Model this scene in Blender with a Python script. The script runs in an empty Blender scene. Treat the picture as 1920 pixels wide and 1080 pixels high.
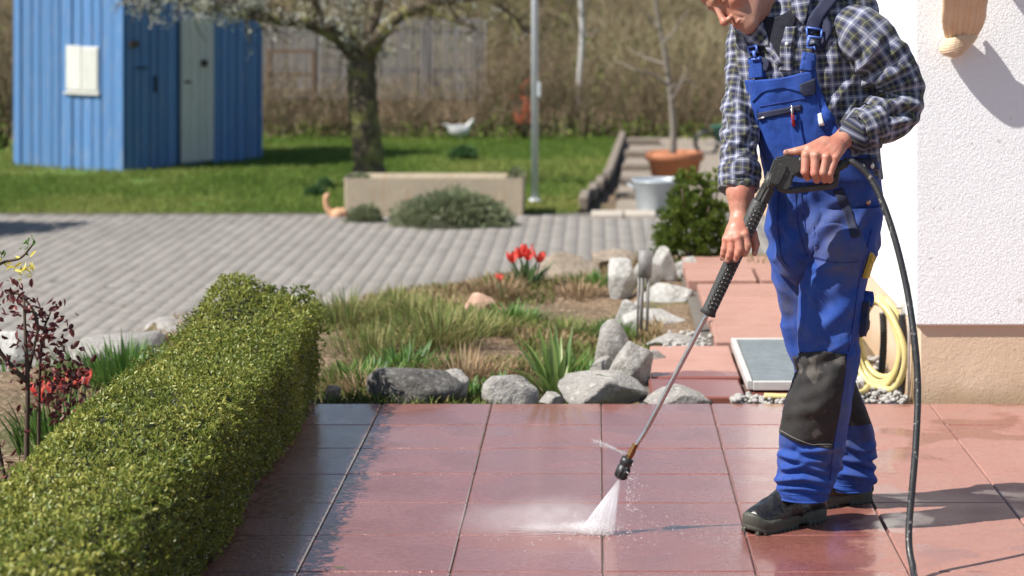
import bpy, bmesh, math, random
import numpy as np
from mathutils import Vector, Matrix
from mathutils.bvhtree import BVHTree

random.seed(7); rng = np.random.default_rng(7)
SC = bpy.context.scene
COL = SC.collection

# ------------------------------------------------------------------ camera
FPX, XV, YH, CH = 4352.0, 1118.0, -40.0, 1.553      # focal (px of 1920), principal point, eye height
cam_d = bpy.data.cameras.new('camera'); cam = bpy.data.objects.new('camera', cam_d); COL.objects.link(cam)
cam.location = (0, 0, CH); cam.rotation_euler = (math.radians(90), 0, 0)
cam_d.sensor_width = 36.0; cam_d.lens = FPX / 1920 * 36
cam_d.shift_x = (960 - XV) / 1920; cam_d.shift_y = -(540 - YH) / 1920
cam_d.clip_start = 0.1; cam_d.clip_end = 600
cam_d.dof.use_dof = True; cam_d.dof.focus_distance = 6.75; cam_d.dof.aperture_fstop = 4.0
SC.camera = cam
SC.render.resolution_x, SC.render.resolution_y = 1024, 576

# ------------------------------------------------------------------ light
SUN_TO = Vector((-0.922, -0.387, 0)) * math.cos(math.radians(48)) + Vector((0, 0, math.sin(math.radians(48))))
w = bpy.data.worlds.new('World'); SC.world = w; w.use_nodes = True
nt = w.node_tree; bgn = nt.nodes['Background']
sky = nt.nodes.new('ShaderNodeTexSky'); sky.sky_type = 'NISHITA'; sky.sun_disc = False
sky.sun_elevation = math.radians(48); sky.sun_rotation = math.atan2(SUN_TO.x, SUN_TO.y) % (2*math.pi)
sky.air_density = 1.0; sky.dust_density = 0.6; sky.ozone_density = 1.2
nt.links.new(sky.outputs[0], bgn.inputs[0]); bgn.inputs[1].default_value = 0.08
sun_d = bpy.data.lights.new('sun', 'SUN'); sun_d.energy = 4.9; sun_d.angle = math.radians(0.5); sun_d.color = (1.0, 0.955, 0.885)
sun = bpy.data.objects.new('sun', sun_d); COL.objects.link(sun)
sun.rotation_euler = SUN_TO.to_track_quat('Z', 'Y').to_euler(); sun.location = (-6, -3, 8)
SC.view_settings.view_transform = 'Standard'; SC.view_settings.look = 'None'
SC.view_settings.exposure = 0.7; SC.view_settings.gamma = 1.0; SC.view_settings.use_curve_mapping = False
SC.render.engine = 'CYCLES'
SC.cycles.use_denoising = True
SC.cycles.max_bounces = 12; SC.cycles.transparent_max_bounces = 24
SC.cycles.volume_step_rate = 1.0; SC.cycles.volume_bounces = 8

# ------------------------------------------------------------------ geometry helpers
def W(x, y, Y):                     # photo pixel at depth Y -> world
    return Vector(((x - XV) * Y / FPX, Y, CH - (y - YH) * Y / FPX))
def G(x, y, z=0.0):                 # photo pixel on the level z -> world
    Y = FPX * (CH - z) / (y - YH)
    return Vector(((x - XV) * Y / FPX, Y, z))
def px(Y): return Y / FPX           # metres per photo pixel at depth Y

def np_mesh(name, V, F, mat=None, smooth=True, uv=None, attrs=None):
    V = np.asarray(V, dtype=np.float32).reshape(-1, 3)
    me = bpy.data.meshes.new(name)
    if isinstance(F, np.ndarray) and F.ndim == 2:
        n, k = F.shape
        me.vertices.add(len(V)); me.vertices.foreach_set('co', V.ravel())
        me.loops.add(n * k); me.loops.foreach_set('vertex_index', F.astype(np.int32).ravel())
        me.polygons.add(n)
        me.polygons.foreach_set('loop_start', np.arange(0, n * k, k, dtype=np.int32))
        me.update(calc_edges=True)
    else:
        me.from_pydata([tuple(map(float, v)) for v in V], [], [tuple(map(int, f)) for f in F]); me.update()
    if smooth:
        me.polygons.foreach_set('use_smooth', np.ones(len(me.polygons), dtype=bool))
    if attrs:
        for nm, a in attrs.items():
            a = np.asarray(a, dtype=np.float32)
            if a.ndim == 1:
                at = me.attributes.new(nm, 'FLOAT', 'POINT'); at.data.foreach_set('value', a)
            else:
                at = me.attributes.new(nm, 'FLOAT_VECTOR', 'POINT'); at.data.foreach_set('vector', a.ravel())
    for m in (mat if isinstance(mat, (list, tuple)) else [mat]):
        if m is not None: me.materials.append(m)
    return me

def link(name, me, parent=None):
    o = bpy.data.objects.new(name, me); COL.objects.link(o)
    if parent is not None:
        o.parent = parent
        if parent.type == 'EMPTY': o.matrix_parent_inverse = Matrix.Translation(-parent.location)
    return o
def tag(o, label=None, cat=None, group=None, kind=None):
    if label: o['label'] = label
    if cat: o['category'] = cat
    if group: o['group'] = group
    if kind: o['kind'] = kind
    return o
def empty(name, loc, label=None, cat=None, group=None):
    o = bpy.data.objects.new(name, None); COL.objects.link(o); o.location = Vector(loc); o.empty_display_size = .1
    return tag(o, label, cat, group)
def add(name, V, F, mat, parent=None, smooth=True, **k):
    return link(name, np_mesh(name, V, F, mat, smooth, **k), parent)
def copy_tree(o, parent=None):
    c = o.copy(); COL.objects.link(c)
    if parent is not None: c.parent = parent
    for ch in list(o.children): copy_tree(ch, c)
    return c

class MB:                            # collects pieces of ONE part
    def __init__(s): s.V = []; s.F = []; s.n = 0; s.A = []
    def put(s, V, F, a=0.0):
        V = np.asarray(V, dtype=np.float64).reshape(-1, 3)
        s.V.append(V); s.A.append(np.full(len(V), a))
        s.F += [tuple(int(i) + s.n for i in f) for f in F]; s.n += len(V); return s
    def box(s, c, size, rot=None, bev=0.0):
        hx, hy, hz = [x / 2 for x in size]; b = min(bev, hx * .9, hy * .9, hz * .9)
        if b <= 0:
            V = np.array([[sx * hx, sy * hy, sz * hz] for sz in (-1, 1) for sy in (-1, 1) for sx in (-1, 1)], float)
            F = [(0, 2, 3, 1), (4, 5, 7, 6), (0, 1, 5, 4), (2, 6, 7, 3), (0, 4, 6, 2), (1, 3, 7, 5)]
        else:
            bm = bmesh.new(); bmesh.ops.create_cube(bm, size=1)
            for v in bm.verts: v.co = Vector((v.co.x * 2 * hx, v.co.y * 2 * hy, v.co.z * 2 * hz))
            bmesh.ops.bevel(bm, geom=bm.edges[:], offset=b, segments=1, affect='EDGES', profile=.5)
            bm.verts.index_update(); V = np.array([v.co[:] for v in bm.verts]); F = [[v.index for v in f.verts] for f in bm.faces]; bm.free()
        if rot is not None: V = V @ np.array(rot.to_3x3() if hasattr(rot, 'to_3x3') else rot).T
        return s.put(V + np.array(c), F)
    def tube(s, pts, r, n=8, cap=True, flat=1.0, a=0.0):
        V, F = tube_geo(pts, r, n, cap, flat); return s.put(V, F, a)
    def prism(s, poly, axis_o, ex, ey, ez, t0, t1):
        """poly (2-D) in plane (ex,ey) at axis_o extruded along ez from t0 to t1"""
        n = len(poly); o = np.array(axis_o); ex, ey, ez = map(np.array, (ex, ey, ez))
        V = [o + ex * p[0] + ey * p[1] + ez * t for t in (t0, t1) for p in poly]
        F = [tuple(range(n))[::-1], tuple(range(n, 2 * n))] + [(i, (i + 1) % n, n + (i + 1) % n, n + i) for i in range(n)]
        return s.put(V, F)
    def build(s, name, mat, parent=None, smooth=False, rnd=False):
        V = np.concatenate(s.V)
        return add(name, V, s.F, mat, parent, smooth, attrs={'rnd': np.concatenate(s.A)} if rnd else None)

def frames(P):
    P = np.asarray(P, float); n = len(P)
    T = np.gradient(P, axis=0); T /= np.linalg.norm(T, axis=1)[:, None] + 1e-12
    up = np.array([0, 0, 1.]) if abs(T[0][2]) < .9 else np.array([1., 0, 0])
    A = np.zeros_like(P); a = np.cross(T[0], up); a /= np.linalg.norm(a); A[0] = a
    for i in range(1, n):
        a = A[i-1] - T[i] * np.dot(A[i-1], T[i]); A[i] = a / (np.linalg.norm(a) + 1e-12)
    return T, A, np.cross(T, A)
def tube_geo(pts, r, n=8, cap=True, flat=1.0):
    P = np.asarray([tuple(p) for p in pts], float); m = len(P)
    r = np.broadcast_to(np.asarray(r, float), (m,))
    T, A, B = frames(P); th = np.linspace(0, 2 * np.pi, n, endpoint=False)
    V = (P[:, None] + r[:, None, None] * (np.cos(th)[None, :, None] * A[:, None] + flat * np.sin(th)[None, :, None] * B[:, None])).reshape(-1, 3)
    F = [(i * n + j, i * n + (j + 1) % n, (i + 1) * n + (j + 1) % n, (i + 1) * n + j) for i in range(m - 1) for j in range(n)]
    if cap: F += [tuple(range(n))[::-1], tuple(range((m - 1) * n, m * n))]
    return V, F
def crom(pts, k=8):
    """Catmull-Rom through pts (any dimension)"""
    P = np.asarray([tuple(p) for p in pts], float); P = np.vstack([2 * P[0] - P[1], P, 2 * P[-1] - P[-2]])
    out = []
    for i in range(1, len(P) - 2):
        for t in np.linspace(0, 1, k, endpoint=False):
            a, b, c, d = P[i-1:i+3]
            out.append(.5 * ((2*b) + (-a + c) * t + (2*a - 5*b + 4*c - d) * t*t + (-a + 3*b - 3*c + d) * t**3))
    out.append(P[-2]); return np.array(out)

def vnoise(P, seed=0):
    """smooth value noise, P (N,3) -> [-1,1]"""
    P = np.asarray(P, float); i = np.floor(P).astype(np.int64); f = P - i; f = f * f * (3 - 2 * f)
    def h(a, b, c):
        x = (a * 374761393 + b * 668265263 + c * 2147483647 + seed * 974634777) & 0xFFFFFFFF
        x = ((x ^ (x >> 13)) * 1274126177) & 0xFFFFFFFF
        return ((x ^ (x >> 16)) & 0xFFFF) / 32767.5 - 1
    r = 0
    for dx in (0, 1):
        for dy in (0, 1):
            for dz in (0, 1):
                wgt = (f[:, 0] if dx else 1 - f[:, 0]) * (f[:, 1] if dy else 1 - f[:, 1]) * (f[:, 2] if dz else 1 - f[:, 2])
                r = r + wgt * h(i[:, 0] + dx, i[:, 1] + dy, i[:, 2] + dz)
    return r
def fbm(P, oct=4, seed=0):
    P = np.asarray(P, float); r = 0; a = 1.0
    for k in range(oct): r = r + a * vnoise(P * 2**k + 17.3 * k, seed + k); a *= .5
    return r
def sst(e0, e1, x):
    t = np.clip((x - e0) / (e1 - e0), 0, 1); return t * t * (3 - 2 * t)

# ---- signed-distance modelling
class SDF:
    def __init__(s, lo, hi, res):
        s.lo = np.array(lo, float); s.res = res
        s.n = np.ceil((np.array(hi) - s.lo) / res).astype(int) + 1
        s.D = np.full(tuple(s.n), 0.05, np.float32)
    def _blk(s, lo, hi):
        a = np.clip(np.floor((np.array(lo) - s.lo) / s.res).astype(int), 0, s.n); b = np.clip(np.ceil((np.array(hi) - s.lo) / s.res).astype(int) + 1, 0, s.n)
        if (b <= a).any(): return None, None
        sl = tuple(slice(a[i], b[i]) for i in range(3))
        ax = [(s.lo[i] + s.res * np.arange(a[i], b[i])).astype(np.float32) for i in range(3)]
        X = np.stack(np.meshgrid(*ax, indexing='ij'), -1); return sl, X
    def _mix(s, sl, d, k, sub):
        A = s.D[sl]
        if sub:
            d = -d
            if k > 0:
                h = np.clip(.5 - .5 * (A - d) / k, 0, 1); s.D[sl] = A * (1 - h) + d * h + k * h * (1 - h)
            else: s.D[sl] = np.maximum(A, d)
        elif k > 0:
            h = np.clip(.5 + .5 * (A - d) / k, 0, 1); s.D[sl] = A * (1 - h) + d * h - k * h * (1 - h)
        else: s.D[sl] = np.minimum(A, d)
    def cone(s, a, b, ra, rb, k=.006, sub=False):
        a, b = np.array(a, float), np.array(b, float); m = max(ra, rb) + k + 3 * s.res + .01
        sl, X = s._blk(np.minimum(a, b) - m, np.maximum(a, b) + m)
        if sl is None: return s
        ab = (b - a).astype(np.float32); t = np.clip(((X - a.astype(np.float32)) @ ab) / (ab @ ab + 1e-12), 0, 1)
        d = np.linalg.norm(X - (a.astype(np.float32) + t[..., None] * ab), axis=-1) - (ra + (rb - ra) * t)
        s._mix(sl, d, k, sub); return s
    def chain(s, pts, rs, k=.006):
        for i in range(len(pts) - 1): s.cone(pts[i], pts[i+1], rs[i], rs[i+1], k if i == 0 else min(k, .004))
        return s
    def ell(s, c, r, R=None, k=.006, sub=False):
        c = np.array(c, float); r = np.array(r, float); m = r.max() + k + 3 * s.res + .01
        sl, X = s._blk(c - m, c + m)
        if sl is None: return s
        Q = X - c.astype(np.float32)
        if R is not None: Q = Q @ np.array(R, dtype=np.float32).T     # rows of R = local axes
        k0 = np.linalg.norm(Q / r.astype(np.float32), axis=-1); k1 = np.linalg.norm(Q / (r * r).astype(np.float32), axis=-1)
        d = k0 * (k0 - 1) / (k1 + 1e-9); s._mix(sl, d, k, sub); return s
    def rbox(s, c, h, rad, R=None, k=.004, sub=False):
        c = np.array(c, float); h = np.array(h, float); m = np.linalg.norm(h) + k + 3 * s.res + .01
        sl, X = s._blk(c - m, c + m)
        if sl is None: return s
        Q = X - c.astype(np.float32)
        if R is not None: Q = Q @ np.array(R, dtype=np.float32).T
        q = np.abs(Q) - (h - rad).astype(np.float32)
        d = np.linalg.norm(np.maximum(q, 0), axis=-1) + np.minimum(q.max(-1), 0) - rad; s._mix(sl, d, k, sub); return s
    def mesh(s):
        D = s.D; ins = D < 0
        c = np.zeros(tuple(s.n - 1), np.int8)
        for a in (0, 1):
            for b in (0, 1):
                for e in (0, 1):
                    c += ins[a:s.n[0]-1+a, b:s.n[1]-1+b, e:s.n[2]-1+e]
        act = (c > 0) & (c < 8); I = np.argwhere(act); ids = np.full(act.shape, -1, np.int64); ids[act] = np.arange(len(I))
        acc = np.zeros((len(I), 3)); cnt = np.zeros(len(I))
        cor = [np.array([a, b, e]) for a in (0, 1) for b in (0, 1) for e in (0, 1)]
        for p in range(8):
            for q in range(p + 1, 8):
                if np.abs(cor[p] - cor[q]).sum() != 1: continue
                d0 = D[tuple((I + cor[p]).T)]; d1 = D[tuple((I + cor[q]).T)]; cr = (d0 < 0) != (d1 < 0)
                t = np.where(cr, d0 / np.where(cr, d0 - d1, 1), 0)
                acc += np.where(cr[:, None], cor[p] + t[:, None] * (cor[q] - cor[p]), 0); cnt += cr
        V = s.lo + s.res * (I + acc / cnt[:, None])
        Fs = []
        for ax in range(3):
            u, v = (ax + 1) % 3, (ax + 2) % 3
            sl0 = [slice(1, -1)] * 3; sl0[ax] = slice(0, -1); sl1 = [slice(1, -1)] * 3; sl1[ax] = slice(1, None)
            a, b = ins[tuple(sl0)], ins[tuple(sl1)]
            J = np.argwhere(a != b); flip = b[tuple(J.T)]
            off = np.ones(3, int); off[ax] = 0; J = J + off
            def g(du, dv):
                K = J.copy(); K[:, u] -= du; K[:, v] -= dv; return ids[tuple(K.T)]
            Q = np.stack([g(1, 1), g(0, 1), g(0, 0), g(1, 0)], 1); Q[flip] = Q[flip][:, ::-1]; Fs.append(Q)
        F = np.concatenate(Fs); F = F[(F >= 0).all(1)]
        return V, F

# ------------------------------------------------------------------ materials
class NT:
    def __init__(s, name):
        s.m = bpy.data.materials.new(name); s.m.use_nodes = True; s.t = s.m.node_tree
        s.b = s.t.nodes['Principled BSDF']; s.out = s.t.nodes['Material Output']
    def n(s, typ, **k):
        nd = s.t.nodes.new(typ)
        for a, v in k.items():
            if a == 'i':
                for kk, vv in v.items(): s.set(nd.inputs[kk], vv)
            else: setattr(nd, a, v)
        return nd
    def set(s, inp, v):
        if hasattr(v, 'is_linked') or isinstance(v, bpy.types.NodeSocket): s.t.links.new(v, inp)
        elif isinstance(v, (tuple, list)) and len(v) == 3 and inp.type == 'RGBA': inp.default_value = (*v, 1)
        else: inp.default_value = v
    def pos(s):
        return s.n('ShaderNodeNewGeometry').outputs['Position']
    def uv(s, nm): return s.n('ShaderNodeAttribute', attribute_name=nm).outputs['Vector']
    def attr(s, nm): return s.n('ShaderNodeAttribute', attribute_name=nm).outputs['Fac']
    def scale(s, v, sc): return s.n('ShaderNodeVectorMath', operation='MULTIPLY', i={0: v, 1: sc}).outputs[0]
    def noise(s, v, scale, detail=4, rough=.55, dist=0.0):
        return s.n('ShaderNodeTexNoise', i={'Vector': v, 'Scale': scale, 'Detail': detail, 'Roughness': rough, 'Distortion': dist}).outputs[0]
    def vor(s, v, scale, feature='F1', out=0, rnd=1.0):
        nd = s.n('ShaderNodeTexVoronoi', feature=feature, i={'Vector': v, 'Scale': scale, 'Randomness': rnd}); return nd.outputs[out]
    def ramp(s, f, *stops):
        nd = s.n('ShaderNodeValToRGB', i={0: f}); e = nd.color_ramp.elements
        while len(e) < len(stops): e.new(.5)
        for k, (p, c) in enumerate(stops):
            e[k].position = p; e[k].color = (*c, 1) if isinstance(c, (tuple, list)) else (c, c, c, 1)
        return nd.outputs[0]
    def mix(s, f, a, b, bt='MIX'):
        nd = s.n('ShaderNodeMix', data_type='RGBA', blend_type=bt)
        s.set(nd.inputs[0], f); s.set(nd.inputs[6], a); s.set(nd.inputs[7], b); return nd.outputs[2]
    def math(s, op, a, b=0.0, clamp=False):
        nd = s.n('ShaderNodeMath', operation=op, use_clamp=clamp); s.set(nd.inputs[0], a); s.set(nd.inputs[1], b); return nd.outputs[0]
    def mrange(s, v, a, b, c=0.0, d=1.0):
        return s.n('ShaderNodeMapRange', interpolation_type='SMOOTHSTEP', i={0: v, 1: a, 2: b, 3: c, 4: d}).outputs[0]
    def bump(s, h, strength=.5, dist=.01, prev=None):
        nd = s.n('ShaderNodeBump', i={'Height': h, 'Strength': strength, 'Distance': dist})
        if prev is not None: s.set(nd.inputs['Normal'], prev)
        return nd.outputs[0]
    def fin(s, color=None, rough=None, normal=None, metal=None, spec=None, **k):
        for nm, v in (('Base Color', color), ('Roughness', rough), ('Normal', normal), ('Metallic', metal), ('Specular IOR Level', spec)):
            if v is not None: s.set(s.b.inputs[nm], v)
        for nm, v in k.items(): s.set(s.b.inputs[nm.replace('_', ' ')], v)
        return s.m

def simple(name, c1, c2=None, scale=6, rough=.6, bump=0.0, bscale=None, metal=0.0, spec=.5, detail=6, speck=None, stretch=(1, 1, 1), objrnd=0.0, **k):
    """noise-mottled surface: two colours, fine bump, optional specks"""
    t = NT(name); p = t.pos()
    ps = t.scale(p, stretch) if stretch != (1, 1, 1) else p
    c2 = c2 or tuple(x * .7 for x in c1)
    f = t.ramp(t.noise(ps, scale, detail), (.3, 0.0), (.7, 1.0)); col = t.mix(f, c1, c2)
    col = t.mix(t.math('MULTIPLY', t.noise(ps, scale * 9, 3), .35), col, tuple(x * .55 for x in c1))
    if speck: col = t.mix(t.ramp(t.noise(p, speck[0], 2), (speck[1], 0.0), (speck[1] + .06, 1.0)), col, speck[2])
    if objrnd:
        r = t.n('ShaderNodeObjectInfo').outputs['Random']
        col = t.mix(t.math('MULTIPLY', r, objrnd), col, tuple(x * .35 for x in c1))
    nrm = t.bump(t.noise(ps, bscale or scale * 8, 5), 1.0, bump) if bump else None
    return t.fin(col, t.mrange(t.noise(p, scale * 3, 3), .2, .8, max(rough - .1, .02), min(rough + .1, 1)), nrm, metal, spec, **k)

def leafmat(name, dark, mid, light, trans=.35, rough=.45, spec=.4):
    """leaf colours run by a per-leaf random attribute"""
    t = NT(name); r = t.attr('rnd')
    col = t.ramp(r, (0.0, dark), (.5, mid), (.95, light))
    t.fin(col, rough, None, 0.0, spec)
    tr = t.n('ShaderNodeBsdfTranslucent', i={0: t.mix(.6, col, light)})
    mx = t.n('ShaderNodeMixShader', i={0: trans}); t.t.links.new(t.b.outputs[0], mx.inputs[1]); t.t.links.new(tr.outputs[0], mx.inputs[2])
    t.t.links.new(mx.outputs[0], t.out.inputs['Surface']); return t.m

def leaves_geo(C, D, Nn, L, Wd, fold=.25):
    """C centres, D along leaf, Nn normal hints, L length, Wd width -> 6-vert folded leaves (2 quads each)"""
    D = D / (np.linalg.norm(D, axis=1)[:, None] + 1e-9); S = np.cross(D, Nn); S /= np.linalg.norm(S, axis=1)[:, None] + 1e-9
    U = np.cross(S, D); L = np.broadcast_to(L, len(C))[:, None]; Wd = np.broadcast_to(Wd, len(C))[:, None]
    b = C; tip = C + D * L - U * L * .12; m1 = C + D * L * .35; m2 = C + D * L * .75
    e1 = m1 + S * Wd * .5 + U * Wd * fold; e2 = m1 - S * Wd * .5 + U * Wd * fold
    V = np.stack([b, e1, m2 + S * Wd * .38 + U * Wd * fold * .7, tip, m2 - S * Wd * .38 + U * Wd * fold * .7, e2], 1).reshape(-1, 3)
    k = np.arange(len(C))[:, None] * 6
    F = np.concatenate([k + np.array([[0, 1, 2, 3]]), k + np.array([[0, 3, 4, 5]])])
    return V, F
def rdir(n, g=None):
    v = (g or rng).normal(size=(n, 3)); return v / np.linalg.norm(v, axis=1)[:, None]
# ================================================================== SETTING
# ---- terrain
CX = [-30, -3.2, -2.35, -2.1, -1.3, -.4, .1, .8, 3, 30]; CY = [6.0, 7.2, 9.5, 11.0, 11.9, 13.3, 13.8, 14.4, 15, 16]
def zg(X, Y):
    X = np.asarray(X, float); Y = np.asarray(Y, float)
    P = np.stack([X, Y, 0 * X], -1).reshape(-1, 3)
    n = (fbm(P * 1.3, 4, 3)).reshape(X.shape)
    zb = -.045 - .018 * (Y - 8.5) + .035 * n
    zb = np.where((Y < 8.52) & (X > -1.5), -.075 + 0 * zb, zb)
    zb = np.where((X > .2) & (Y < 13.5), -.05 + .006 * n, zb)
    dr = sst(0, .7, Y - np.interp(X, CX, CY))
    z = zb * (1 - dr) + (-.985 + .01 * n * (Y > 24.6)) * dr
    return z + 2.9 * sst(37.5, 52, Y) * (1 + .12 * n)
gx = np.concatenate([[-200, -80, -40, -24], np.arange(-16, -3, .5), np.arange(-3, 2, .06), np.arange(2, 10, .5), [14, 30, 80, 200]])
gy = np.concatenate([[-20, 0, 3], np.arange(4, 16, .06), np.arange(16, 60, .5), [75, 110, 200, 400]])
XX, YY = np.meshgrid(gx, gy, indexing='xy'); ZZ = zg(XX, YY)
nx, ny = len(gx), len(gy); ii = (np.arange(ny - 1)[:, None] * nx + np.arange(nx - 1)[None]).ravel()
t = NT('soil'); p = t.pos()
c = t.mix(t.ramp(t.noise(p, 3, 6), (.35, 0.0), (.65, 1.0)), (.20, .135, .085), (.115, .08, .05))
c = t.mix(t.ramp(t.noise(p, 38, 4), (.52, 0.0), (.62, 1.0)), c, (.30, .225, .15))
c = t.mix(t.ramp(t.noise(p, 1.1, 4), (.52, 0.0), (.66, .7)), c, (.06, .085, .025))
soil = t.fin(c, .95, t.bump(t.noise(p, 30, 6), 1.0, .03), spec=.2)
tag(add('ground', np.stack([XX, YY, ZZ], -1).reshape(-1, 3), np.stack([ii, ii + 1, ii + nx + 1, ii + nx], 1), soil), kind='structure')

# ---- driveway of small concrete pavers
def paver_mat(name, byobj):
    t = NT(name); p = t.pos(); r = t.n('ShaderNodeObjectInfo').outputs['Random'] if byobj else t.attr('rnd')
    c = t.mix(t.ramp(t.noise(p, .9, 5), (.3, 0.0), (.7, 1.0)), (.265, .245, .222), (.225, .205, .186))
    c = t.mix(t.math('MULTIPLY', r, .55), c, (.15, .135, .12)); c = t.mix(t.math('MULTIPLY', t.noise(p, 60, 4), .4), c, (.30, .28, .25))
    c = t.mix(t.ramp(t.noise(p, .35, 3), (.55, 0.0), (.7, .4)), c, (.16, .15, .13)); return t.fin(c, .9, t.bump(t.noise(p, 90, 4), .8, .002), spec=.2)
M_paver = paver_mat('paver_concrete', True); M_paver2 = paver_mat('paver_concrete_far', False)
M_joint = simple('joint_sand', (.165, .15, .13), None, 20, .95, .004, 60, spec=.1)
DZ = -.945
def paver_geo(w, l, h, b=.006):
    a, c = w / 2, l / 2
    V = [(-a, -c, 0), (a, -c, 0), (a, c, 0), (-a, c, 0), (-a, -c, h - b), (a, -c, h - b), (a, c, h - b), (-a, c, h - b),
         (-a + b, -c + b, h), (a - b, -c + b, h), (a - b, c - b, h), (-a + b, c - b, h)]
    F = [(0, 1, 5, 4), (1, 2, 6, 5), (2, 3, 7, 6), (3, 0, 4, 7), (4, 5, 9, 8), (5, 6, 10, 9), (6, 7, 11, 10), (7, 4, 8, 11), (8, 9, 10, 11)]
    return np.array(V, float), np.array(F)
dx = np.array([-16, 3.4]); bed = [(-16, 8, DZ + .0165), (3.4, 8, DZ + .0165), (3.4, 24.6, DZ + .0165), (-16, 24.6, DZ + .0165)]
drive = tag(add('driveway', bed, [(0, 1, 2, 3)], M_joint), kind='structure')
pv, pf = paver_geo(.1252, .2465, .05, .002)
pm_ = np_mesh('paver', pv - [0, 0, .03], pf, M_paver, smooth=False)
cells = []
for i in range(int(14 / .13)):
    x = -10.9 + i * .13
    for j in range(62):
        y = 9.0 + j * .258 + (.129 if i % 2 else 0)
        if y > 24.35 or y < np.interp(x, CX, CY) + .78: continue
        cells.append((x, y))
def inview(x, y):
    q = XV + x / y * FPX, YH + (CH - DZ) / y * FPX
    return -5 < q[0] < 660 and 420 < q[1] < 700 and not (q[0] > 330 and q[1] > 640)
near = sorted([c for c in cells if inview(*c)], key=lambda c: c[1])[:300]; nearset = set(near)
for (x, y) in near:
    o = link('paver', pm_, drive); o.location = (x, y, DZ + random.uniform(-.003, .002)); o.rotation_euler = (random.gauss(0, .008), random.gauss(0, .008), random.gauss(0, .006))
rest = [c for c in cells if c not in nearset]
V = np.concatenate([pv - [0, 0, .03] + [x, y, DZ + random.uniform(-.003, .002)] for x, y in rest]); F = np.concatenate([pf + 12 * k for k in range(len(rest))])
tag(add('paver_field', V, F, M_paver2, drive, smooth=False, attrs={'rnd': np.repeat(rng.uniform(0, 1, len(rest)), 12)}), kind='stuff')

# ---- lawn sheet and its grass
t = NT('lawn'); p = t.pos()
c = t.mix(t.ramp(t.noise(p, .9, 5), (.35, 0.0), (.65, 1.0)), (.08, .15, .024), (.13, .19, .04))
c = t.mix(t.ramp(t.noise(p, .55, 3, dist=.5), (.62, 0.0), (.72, .8)), c, (.17, .13, .07))
lawnm = t.fin(t.mix(t.ramp(t.noise(p, 30, 4), (.45, 0.0), (.6, .8)), c, (.065, .125, .018)), .9, t.bump(t.noise(p, 25, 5), 1.0, .05), spec=.2)
lx = np.linspace(-15.5, .42, 90); ly = np.linspace(24.55, 36.6, 70); LX, LY = np.meshgrid(lx, ly)
def lawn_right(Y): return np.interp(Y, [24.5, 26, 28.3, 36.6], [-.25, -.1, .1, .40])
LX = -15.5 + (LX + 15.5) / 15.92 * (lawn_right(LY) + 15.5)
LZ = -.955 + .008 * fbm(np.stack([LX, LY, 0 * LX], -1).reshape(-1, 3) * .8, 3, 9).reshape(LX.shape)
k = (np.arange(69)[:, None] * 90 + np.arange(89)).ravel()
tag(add('lawn', np.stack([LX, LY, LZ], -1).reshape(-1, 3), np.stack([k, k + 1, k + 91, k + 90], 1), lawnm), kind='structure')
def blades(C, H, Wd, lean, g, seg=1):
    n = len(C); a = g.uniform(0, 2 * np.pi, n); ld = np.stack([np.cos(a), np.sin(a), 0 * a], 1) * (lean * g.uniform(.2, 1, n))[:, None]
    b = g.uniform(0, 2 * np.pi, n); s = np.stack([np.cos(b), np.sin(b), 0 * b], 1) * (Wd / 2)
    H = np.broadcast_to(H, n)[:, None] * g.uniform(.5, 1.15, n)[:, None]; up = np.array([0, 0, 1.])
    m = C + up * H * .55 + ld * H * .35; tp = C + up * H * .9 + ld * H
    V = np.stack([C - s, C + s, m + s * .8, m - s * .8, tp], 1).reshape(-1, 3); k = np.arange(n)[:, None] * 5
    F = np.concatenate([k + np.array([[0, 1, 2]]), k + np.array([[0, 2, 3]]), k + np.array([[3, 2, 4]])])
    return V, F, np.repeat(g.uniform(0, 1, n), 5)
M_grass = leafmat('grass_blade', (.065, .135, .018), (.13, .21, .034), (.29, .30, .09), .4, .6, .2)
n = 85000; gy_ = 24.5 + 12 * rng.uniform(0, 1, n) ** 1.25; gxl = np.maximum(-8.5, -gy_ * .27); gxx = gxl + rng.uniform(0, 1, n) * (lawn_right(gy_) - gxl)
keep = vnoise(np.stack([gxx * .9, gy_ * .9, 0 * gxx], 1), 21) > -.80
C = np.stack([gxx, gy_, np.full(n, -.96)], 1)[keep]
V, F, R = blades(C, .075, .014, .6, rng)
R = np.clip(R * .6 + np.repeat(.22 + .45 * fbm(C * [.7, .7, 0], 3, 33), 5), 0, 1)
tag(add('lawn_grass', V, F, M_grass, smooth=False, attrs={'rnd': R}), 'short green grass covering the lawn around the shed and tree', 'grass', kind='stuff')

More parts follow.
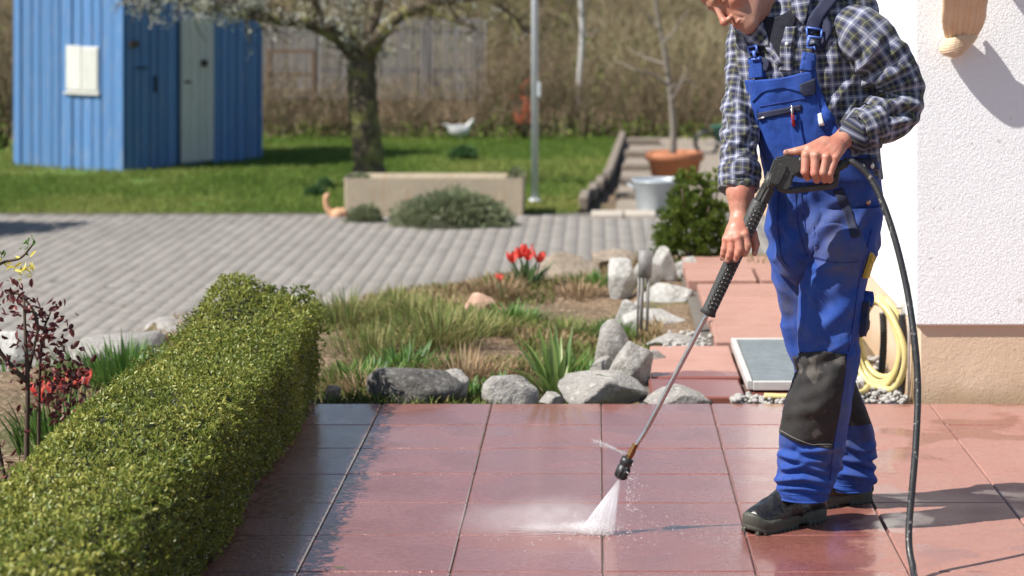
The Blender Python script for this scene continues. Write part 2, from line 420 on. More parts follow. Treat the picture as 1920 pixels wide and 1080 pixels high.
# ---- patio of red slabs
M_tile = None
def tile_material():
    t = NT('red_slab'); p = t.pos(); r = t.n('ShaderNodeObjectInfo').outputs['Random']
    sx = t.n('ShaderNodeSeparateXYZ', i={0: p}); X, Y = sx.outputs[0], sx.outputs[1]
    base = t.mix(t.ramp(t.noise(p, 3.2, 5), (.3, 0.0), (.7, 1.0)), (.37, .155, .115), (.31, .115, .085))
    base = t.mix(t.math('MULTIPLY', r, .35), base, (.42, .20, .13))
    sp = t.ramp(t.noise(p, 420, 2), (.60, 0.0), (.68, 1.0)); base = t.mix(t.math('MULTIPLY', sp, .5), base, (.62, .42, .34))
    sd = t.ramp(t.noise(p, 300, 2), (.30, 1.0), (.38, 0.0)); base = t.mix(t.math('MULTIPLY', sd, .5), base, (.17, .05, .04))
    base = t.mix(t.math('MULTIPLY', t.ramp(t.noise(t.scale(p, (1, .6, 1)), 70, 4), (.40, 0.0), (.66, 1.0)), .55), base, (.24, .085, .065))
    base = t.mix(t.math('MULTIPLY', t.ramp(t.noise(p, 110, 3), (.60, 0.0), (.70, 1.0)), .5), base, (.50, .31, .26))
    base = t.mix(t.ramp(t.noise(p, 1.7, 5, dist=.8), (.55, 0.0), (.7, .35)), base, (.30, .19, .16))
    dry = t.mix(.28, base, (.36, .25, .225))
    # where the water stands: everything he has sprayed, a ragged front towards the house, and puddles
    ed = t.math('ADD', X, t.math('MULTIPLY', t.math('SUBTRACT', t.noise(p, 6, 4), .5), .45))
    wet = t.mrange(ed, .80, .70)
    pud = t.mrange(t.noise(p, 2.6, 3, dist=.4), .53, .60)
    far = t.mrange(Y, 8.0, 7.2)
    wet = t.math('MAXIMUM', wet, t.math('MULTIPLY', pud, .9))
    col = t.mix(t.math('MULTIPLY', wet, .85), dry, t.mix(1.0, base, (.66, .50, .50), 'MULTIPLY'))
    film = t.mrange(t.noise(p, 3.0, 3), .38, .62)
    rw = t.mrange(film, 0, 1, .34, .12)
    rough = t.mix(wet, t.math('ADD', t.mrange(t.noise(p, 2.6, 4), .35, .65, .30, .52), t.math('MULTIPLY', t.noise(p, 60, 3), .2)), rw)
    grain = t.noise(p, 260, 3)
    rip = t.noise(t.scale(p, (34, 62, 1)), 1.0, 4, .65, .8)
    left = t.mrange(X, -.25, -.75)
    ripamt = t.math('MULTIPLY', wet, t.math('ADD', .42, left))
    n1 = t.bump(grain, t.mrange(t.math('MULTIPLY', wet, film), 0, 1, .7, .38), .0026)
    n2 = t.n('ShaderNodeBump', i={'Height': rip, 'Strength': t.math('MULTIPLY', ripamt, .9), 'Distance': .0065, 'Normal': n1}).outputs[0]
    return t.fin(col, rough, n2, spec=t.mrange(wet, 0, 1, .5, .7), Coat_Weight=t.math('MULTIPLY', wet, .5), Coat_Roughness=.12)
M_tile = tile_material()
M_grout = simple('slab_joint_mortar', (.17, .15, .14), (.08, .06, .055), 14, .8, .003, 120)
patio = tag(add('patio', [(-1.6, 2.9, -.007), (6, 2.9, -.007), (6, 8.478, -.007), (-1.6, 8.478, -.007), (-1.6, 2.9, -.09), (6, 2.9, -.09), (6, 8.478, -.09), (-1.6, 8.478, -.09)],
                [(0, 1, 2, 3), (0, 4, 5, 1), (1, 5, 6, 2), (2, 6, 7, 3), (3, 7, 4, 0)], M_grout, smooth=False), kind='structure')
def slab_mesh(name, w, l, h, mat, bev=.004):
    b = MB().box((0, 0, -h / 2), (w, l, h), bev=bev); return np_mesh(name, np.concatenate(b.V), b.F, mat, smooth=False)
sm = slab_mesh('paving_slab', .3964, .3974, .045, M_tile)
TX0, TY0 = .018, 8.48
for kx in range(-4, 6):
    for j in range(10):
        o = link('paving_slab', sm, patio); o.location = (TX0 + .4 * kx + .2, TY0 - .4 * j - .2, random.uniform(-.0012, .0008))
        o.rotation_euler = (random.gauss(0, .0012), random.gauss(0, .0015), random.gauss(0, .0008))

# ---- garden path of pink slabs along the house
M_path = simple('pink_slab', (.375, .21, .165), (.32, .165, .13), 4, .75, .002, 220, spec=.3, speck=(300, .62, (.60, .42, .35)), objrnd=.18)
t = NT('pink_slab_wet'); p = t.pos(); sx = t.n('ShaderNodeSeparateXYZ', i={0: p})
base = t.mix(t.ramp(t.noise(p, 4, 5), (.3, 0.0), (.7, 1.0)), (.375, .21, .165), (.32, .165, .13))
fr = t.math('ADD', sx.outputs[1], t.math('MULTIPLY', t.noise(p, 3.5, 3), .55)); wetf = t.mrange(fr, 9.44, 9.40)
M_pathwet = t.fin(t.mix(wetf, base, t.mix(1.0, base, (.62, .40, .40), 'MULTIPLY')), t.mrange(wetf, 0, 1, .75, .22), t.bump(t.noise(p, 220, 3), .4, .002), spec=.5)
path = tag(add('garden_path', [(.16, 8.62, -.03), (1.12, 8.62, -.03), (1.12, 12.8, -.03), (.45, 12.8, -.03), (.45, 9.85, -.03), (.16, 9.85, -.03)], [(0, 1, 2, 3, 4, 5)], M_joint, smooth=False), kind='structure')
def pslab(x0, x1, y0, y1, z, m=M_path):
    o = link('path_slab', slab_mesh('path_slab', x1 - x0 - .008, y1 - y0 - .006, .06, m, .006), path)
    o.location = ((x0 + x1) / 2, (y0 + y1) / 2, z + random.uniform(-.003, .003)); o.rotation_euler = (random.gauss(0, .004), random.gauss(0, .004), random.gauss(0, .006))
for a in ((.20, .56, 8.64, 9.02, .0), (.57, 1.06, 8.64, 8.80, -.004)): pslab(*a, M_pathwet)
for a in ((.21, .565, 9.03, 9.42, .004), (.22, .565, 9.43, 9.80, .006), (.57, 1.06, 8.81, 9.3, -.004), (.57, 1.06, 9.31, 9.8, -.004)): pslab(*a, M_pathwet)
for j in range(4): pslab(.505, .92, 9.86 + j * .47, 10.32 + j * .47, .012)
pslab(.46, .82, 11.75, 12.2, .03); pslab(.83, 1.1, 11.75, 12.2, .03); pslab(.46, 1.0, 12.22, 12.7, .035)

# ---- house corner
t = NT('white_stucco'); p = t.pos()
h1 = t.noise(p, 150, 4, .6, .8); h2 = t.vor(p, 130, 'SMOOTH_F1'); h3 = t.noise(p, 14, 3)
hh = t.math('ADD', t.math('MULTIPLY', t.ramp(h1, (.36, 0.0), (.62, 1.0)), .8), t.math('ADD', t.math('MULTIPLY', h2, .35), t.math('MULTIPLY', h3, .3)))
c = t.mix(t.ramp(t.noise(p, 1.6, 4), (.35, 0.0), (.7, 1.0)), (.88, .885, .89), (.845, .85, .855))
c = t.mix(t.ramp(t.noise(p, 26, 2), (.73, 0.0), (.76, .6)), c, (.45, .42, .38))
M_stucco = t.fin(c, .92, t.bump(hh, .6, .0034), spec=.2)
t = NT('cream_plinth'); p = t.pos(); sz = t.n('ShaderNodeSeparateXYZ', i={0: p}).outputs[2]
c = t.mix(t.ramp(t.noise(p, 3, 5), (.3, 0.0), (.7, 1.0)), (.66, .505, .36), (.59, .435, .30))
damp = t.math('MULTIPLY', t.mrange(t.math('ADD', sz, t.math('MULTIPLY', t.noise(p, 7, 4), .12)), .15, .04), .55)
c = t.mix(damp, c, (.40, .25, .13)); c = t.mix(t.ramp(t.noise(p, 45, 3), (.66, 0.0), (.72, .5)), c, (.34, .24, .15))
M_plinth = t.fin(c, .88, t.bump(t.math('ADD', t.noise(p, 90, 4, .6, 1.0), t.noise(p, 12, 3)), .6, .004), spec=.25)
HX, HY = 1.172, 8.53
house = empty('house', (HX, HY, 0), 'white rough stucco house corner with a cream plinth beside the patio', 'house')
MB().box(((HX + 7) / 2, (HY + 18) / 2, (.278 + 3.4) / 2), (7 - HX, 18 - HY, 3.4 - .278), bev=.006).build('wall', M_stucco, house)
MB().box(((HX + .02 + 7) / 2, (HY + .018 + 18) / 2, .075), (7 - HX - .02, 18 - HY - .018, .41), bev=.004).build('plinth', M_plinth, house)
M_rooft = simple('roof_tile', (.28, .11, .07), (.2, .08, .05), 6, .8, .01, 20)
mb = MB(); mb.prism([(HX - .35, 3.38), (4.1, 5.4), (7.6, 3.38), (7.6, 3.26), (4.1, 5.26), (HX - .35, 3.26)], (0, HY - .3, 0), (1, 0, 0), (0, 0, 1), (0, 1, 0), 0, 9.8); mb.build('roof', M_rooft, house)

# ---- knotted cream wall ornament with an unseen bowl added above it to cast a shadow
M_orn = simple('cream_cloth_plaster', (.74, .58, .40), (.66, .47, .30), 9, .7, .002, 90)
orn = empty('wall_ornament', W(1800, 105, 8.46), 'cream knotted drape ornament hanging on the white stucco wall', 'wall ornament')
Yo = 8.508
mb = MB()
for i in range(8):                        # strands falling from the top to the knot
    u = (i - 3.5) / 3.5; xt = 1815 + u * 46; xm = 1806 + u * 33; xb = 1803 + u * 22
    yo = Yo - .030 * math.cos(u * 1.35) - .005 * (i % 2)
    mb.tube(crom([W(xt + 22, -200, yo - .50), W(xt + 6, -70, yo - .30), W(xm + 4, 0, yo - .17), W(xm, 40, yo - .08), W(xb - 3, 76, yo - .01)], 6), np.interp(np.linspace(0, 1, 25), [0, .6, 1], [.023, .0185, .010]), 9)
mb.build('drape', M_orn, orn, smooth=True)
mb = MB()
for i in range(9):                        # the wound knot
    a = i / 8.0; cx, cy = 1800 - a * 6, 64 + a * 32; wd = 27 + 7 * math.sin(a * 3.0) - 17 * a ** 3
    pts = [W(cx + wd * math.cos(q), cy - wd * .40 * math.cos(q) + 7 * math.sin(q), Yo - .02 - .058 * math.sin(q) * (1 - .3 * a ** 2)) for q in np.linspace(-.4, math.pi + .4, 15)]
    mb.tube(pts, .0098, 8)
mb.tube([W(1801, 60, Yo - .02), W(1798, 80, Yo - .025), W(1795, 103, Yo - .02)], [.035, .042, .012], 12)
mb.build('knot', M_orn, orn, smooth=True)
mb = MB(); bc = W(1850, -270, Yo - .45)  # bowl out of view, added for its shadow on the wall
prof = [(.02, -.16), (.10, -.15), (.17, -.10), (.21, -.03), (.225, .06), (.215, .06), (.19, -.02), (.12, -.1), (.02, -.12)]
n = 28; V = [(bc.x + r * math.cos(2 * math.pi * q / n), Yo - .10 + r * .8 * math.sin(2 * math.pi * q / n) - .06, bc.z + z) for r, z in prof for q in range(n)]
F = [(i * n + q, i * n + (q + 1) % n, (i + 1) * n + (q + 1) % n, (i + 1) * n + q) for i in range(len(prof) - 1) for q in range(n)]
mb.put(V, F); mb.build('bowl', M_orn, orn, smooth=True)
# ================================================================== GARDEN NEAR THE PATIO
# ---- clipped box hedge
M_box = leafmat('box_leaf', (.036, .066, .010), (.14, .190, .026), (.40, .39, .095), .34, .4, .45)
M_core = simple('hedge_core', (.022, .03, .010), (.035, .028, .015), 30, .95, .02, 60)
M_twig = simple('twig_brown', (.10, .07, .045), (.06, .04, .028), 30, .9)
hx0, hx1, hy0, hy1 = -1.40, -1.05, 3.3, 8.60
def htop(X, Y):
    P = np.stack([X * 3.2, Y * 2.0, 0 * X], 1)
    return .375 + .030 * fbm(P, 4, 5) + .05 * sst(8.0, 8.5, Y) * sst(-1.15, -1.32, X) - .03 * sst(-1.12, -1.05, X) * sst(8.0, 8.6, Y)
def hside(Y, Z, s): return .022 * fbm(np.stack([Y * 2.6, Z * 5, 0 * Y + 9 * s], 1), 3, 8)
def hedge_shell(n, side, g):
    Y = hy0 + (hy1 - hy0) * g.uniform(0, 1, n); dep = np.abs(g.normal(0, .022, n)) - .014 * (g.uniform(0, 1, n) < .10)
    if side == 'top':
        X = hx0 - .02 + (hx1 - hx0 + .05) * g.uniform(0, 1, n); C = np.stack([X, Y, htop(X, Y) - dep], 1); N = np.tile([0., 0, 1], (n, 1))
        ed = np.maximum(sst(hx1 - .06, hx1 + .03, X), sst(hx0 + .05, hx0 - .02, X)); C[:, 2] -= .035 * ed ** 2
        N[:, 0] += np.sign(X - (hx0 + hx1) / 2) * ed * .9
    elif side in ('right', 'left'):
        s = 1 if side == 'right' else -1; Z = g.uniform(.015, .37, n) ; x0 = hx1 if s > 0 else hx0
        bul = .035 * np.sin(np.clip(Z / .37, 0, 1) * np.pi * .85) + .015
        C = np.stack([x0 + s * (bul + hside(Y, Z, s) - dep), Y, Z], 1); N = np.tile([1. * s, 0, .25], (n, 1))
    else:
        X = hx0 + (hx1 - hx0) * g.uniform(0, 1, n); Z = g.uniform(.02, .41, n)
        C = np.stack([X, hy1 + .01 + hside(X * 3, Z, 2) - dep, Z], 1); N = np.tile([0., 1, .2], (n, 1))
    return C, N / np.linalg.norm(N, axis=1)[:, None]
g = np.random.default_rng(3); Vs, Fs, Rs, off = [], [], [], 0
for side, nspr in (('top', 9000), ('right', 7600), ('far', 900), ('left', 2400)):
    C, N = hedge_shell(nspr, side, g)
    for _ in range(5):                      # five leaves round each sprig tip
        m = len(C); D = N * .55 + rdir(m, g) * .85 + np.array([-.05, -.02, .12]); c = C + rdir(m, g) * .007
        V, F = leaves_geo(c, D, N + rdir(m, g) * .7, g.uniform(.010, .018, m), g.uniform(.0055, .009, m), .22)
        r = np.clip(g.normal(.42, .22, m) + .22 * fbm(c * 5, 2, 4) + .10 * sst(7.0, 5.0, c[:, 1]) + (.20 if side == 'top' else -.04), 0, 1)  # sunlit top put into the leaf colour, sides set darker
        Vs.append(V); Fs.append(F + off); Rs.append(np.repeat(r, 6)); off += len(V)
hedge = empty('box_hedge', (-1.22, 6.2, 0), 'long clipped green box hedge running along the left patio edge', 'hedge')
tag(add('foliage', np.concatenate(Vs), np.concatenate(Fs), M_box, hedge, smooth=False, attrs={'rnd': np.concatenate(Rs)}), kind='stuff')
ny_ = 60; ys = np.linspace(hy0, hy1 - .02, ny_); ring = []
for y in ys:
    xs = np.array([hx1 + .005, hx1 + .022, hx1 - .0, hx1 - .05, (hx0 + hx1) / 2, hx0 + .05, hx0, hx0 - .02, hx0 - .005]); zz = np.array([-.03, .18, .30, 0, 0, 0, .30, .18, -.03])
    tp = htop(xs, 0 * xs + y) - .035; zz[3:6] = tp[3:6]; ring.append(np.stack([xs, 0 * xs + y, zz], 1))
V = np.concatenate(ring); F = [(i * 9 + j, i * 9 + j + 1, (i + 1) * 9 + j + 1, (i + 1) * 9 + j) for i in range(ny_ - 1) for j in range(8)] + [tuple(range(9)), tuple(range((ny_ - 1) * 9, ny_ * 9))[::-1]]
add('dark_core', V, F, M_core, hedge)  # solid core coloured dark for the shade between the leaves
mb = MB()
for i in range(40):
    y = random.uniform(hy0, hy1); x = random.choice((hx0 + .03, hx1 - .0)) + random.uniform(-.03, .02)
    mb.tube([(x, y, -.03), (x + random.uniform(-.03, .03), y + random.uniform(-.03, .03), .12)], [.007, .004], 5)
mb.build('stem', M_twig, hedge)['kind'] = 'stuff'

# ---- rocks
def rockmat(name, a, b, c): 
    t = NT(name); p = t.pos()
    col = t.mix(t.ramp(t.noise(p, 7, 6), (.32, 0.0), (.68, 1.0)), a, b)
    col = t.mix(t.ramp(t.vor(p, 26), (.15, .5), (.45, 0.0)), col, c)
    col = t.mix(t.ramp(t.noise(p, 55, 4), (.56, 0.0), (.66, .7)), col, tuple(min(1, x * 1.5) for x in a))
    return t.fin(col, .9, t.bump(t.math('ADD', t.noise(p, 18, 6, .65), t.math('MULTIPLY', t.noise(p, 90, 4), .35)), 1.0, .02), spec=.25)
M_rock = rockmat('limestone', (.33, .31, .285), (.23, .215, .20), (.42, .40, .37))
M_rockl = rockmat('pale_limestone', (.40, .39, .365), (.29, .28, .26), (.50, .485, .455))
M_rockb = rockmat('brown_stone', (.27, .22, .17), (.19, .155, .12), (.33, .28, .22))
M_rockp = rockmat('pink_stone', (.52, .33, .24), (.40, .26, .19), (.60, .42, .32))
M_rockd = rockmat('dark_stone', (.12, .115, .105), (.075, .07, .065), (.25, .24, .22))
def rock(x0, x1, y0, y1, Y, mat, label, seed, dy=None, cuts=15, blocky=0.0, top=0.0):
    """boulder filling the given photo box at depth Y, faceted by random planes"""
    r_ = np.random.default_rng(seed); a, b = W(x0, y1, Y), W(x1, y0, Y)
    hw, hh = (b.x - a.x) / 2, (b.z - a.z) / 2; dp = dy if dy else hw * .75
    bm = bmesh.new(); bmesh.ops.create_icosphere(bm, subdivisions=4, radius=1)
    V = np.array([v.co[:] for v in bm.verts]); F = np.array([[v.index for v in f.verts] for f in bm.faces]); bm.free()
    if blocky: V = np.sign(V) * np.abs(V) ** (1 - blocky); V /= np.abs(V).max(0)
    for _ in range(cuts):
        n = r_.normal(size=3); n /= np.linalg.norm(n); d = r_.uniform(.55, .88); s = V @ n
        V = V - np.maximum(s - d, 0)[:, None] * n * .97
    V = V * (1 + .05 * fbm(V * 2.2 + seed, 5, seed))[:, None]
    lo, hi = V.min(0), V.max(0); V = (V - (lo + hi) / 2) / ((hi - lo) / 2)
    if top: V[:, 0] *= 1 - top * sst(-.6, 1.1, V[:, 2])
    V = V * [hw, dp, hh * 1.25] + [(a.x + b.x) / 2, Y, b.z - hh * 1.25]
    o = add('rock', V, F, mat, attrs=None)
    return tag(o, label, 'rock', 'rocks edging the flower bed')
rock(686, 870, 690, 754, 8.75, M_rockd, 'dark rounded boulder, left one against the far patio edge', 1)
rock(775, 880, 694, 754, 8.80, M_rock, 'grey weathered boulder leaning on the dark boulder at the patio edge', 2)
rock(903, 1012, 703, 756, 8.72, M_rock, 'small grey rock at the patio edge left of the strappy plant', 3)
rock(1046, 1215, 700, 757, 8.72, M_rock, 'wide low grey boulder at the patio edge right of the strappy plant', 4)
rock(1112, 1188, 598, 705, 9.35, M_rock, 'upright pointed grey rock above the low patio boulder', 5, cuts=12, top=.35)
rock(1140, 1226, 640, 722, 9.05, M_rock, 'rounded grey rock beside the garden path corner', 6)
rock(1206, 1335, 722, 762, 8.66, M_rock, 'flat speckled rock lying on gravel at the patio corner', 7, dy=.09)
rock(1132, 1196, 484, 562, 11.9, M_rockl, 'leaning white stone at the left of the pale stone pile', 8, blocky=.15, top=.3, cuts=16)
rock(1215, 1272, 462, 535, 12.3, M_rockl, 'pointed pale stone on top of the pale stone pile', 9, cuts=9, top=.4)
rock(1262, 1312, 480, 538, 12.5, M_rockl, 'square pale block at the right of the stone pile', 10, blocky=.3, cuts=12)
rock(1180, 1302, 530, 600, 11.6, M_rockl, 'broad pale stone slab in the middle of the stone pile', 11, blocky=.25, cuts=14)
rock(1166, 1300, 578, 640, 10.9, M_rockl, 'low whitish stone at the foot of the stone pile', 12, blocky=.25)
rock(1205, 1345, 622, 660, 10.1, M_rock, 'flat grey stone beside the pink path slabs', 13, dy=.14)
rock(1000, 1128, 474, 560, 12.7, M_rockb, 'brown mossy boulder behind the red tulips', 14)
rock(868, 935, 548, 590, 11.6, M_rockp, 'small pinkish stone in the middle of the bed', 15)
rock(1108, 1215, 466, 500, 13.2, M_rockb, 'flat brown stone by the driveway near the white stones', 16, dy=.2)
rock(625, 710, 556, 596, 12.0, M_rockb, 'dull brown stone at the driveway edge behind the hedge end', 17)
rock(735, 800, 548, 575, 12.3, M_rockb, 'small brown stone on the driveway edge behind the grass', 18)
rock(606, 640, 722, 760, 8.72, M_rockb, 'small dim stone beside the far end of the hedge', 19)
rock(150, 300, 622, 700, 10.2, M_rock, 'long grey kerb stone left of the hedge', 20, blocky=.5, cuts=4, dy=.35)
rock(262, 372, 596, 660, 11.0, M_rock, 'grey kerb stone touching the hedge top in view', 21, blocky=.4, cuts=5, dy=.35)
rock(-20, 62, 622, 676, 10.6, M_rockl, 'pale block at the left picture edge behind the red shrub', 22, blocky=.5, cuts=4)
rock(1388, 1450, 506, 530, 12.35, M_rockl, 'pale stone beside the low plant at the end of the path', 23)
rock(1345, 1395, 512, 532, 12.6, M_rock, 'small grey stone under the mounded pine', 24)

# ---- gravel in the joints between patio, path and house
M_peb = simple('pale_gravel', (.47, .45, .42), (.27, .25, .225), 40, .8, .002, 150)
bm = bmesh.new(); bmesh.ops.create_icosphere(bm, subdivisions=1, radius=1); iv = np.array([v.co[:] for v in bm.verts]); if_ = np.array([[v.index for v in f.verts] for f in bm.faces]); bm.free()
def pebbles(name, pts, r0, r1, mat, label, cat='gravel', seed=1, parent=None):
    g = np.random.default_rng(seed); n = len(pts); Vs = []
    for k in range(n):
        q = iv * (1 + .28 * vnoise(iv * 1.7 + 13.7 * k, 5))[:, None] * g.uniform(r0, r1) * g.uniform(.6, 1.25, 3)
        a = g.uniform(0, 6.28); c, s = math.cos(a), math.sin(a); q = q @ np.array([[c, -s, 0], [s, c, 0], [0, 0, .75]]); Vs.append(q + pts[k])
    F = np.concatenate([if_ + len(iv) * k for k in range(n)])
    o = add(name, np.concatenate(Vs), F, mat, parent, smooth=False); return tag(o, label, cat, kind='stuff')
g = np.random.default_rng(11); P = []
for (x0, x1, y0, y1, n, z) in ((.50, .72, 8.50, 8.63, 110, .0), (.72, 1.14, 8.50, 8.63, 150, .0), (1.0, 1.16, 8.6, 9.5, 330, .0), (.28, .50, 9.75, 10.3, 90, -.012), (.93, 1.12, 9.8, 11.7, 60, -.03)):
    P.append(np.stack([g.uniform(x0, x1, n), g.uniform(y0, y1, n), z + g.uniform(-.014, .012, n)], 1))
pebbles('gravel', np.concatenate(P), .007, .017, M_peb, 'pale gravel along the house wall and around the path slabs', seed=4)

# ---- foot grating on the path
M_galv = simple('galvanised_steel', (.60, .59, .56), (.48, .47, .45), 14, .5, .0008, 120, metal=.25)
M_mesh = simple('dull_steel_mesh', (.20, .225, .235), (.14, .16, .165), 20, .55, .001, 100, metal=.5)
mat_ = empty('foot_grating', (.81, 9.27, 0), 'grey metal mesh foot grating in a pale frame on the path', 'grating')
mx0, mx1, my0, my1, mz = .578, 1.0, 8.74, 9.78, .036
mb = MB()
for (cx, cy, sx_, sy_) in ((mx0, (my0 + my1) / 2, .022, my1 - my0), (mx1, (my0 + my1) / 2, .022, my1 - my0)): mb.box((cx, cy, mz / 2 + .004), (sx_, sy_, mz), bev=.003)
for cy in (my0, my1): mb.box(((mx0 + mx1) / 2, cy, mz / 2 + .003), (mx1 - mx0 - .023, .022, mz - .002), bev=.003)
mb.build('frame', M_galv, mat_)
mb = MB(); L = 1.5
for s in (1, -1):
    for k in range(-40, 75):
        # strips clipped to the frame
        c = k * .024; p0, p1 = [], None
        a0 = np.array([mx0 + .012, my0 + c]) if s > 0 else np.array([mx0 + .012, my0 + c]); d = np.array([1, 1.6 * s])
        t0, t1 = 0.0, (mx1 - mx0 - .024)
        if s > 0: t0 = max(t0, (my0 + .012 - a0[1]) / 1.6); t1 = min(t1, (my1 - .012 - a0[1]) / 1.6)
        else: t0 = max(t0, (a0[1] - my1 + .012) / 1.6); t1 = min(t1, (a0[1] - my0 - .012) / 1.6)
        if t1 - t0 < .01: continue
        q0, q1 = a0 + d * t0, a0 + d * t1; zz = mz - .006 - (.003 if s > 0 else 0)
        mb.tube([(q0[0], q0[1], zz), (q1[0], q1[1], zz)], .0040, 4, flat=.9)
mb.build('mesh', M_mesh, mat_)
MB().box(((mx0 + mx1) / 2, (my0 + my1) / 2, .012), (mx1 - mx0 - .04, my1 - my0 - .04, .012)).build('tray', simple('gap_shade', (.028, .03, .032), None, 12, .6), mat_)  # near-black sheet standing in for shade in the mesh gaps

# ---- coiled yellow garden hose on its holder, drain pipes, small pot
M_yel = simple('yellow_hose', (.66, .56, .25), (.56, .46, .18), 12, .42, .0006, 100)
hose = empty('garden_hose', (1.1, 9.0, 0), 'coiled pale yellow garden hose hanging on the house corner', 'hose')
mb = MB(); pts = []
hz, g = .335, np.random.default_rng(5)
for k in range(4):
    n = 26; cx_, cy_ = 1.088 - .012 * k + g.uniform(-.008, .008), 8.86 - .03 * k; hx_, hy_ = .072 + .006 * k + g.uniform(-.008, .008), -.10 - .012 * k; rz = .150 + .010 * k + g.uniform(-.008, .008)
    for q in range(n):
        a = q / n * 2 * math.pi + 1.57; ca, sa = math.cos(a), math.sin(a); wd = ca * (1.0 - .28 * max(0, sa))
        pts.append((min(cx_ + hx_ * wd - .006 * q / n, 1.156), cy_ + hy_ * wd - .02 * q / n, max(hz - rz + rz * sa, .013)))
mb.tube(crom(pts, 3), .0125, 8)
mb.build('coil', M_yel, hose, smooth=True)
mb = MB(); mb.tube(crom([(1.02, 8.72, .02), (.98, 8.62, .016), (.86, 8.57, .014), (.72, 8.545, .014), (.62, 8.56, .014)], 8), .0115, 8); mb.build('loose_end', M_yel, hose, smooth=True)
mb = MB(); mb.tube(crom([(1.168, 8.84, .30), (1.10, 8.84, .305), (1.05, 8.82, .325), (1.03, 8.80, .36)], 6), .006, 8); mb.box((1.168, 8.84, .29), (.008, .05, .09), bev=.002)
tag(mb.build('hose_holder', M_galv, smooth=True), 'small bent metal holder carrying the yellow hose', 'hose holder')
M_blackp = simple('black_plastic', (.018, .018, .02), (.03, .03, .03), 25, .45, .0008, 160)
def corrugated(x, y, z0, z1, r, label):
    n = int((z1 - z0) / .004); z = np.linspace(z0, z1, n); rr = r * (1 + .07 * np.sign(np.sin(z / .012 * 2 * np.pi)))
    mb = MB().tube([(x + .012 * math.sin(v * 9), y, v) for v in z], rr, 14); tag(mb.build('drain_pipe', M_blackp, smooth=True), label, 'pipe', 'corrugated black pipes at the house corner')
corrugated(1.135, 8.66, -.02, .30, .014, 'black corrugated pipe nearest the house corner behind the yellow hose')
corrugated(1.10, 8.98, -.02, .26, .014, 'black corrugated pipe farther back behind the yellow hose')
tag(MB().tube([(1.158, 8.60, -.02), (1.160, 8.60, .55)], .005, 8).build('grounding_rod', M_galv, smooth=True), 'thin pale metal rod up the house corner', 'rod')
M_terra = simple('terracotta', (.47, .185, .085), (.38, .14, .065), 9, .75, .002, 120)
def lathe(name, c, prof, mat, parent=None, n=32, smooth=True):
    V = [(c[0] + r * math.cos(2 * math.pi * q / n), c[1] + r * math.sin(2 * math.pi * q / n), c[2] + z) for r, z in prof for q in range(n)]
    F = [(i * n + q, i * n + (q + 1) % n, (i + 1) * n + (q + 1) % n, (i + 1) * n + q) for i in range(len(prof) - 1) for q in range(n)]
    return add(name, V, F, mat, parent, smooth)
tag(lathe('flower_pot', (1.0, 9.28, -.015), [(.001, 0), (.05, 0), (.062, .075), (.070, .077), (.071, .10), (.063, .10), (.058, .07), (.001, .065)], M_terra), 'small terracotta pot beside the coiled yellow hose', 'pot')

# ---- plants of the bed
M_strap = leafmat('strap_leaf', (.045, .10, .02), (.10, .19, .035), (.25, .32, .10), .35, .4)
M_tulipl = leafmat('tulip_leaf', (.03, .085, .03), (.055, .13, .045), (.11, .19, .07), .3, .45)
M_fgrass = leafmat('bed_grass', (.06, .11, .02), (.14, .19, .045), (.33, .28, .13), .3, .55, .2)
M_dry = leafmat('dry_grass', (.14, .085, .045), (.25, .17, .095), (.40, .30, .19), .2, .8, .1)
M_lush = leafmat('lush_leaf', (.03, .085, .012), (.07, .16, .025), (.14, .24, .05), .35, .45)
M_red = leafmat('red_petal', (.55, .03, .025), (.72, .06, .045), (.85, .16, .12), .45, .5)
M_pink = leafmat('coral_petal', (.62, .06, .05), (.80, .12, .10), (.88, .25, .2), .45, .5)
def ribbon(base, direction, L, w0, droop, seg=7, fold=.18):
    """arching strap leaf"""
    d = Vector(direction).normalized(); side = d.cross(Vector((0, 0, 1)))
    side = side.normalized() if side.length > .05 else Vector((1, 0, 0)); p = Vector(base); V = []
    for i in range(seg + 1):
        t_ = i / seg; ww = w0 * (math.sin(min(1, t_ * 1.15 + .12) * math.pi) ** .6 if t_ < .86 else max(.02, (1 - t_) * 5.5)) / 2
        nrm = side.cross(d); V += [p - side * ww + nrm * ww * fold * 2, p, p + side * ww + nrm * ww * fold * 2]
        p = p + d * (L / seg); d = (d + Vector((0, 0, -droop / seg * (1 + t_ * 1.5)))).normalized()
    F = [(i * 3 + k, i * 3 + k + 1, i * 3 + 4 + k, i * 3 + 3 + k) for i in range(seg) for k in (0, 1)]
    return [tuple(v) for v in V], F
def ribbons_part(name, parent, base, n, L, w0, spread, droop, mat, seed, up=.9, rad=.03, rr=(0, 1)):
    r_ = random.Random(seed); mb = MB()
    for i in range(n):
        a = r_.uniform(0, 6.283); tl = r_.uniform(.1, 1) * spread
        V, F = ribbon((base[0] + math.cos(a) * rad * r_.random(), base[1] + math.sin(a) * rad * r_.random(), base[2]), (math.cos(a) * tl, math.sin(a) * tl, up), L * r_.uniform(.65, 1.1), w0 * r_.uniform(.75, 1.2), droop * r_.uniform(.5, 1.3))
        mb.put(V, F, r_.uniform(*rr))
    return mb.build(name, mat, parent, smooth=True, rnd=True)
b = Vector((*W(1045, 745, 8.9).xy, 0)); b.z = float(zg(b.x, b.y))
pl = empty('strappy_plant', b, 'green strappy leaved plant between the patio boulders', 'plant'); ribbons_part('leaf_rosette', pl, b, 26, .36, .032, .75, .8, M_strap, 3, rad=.05)
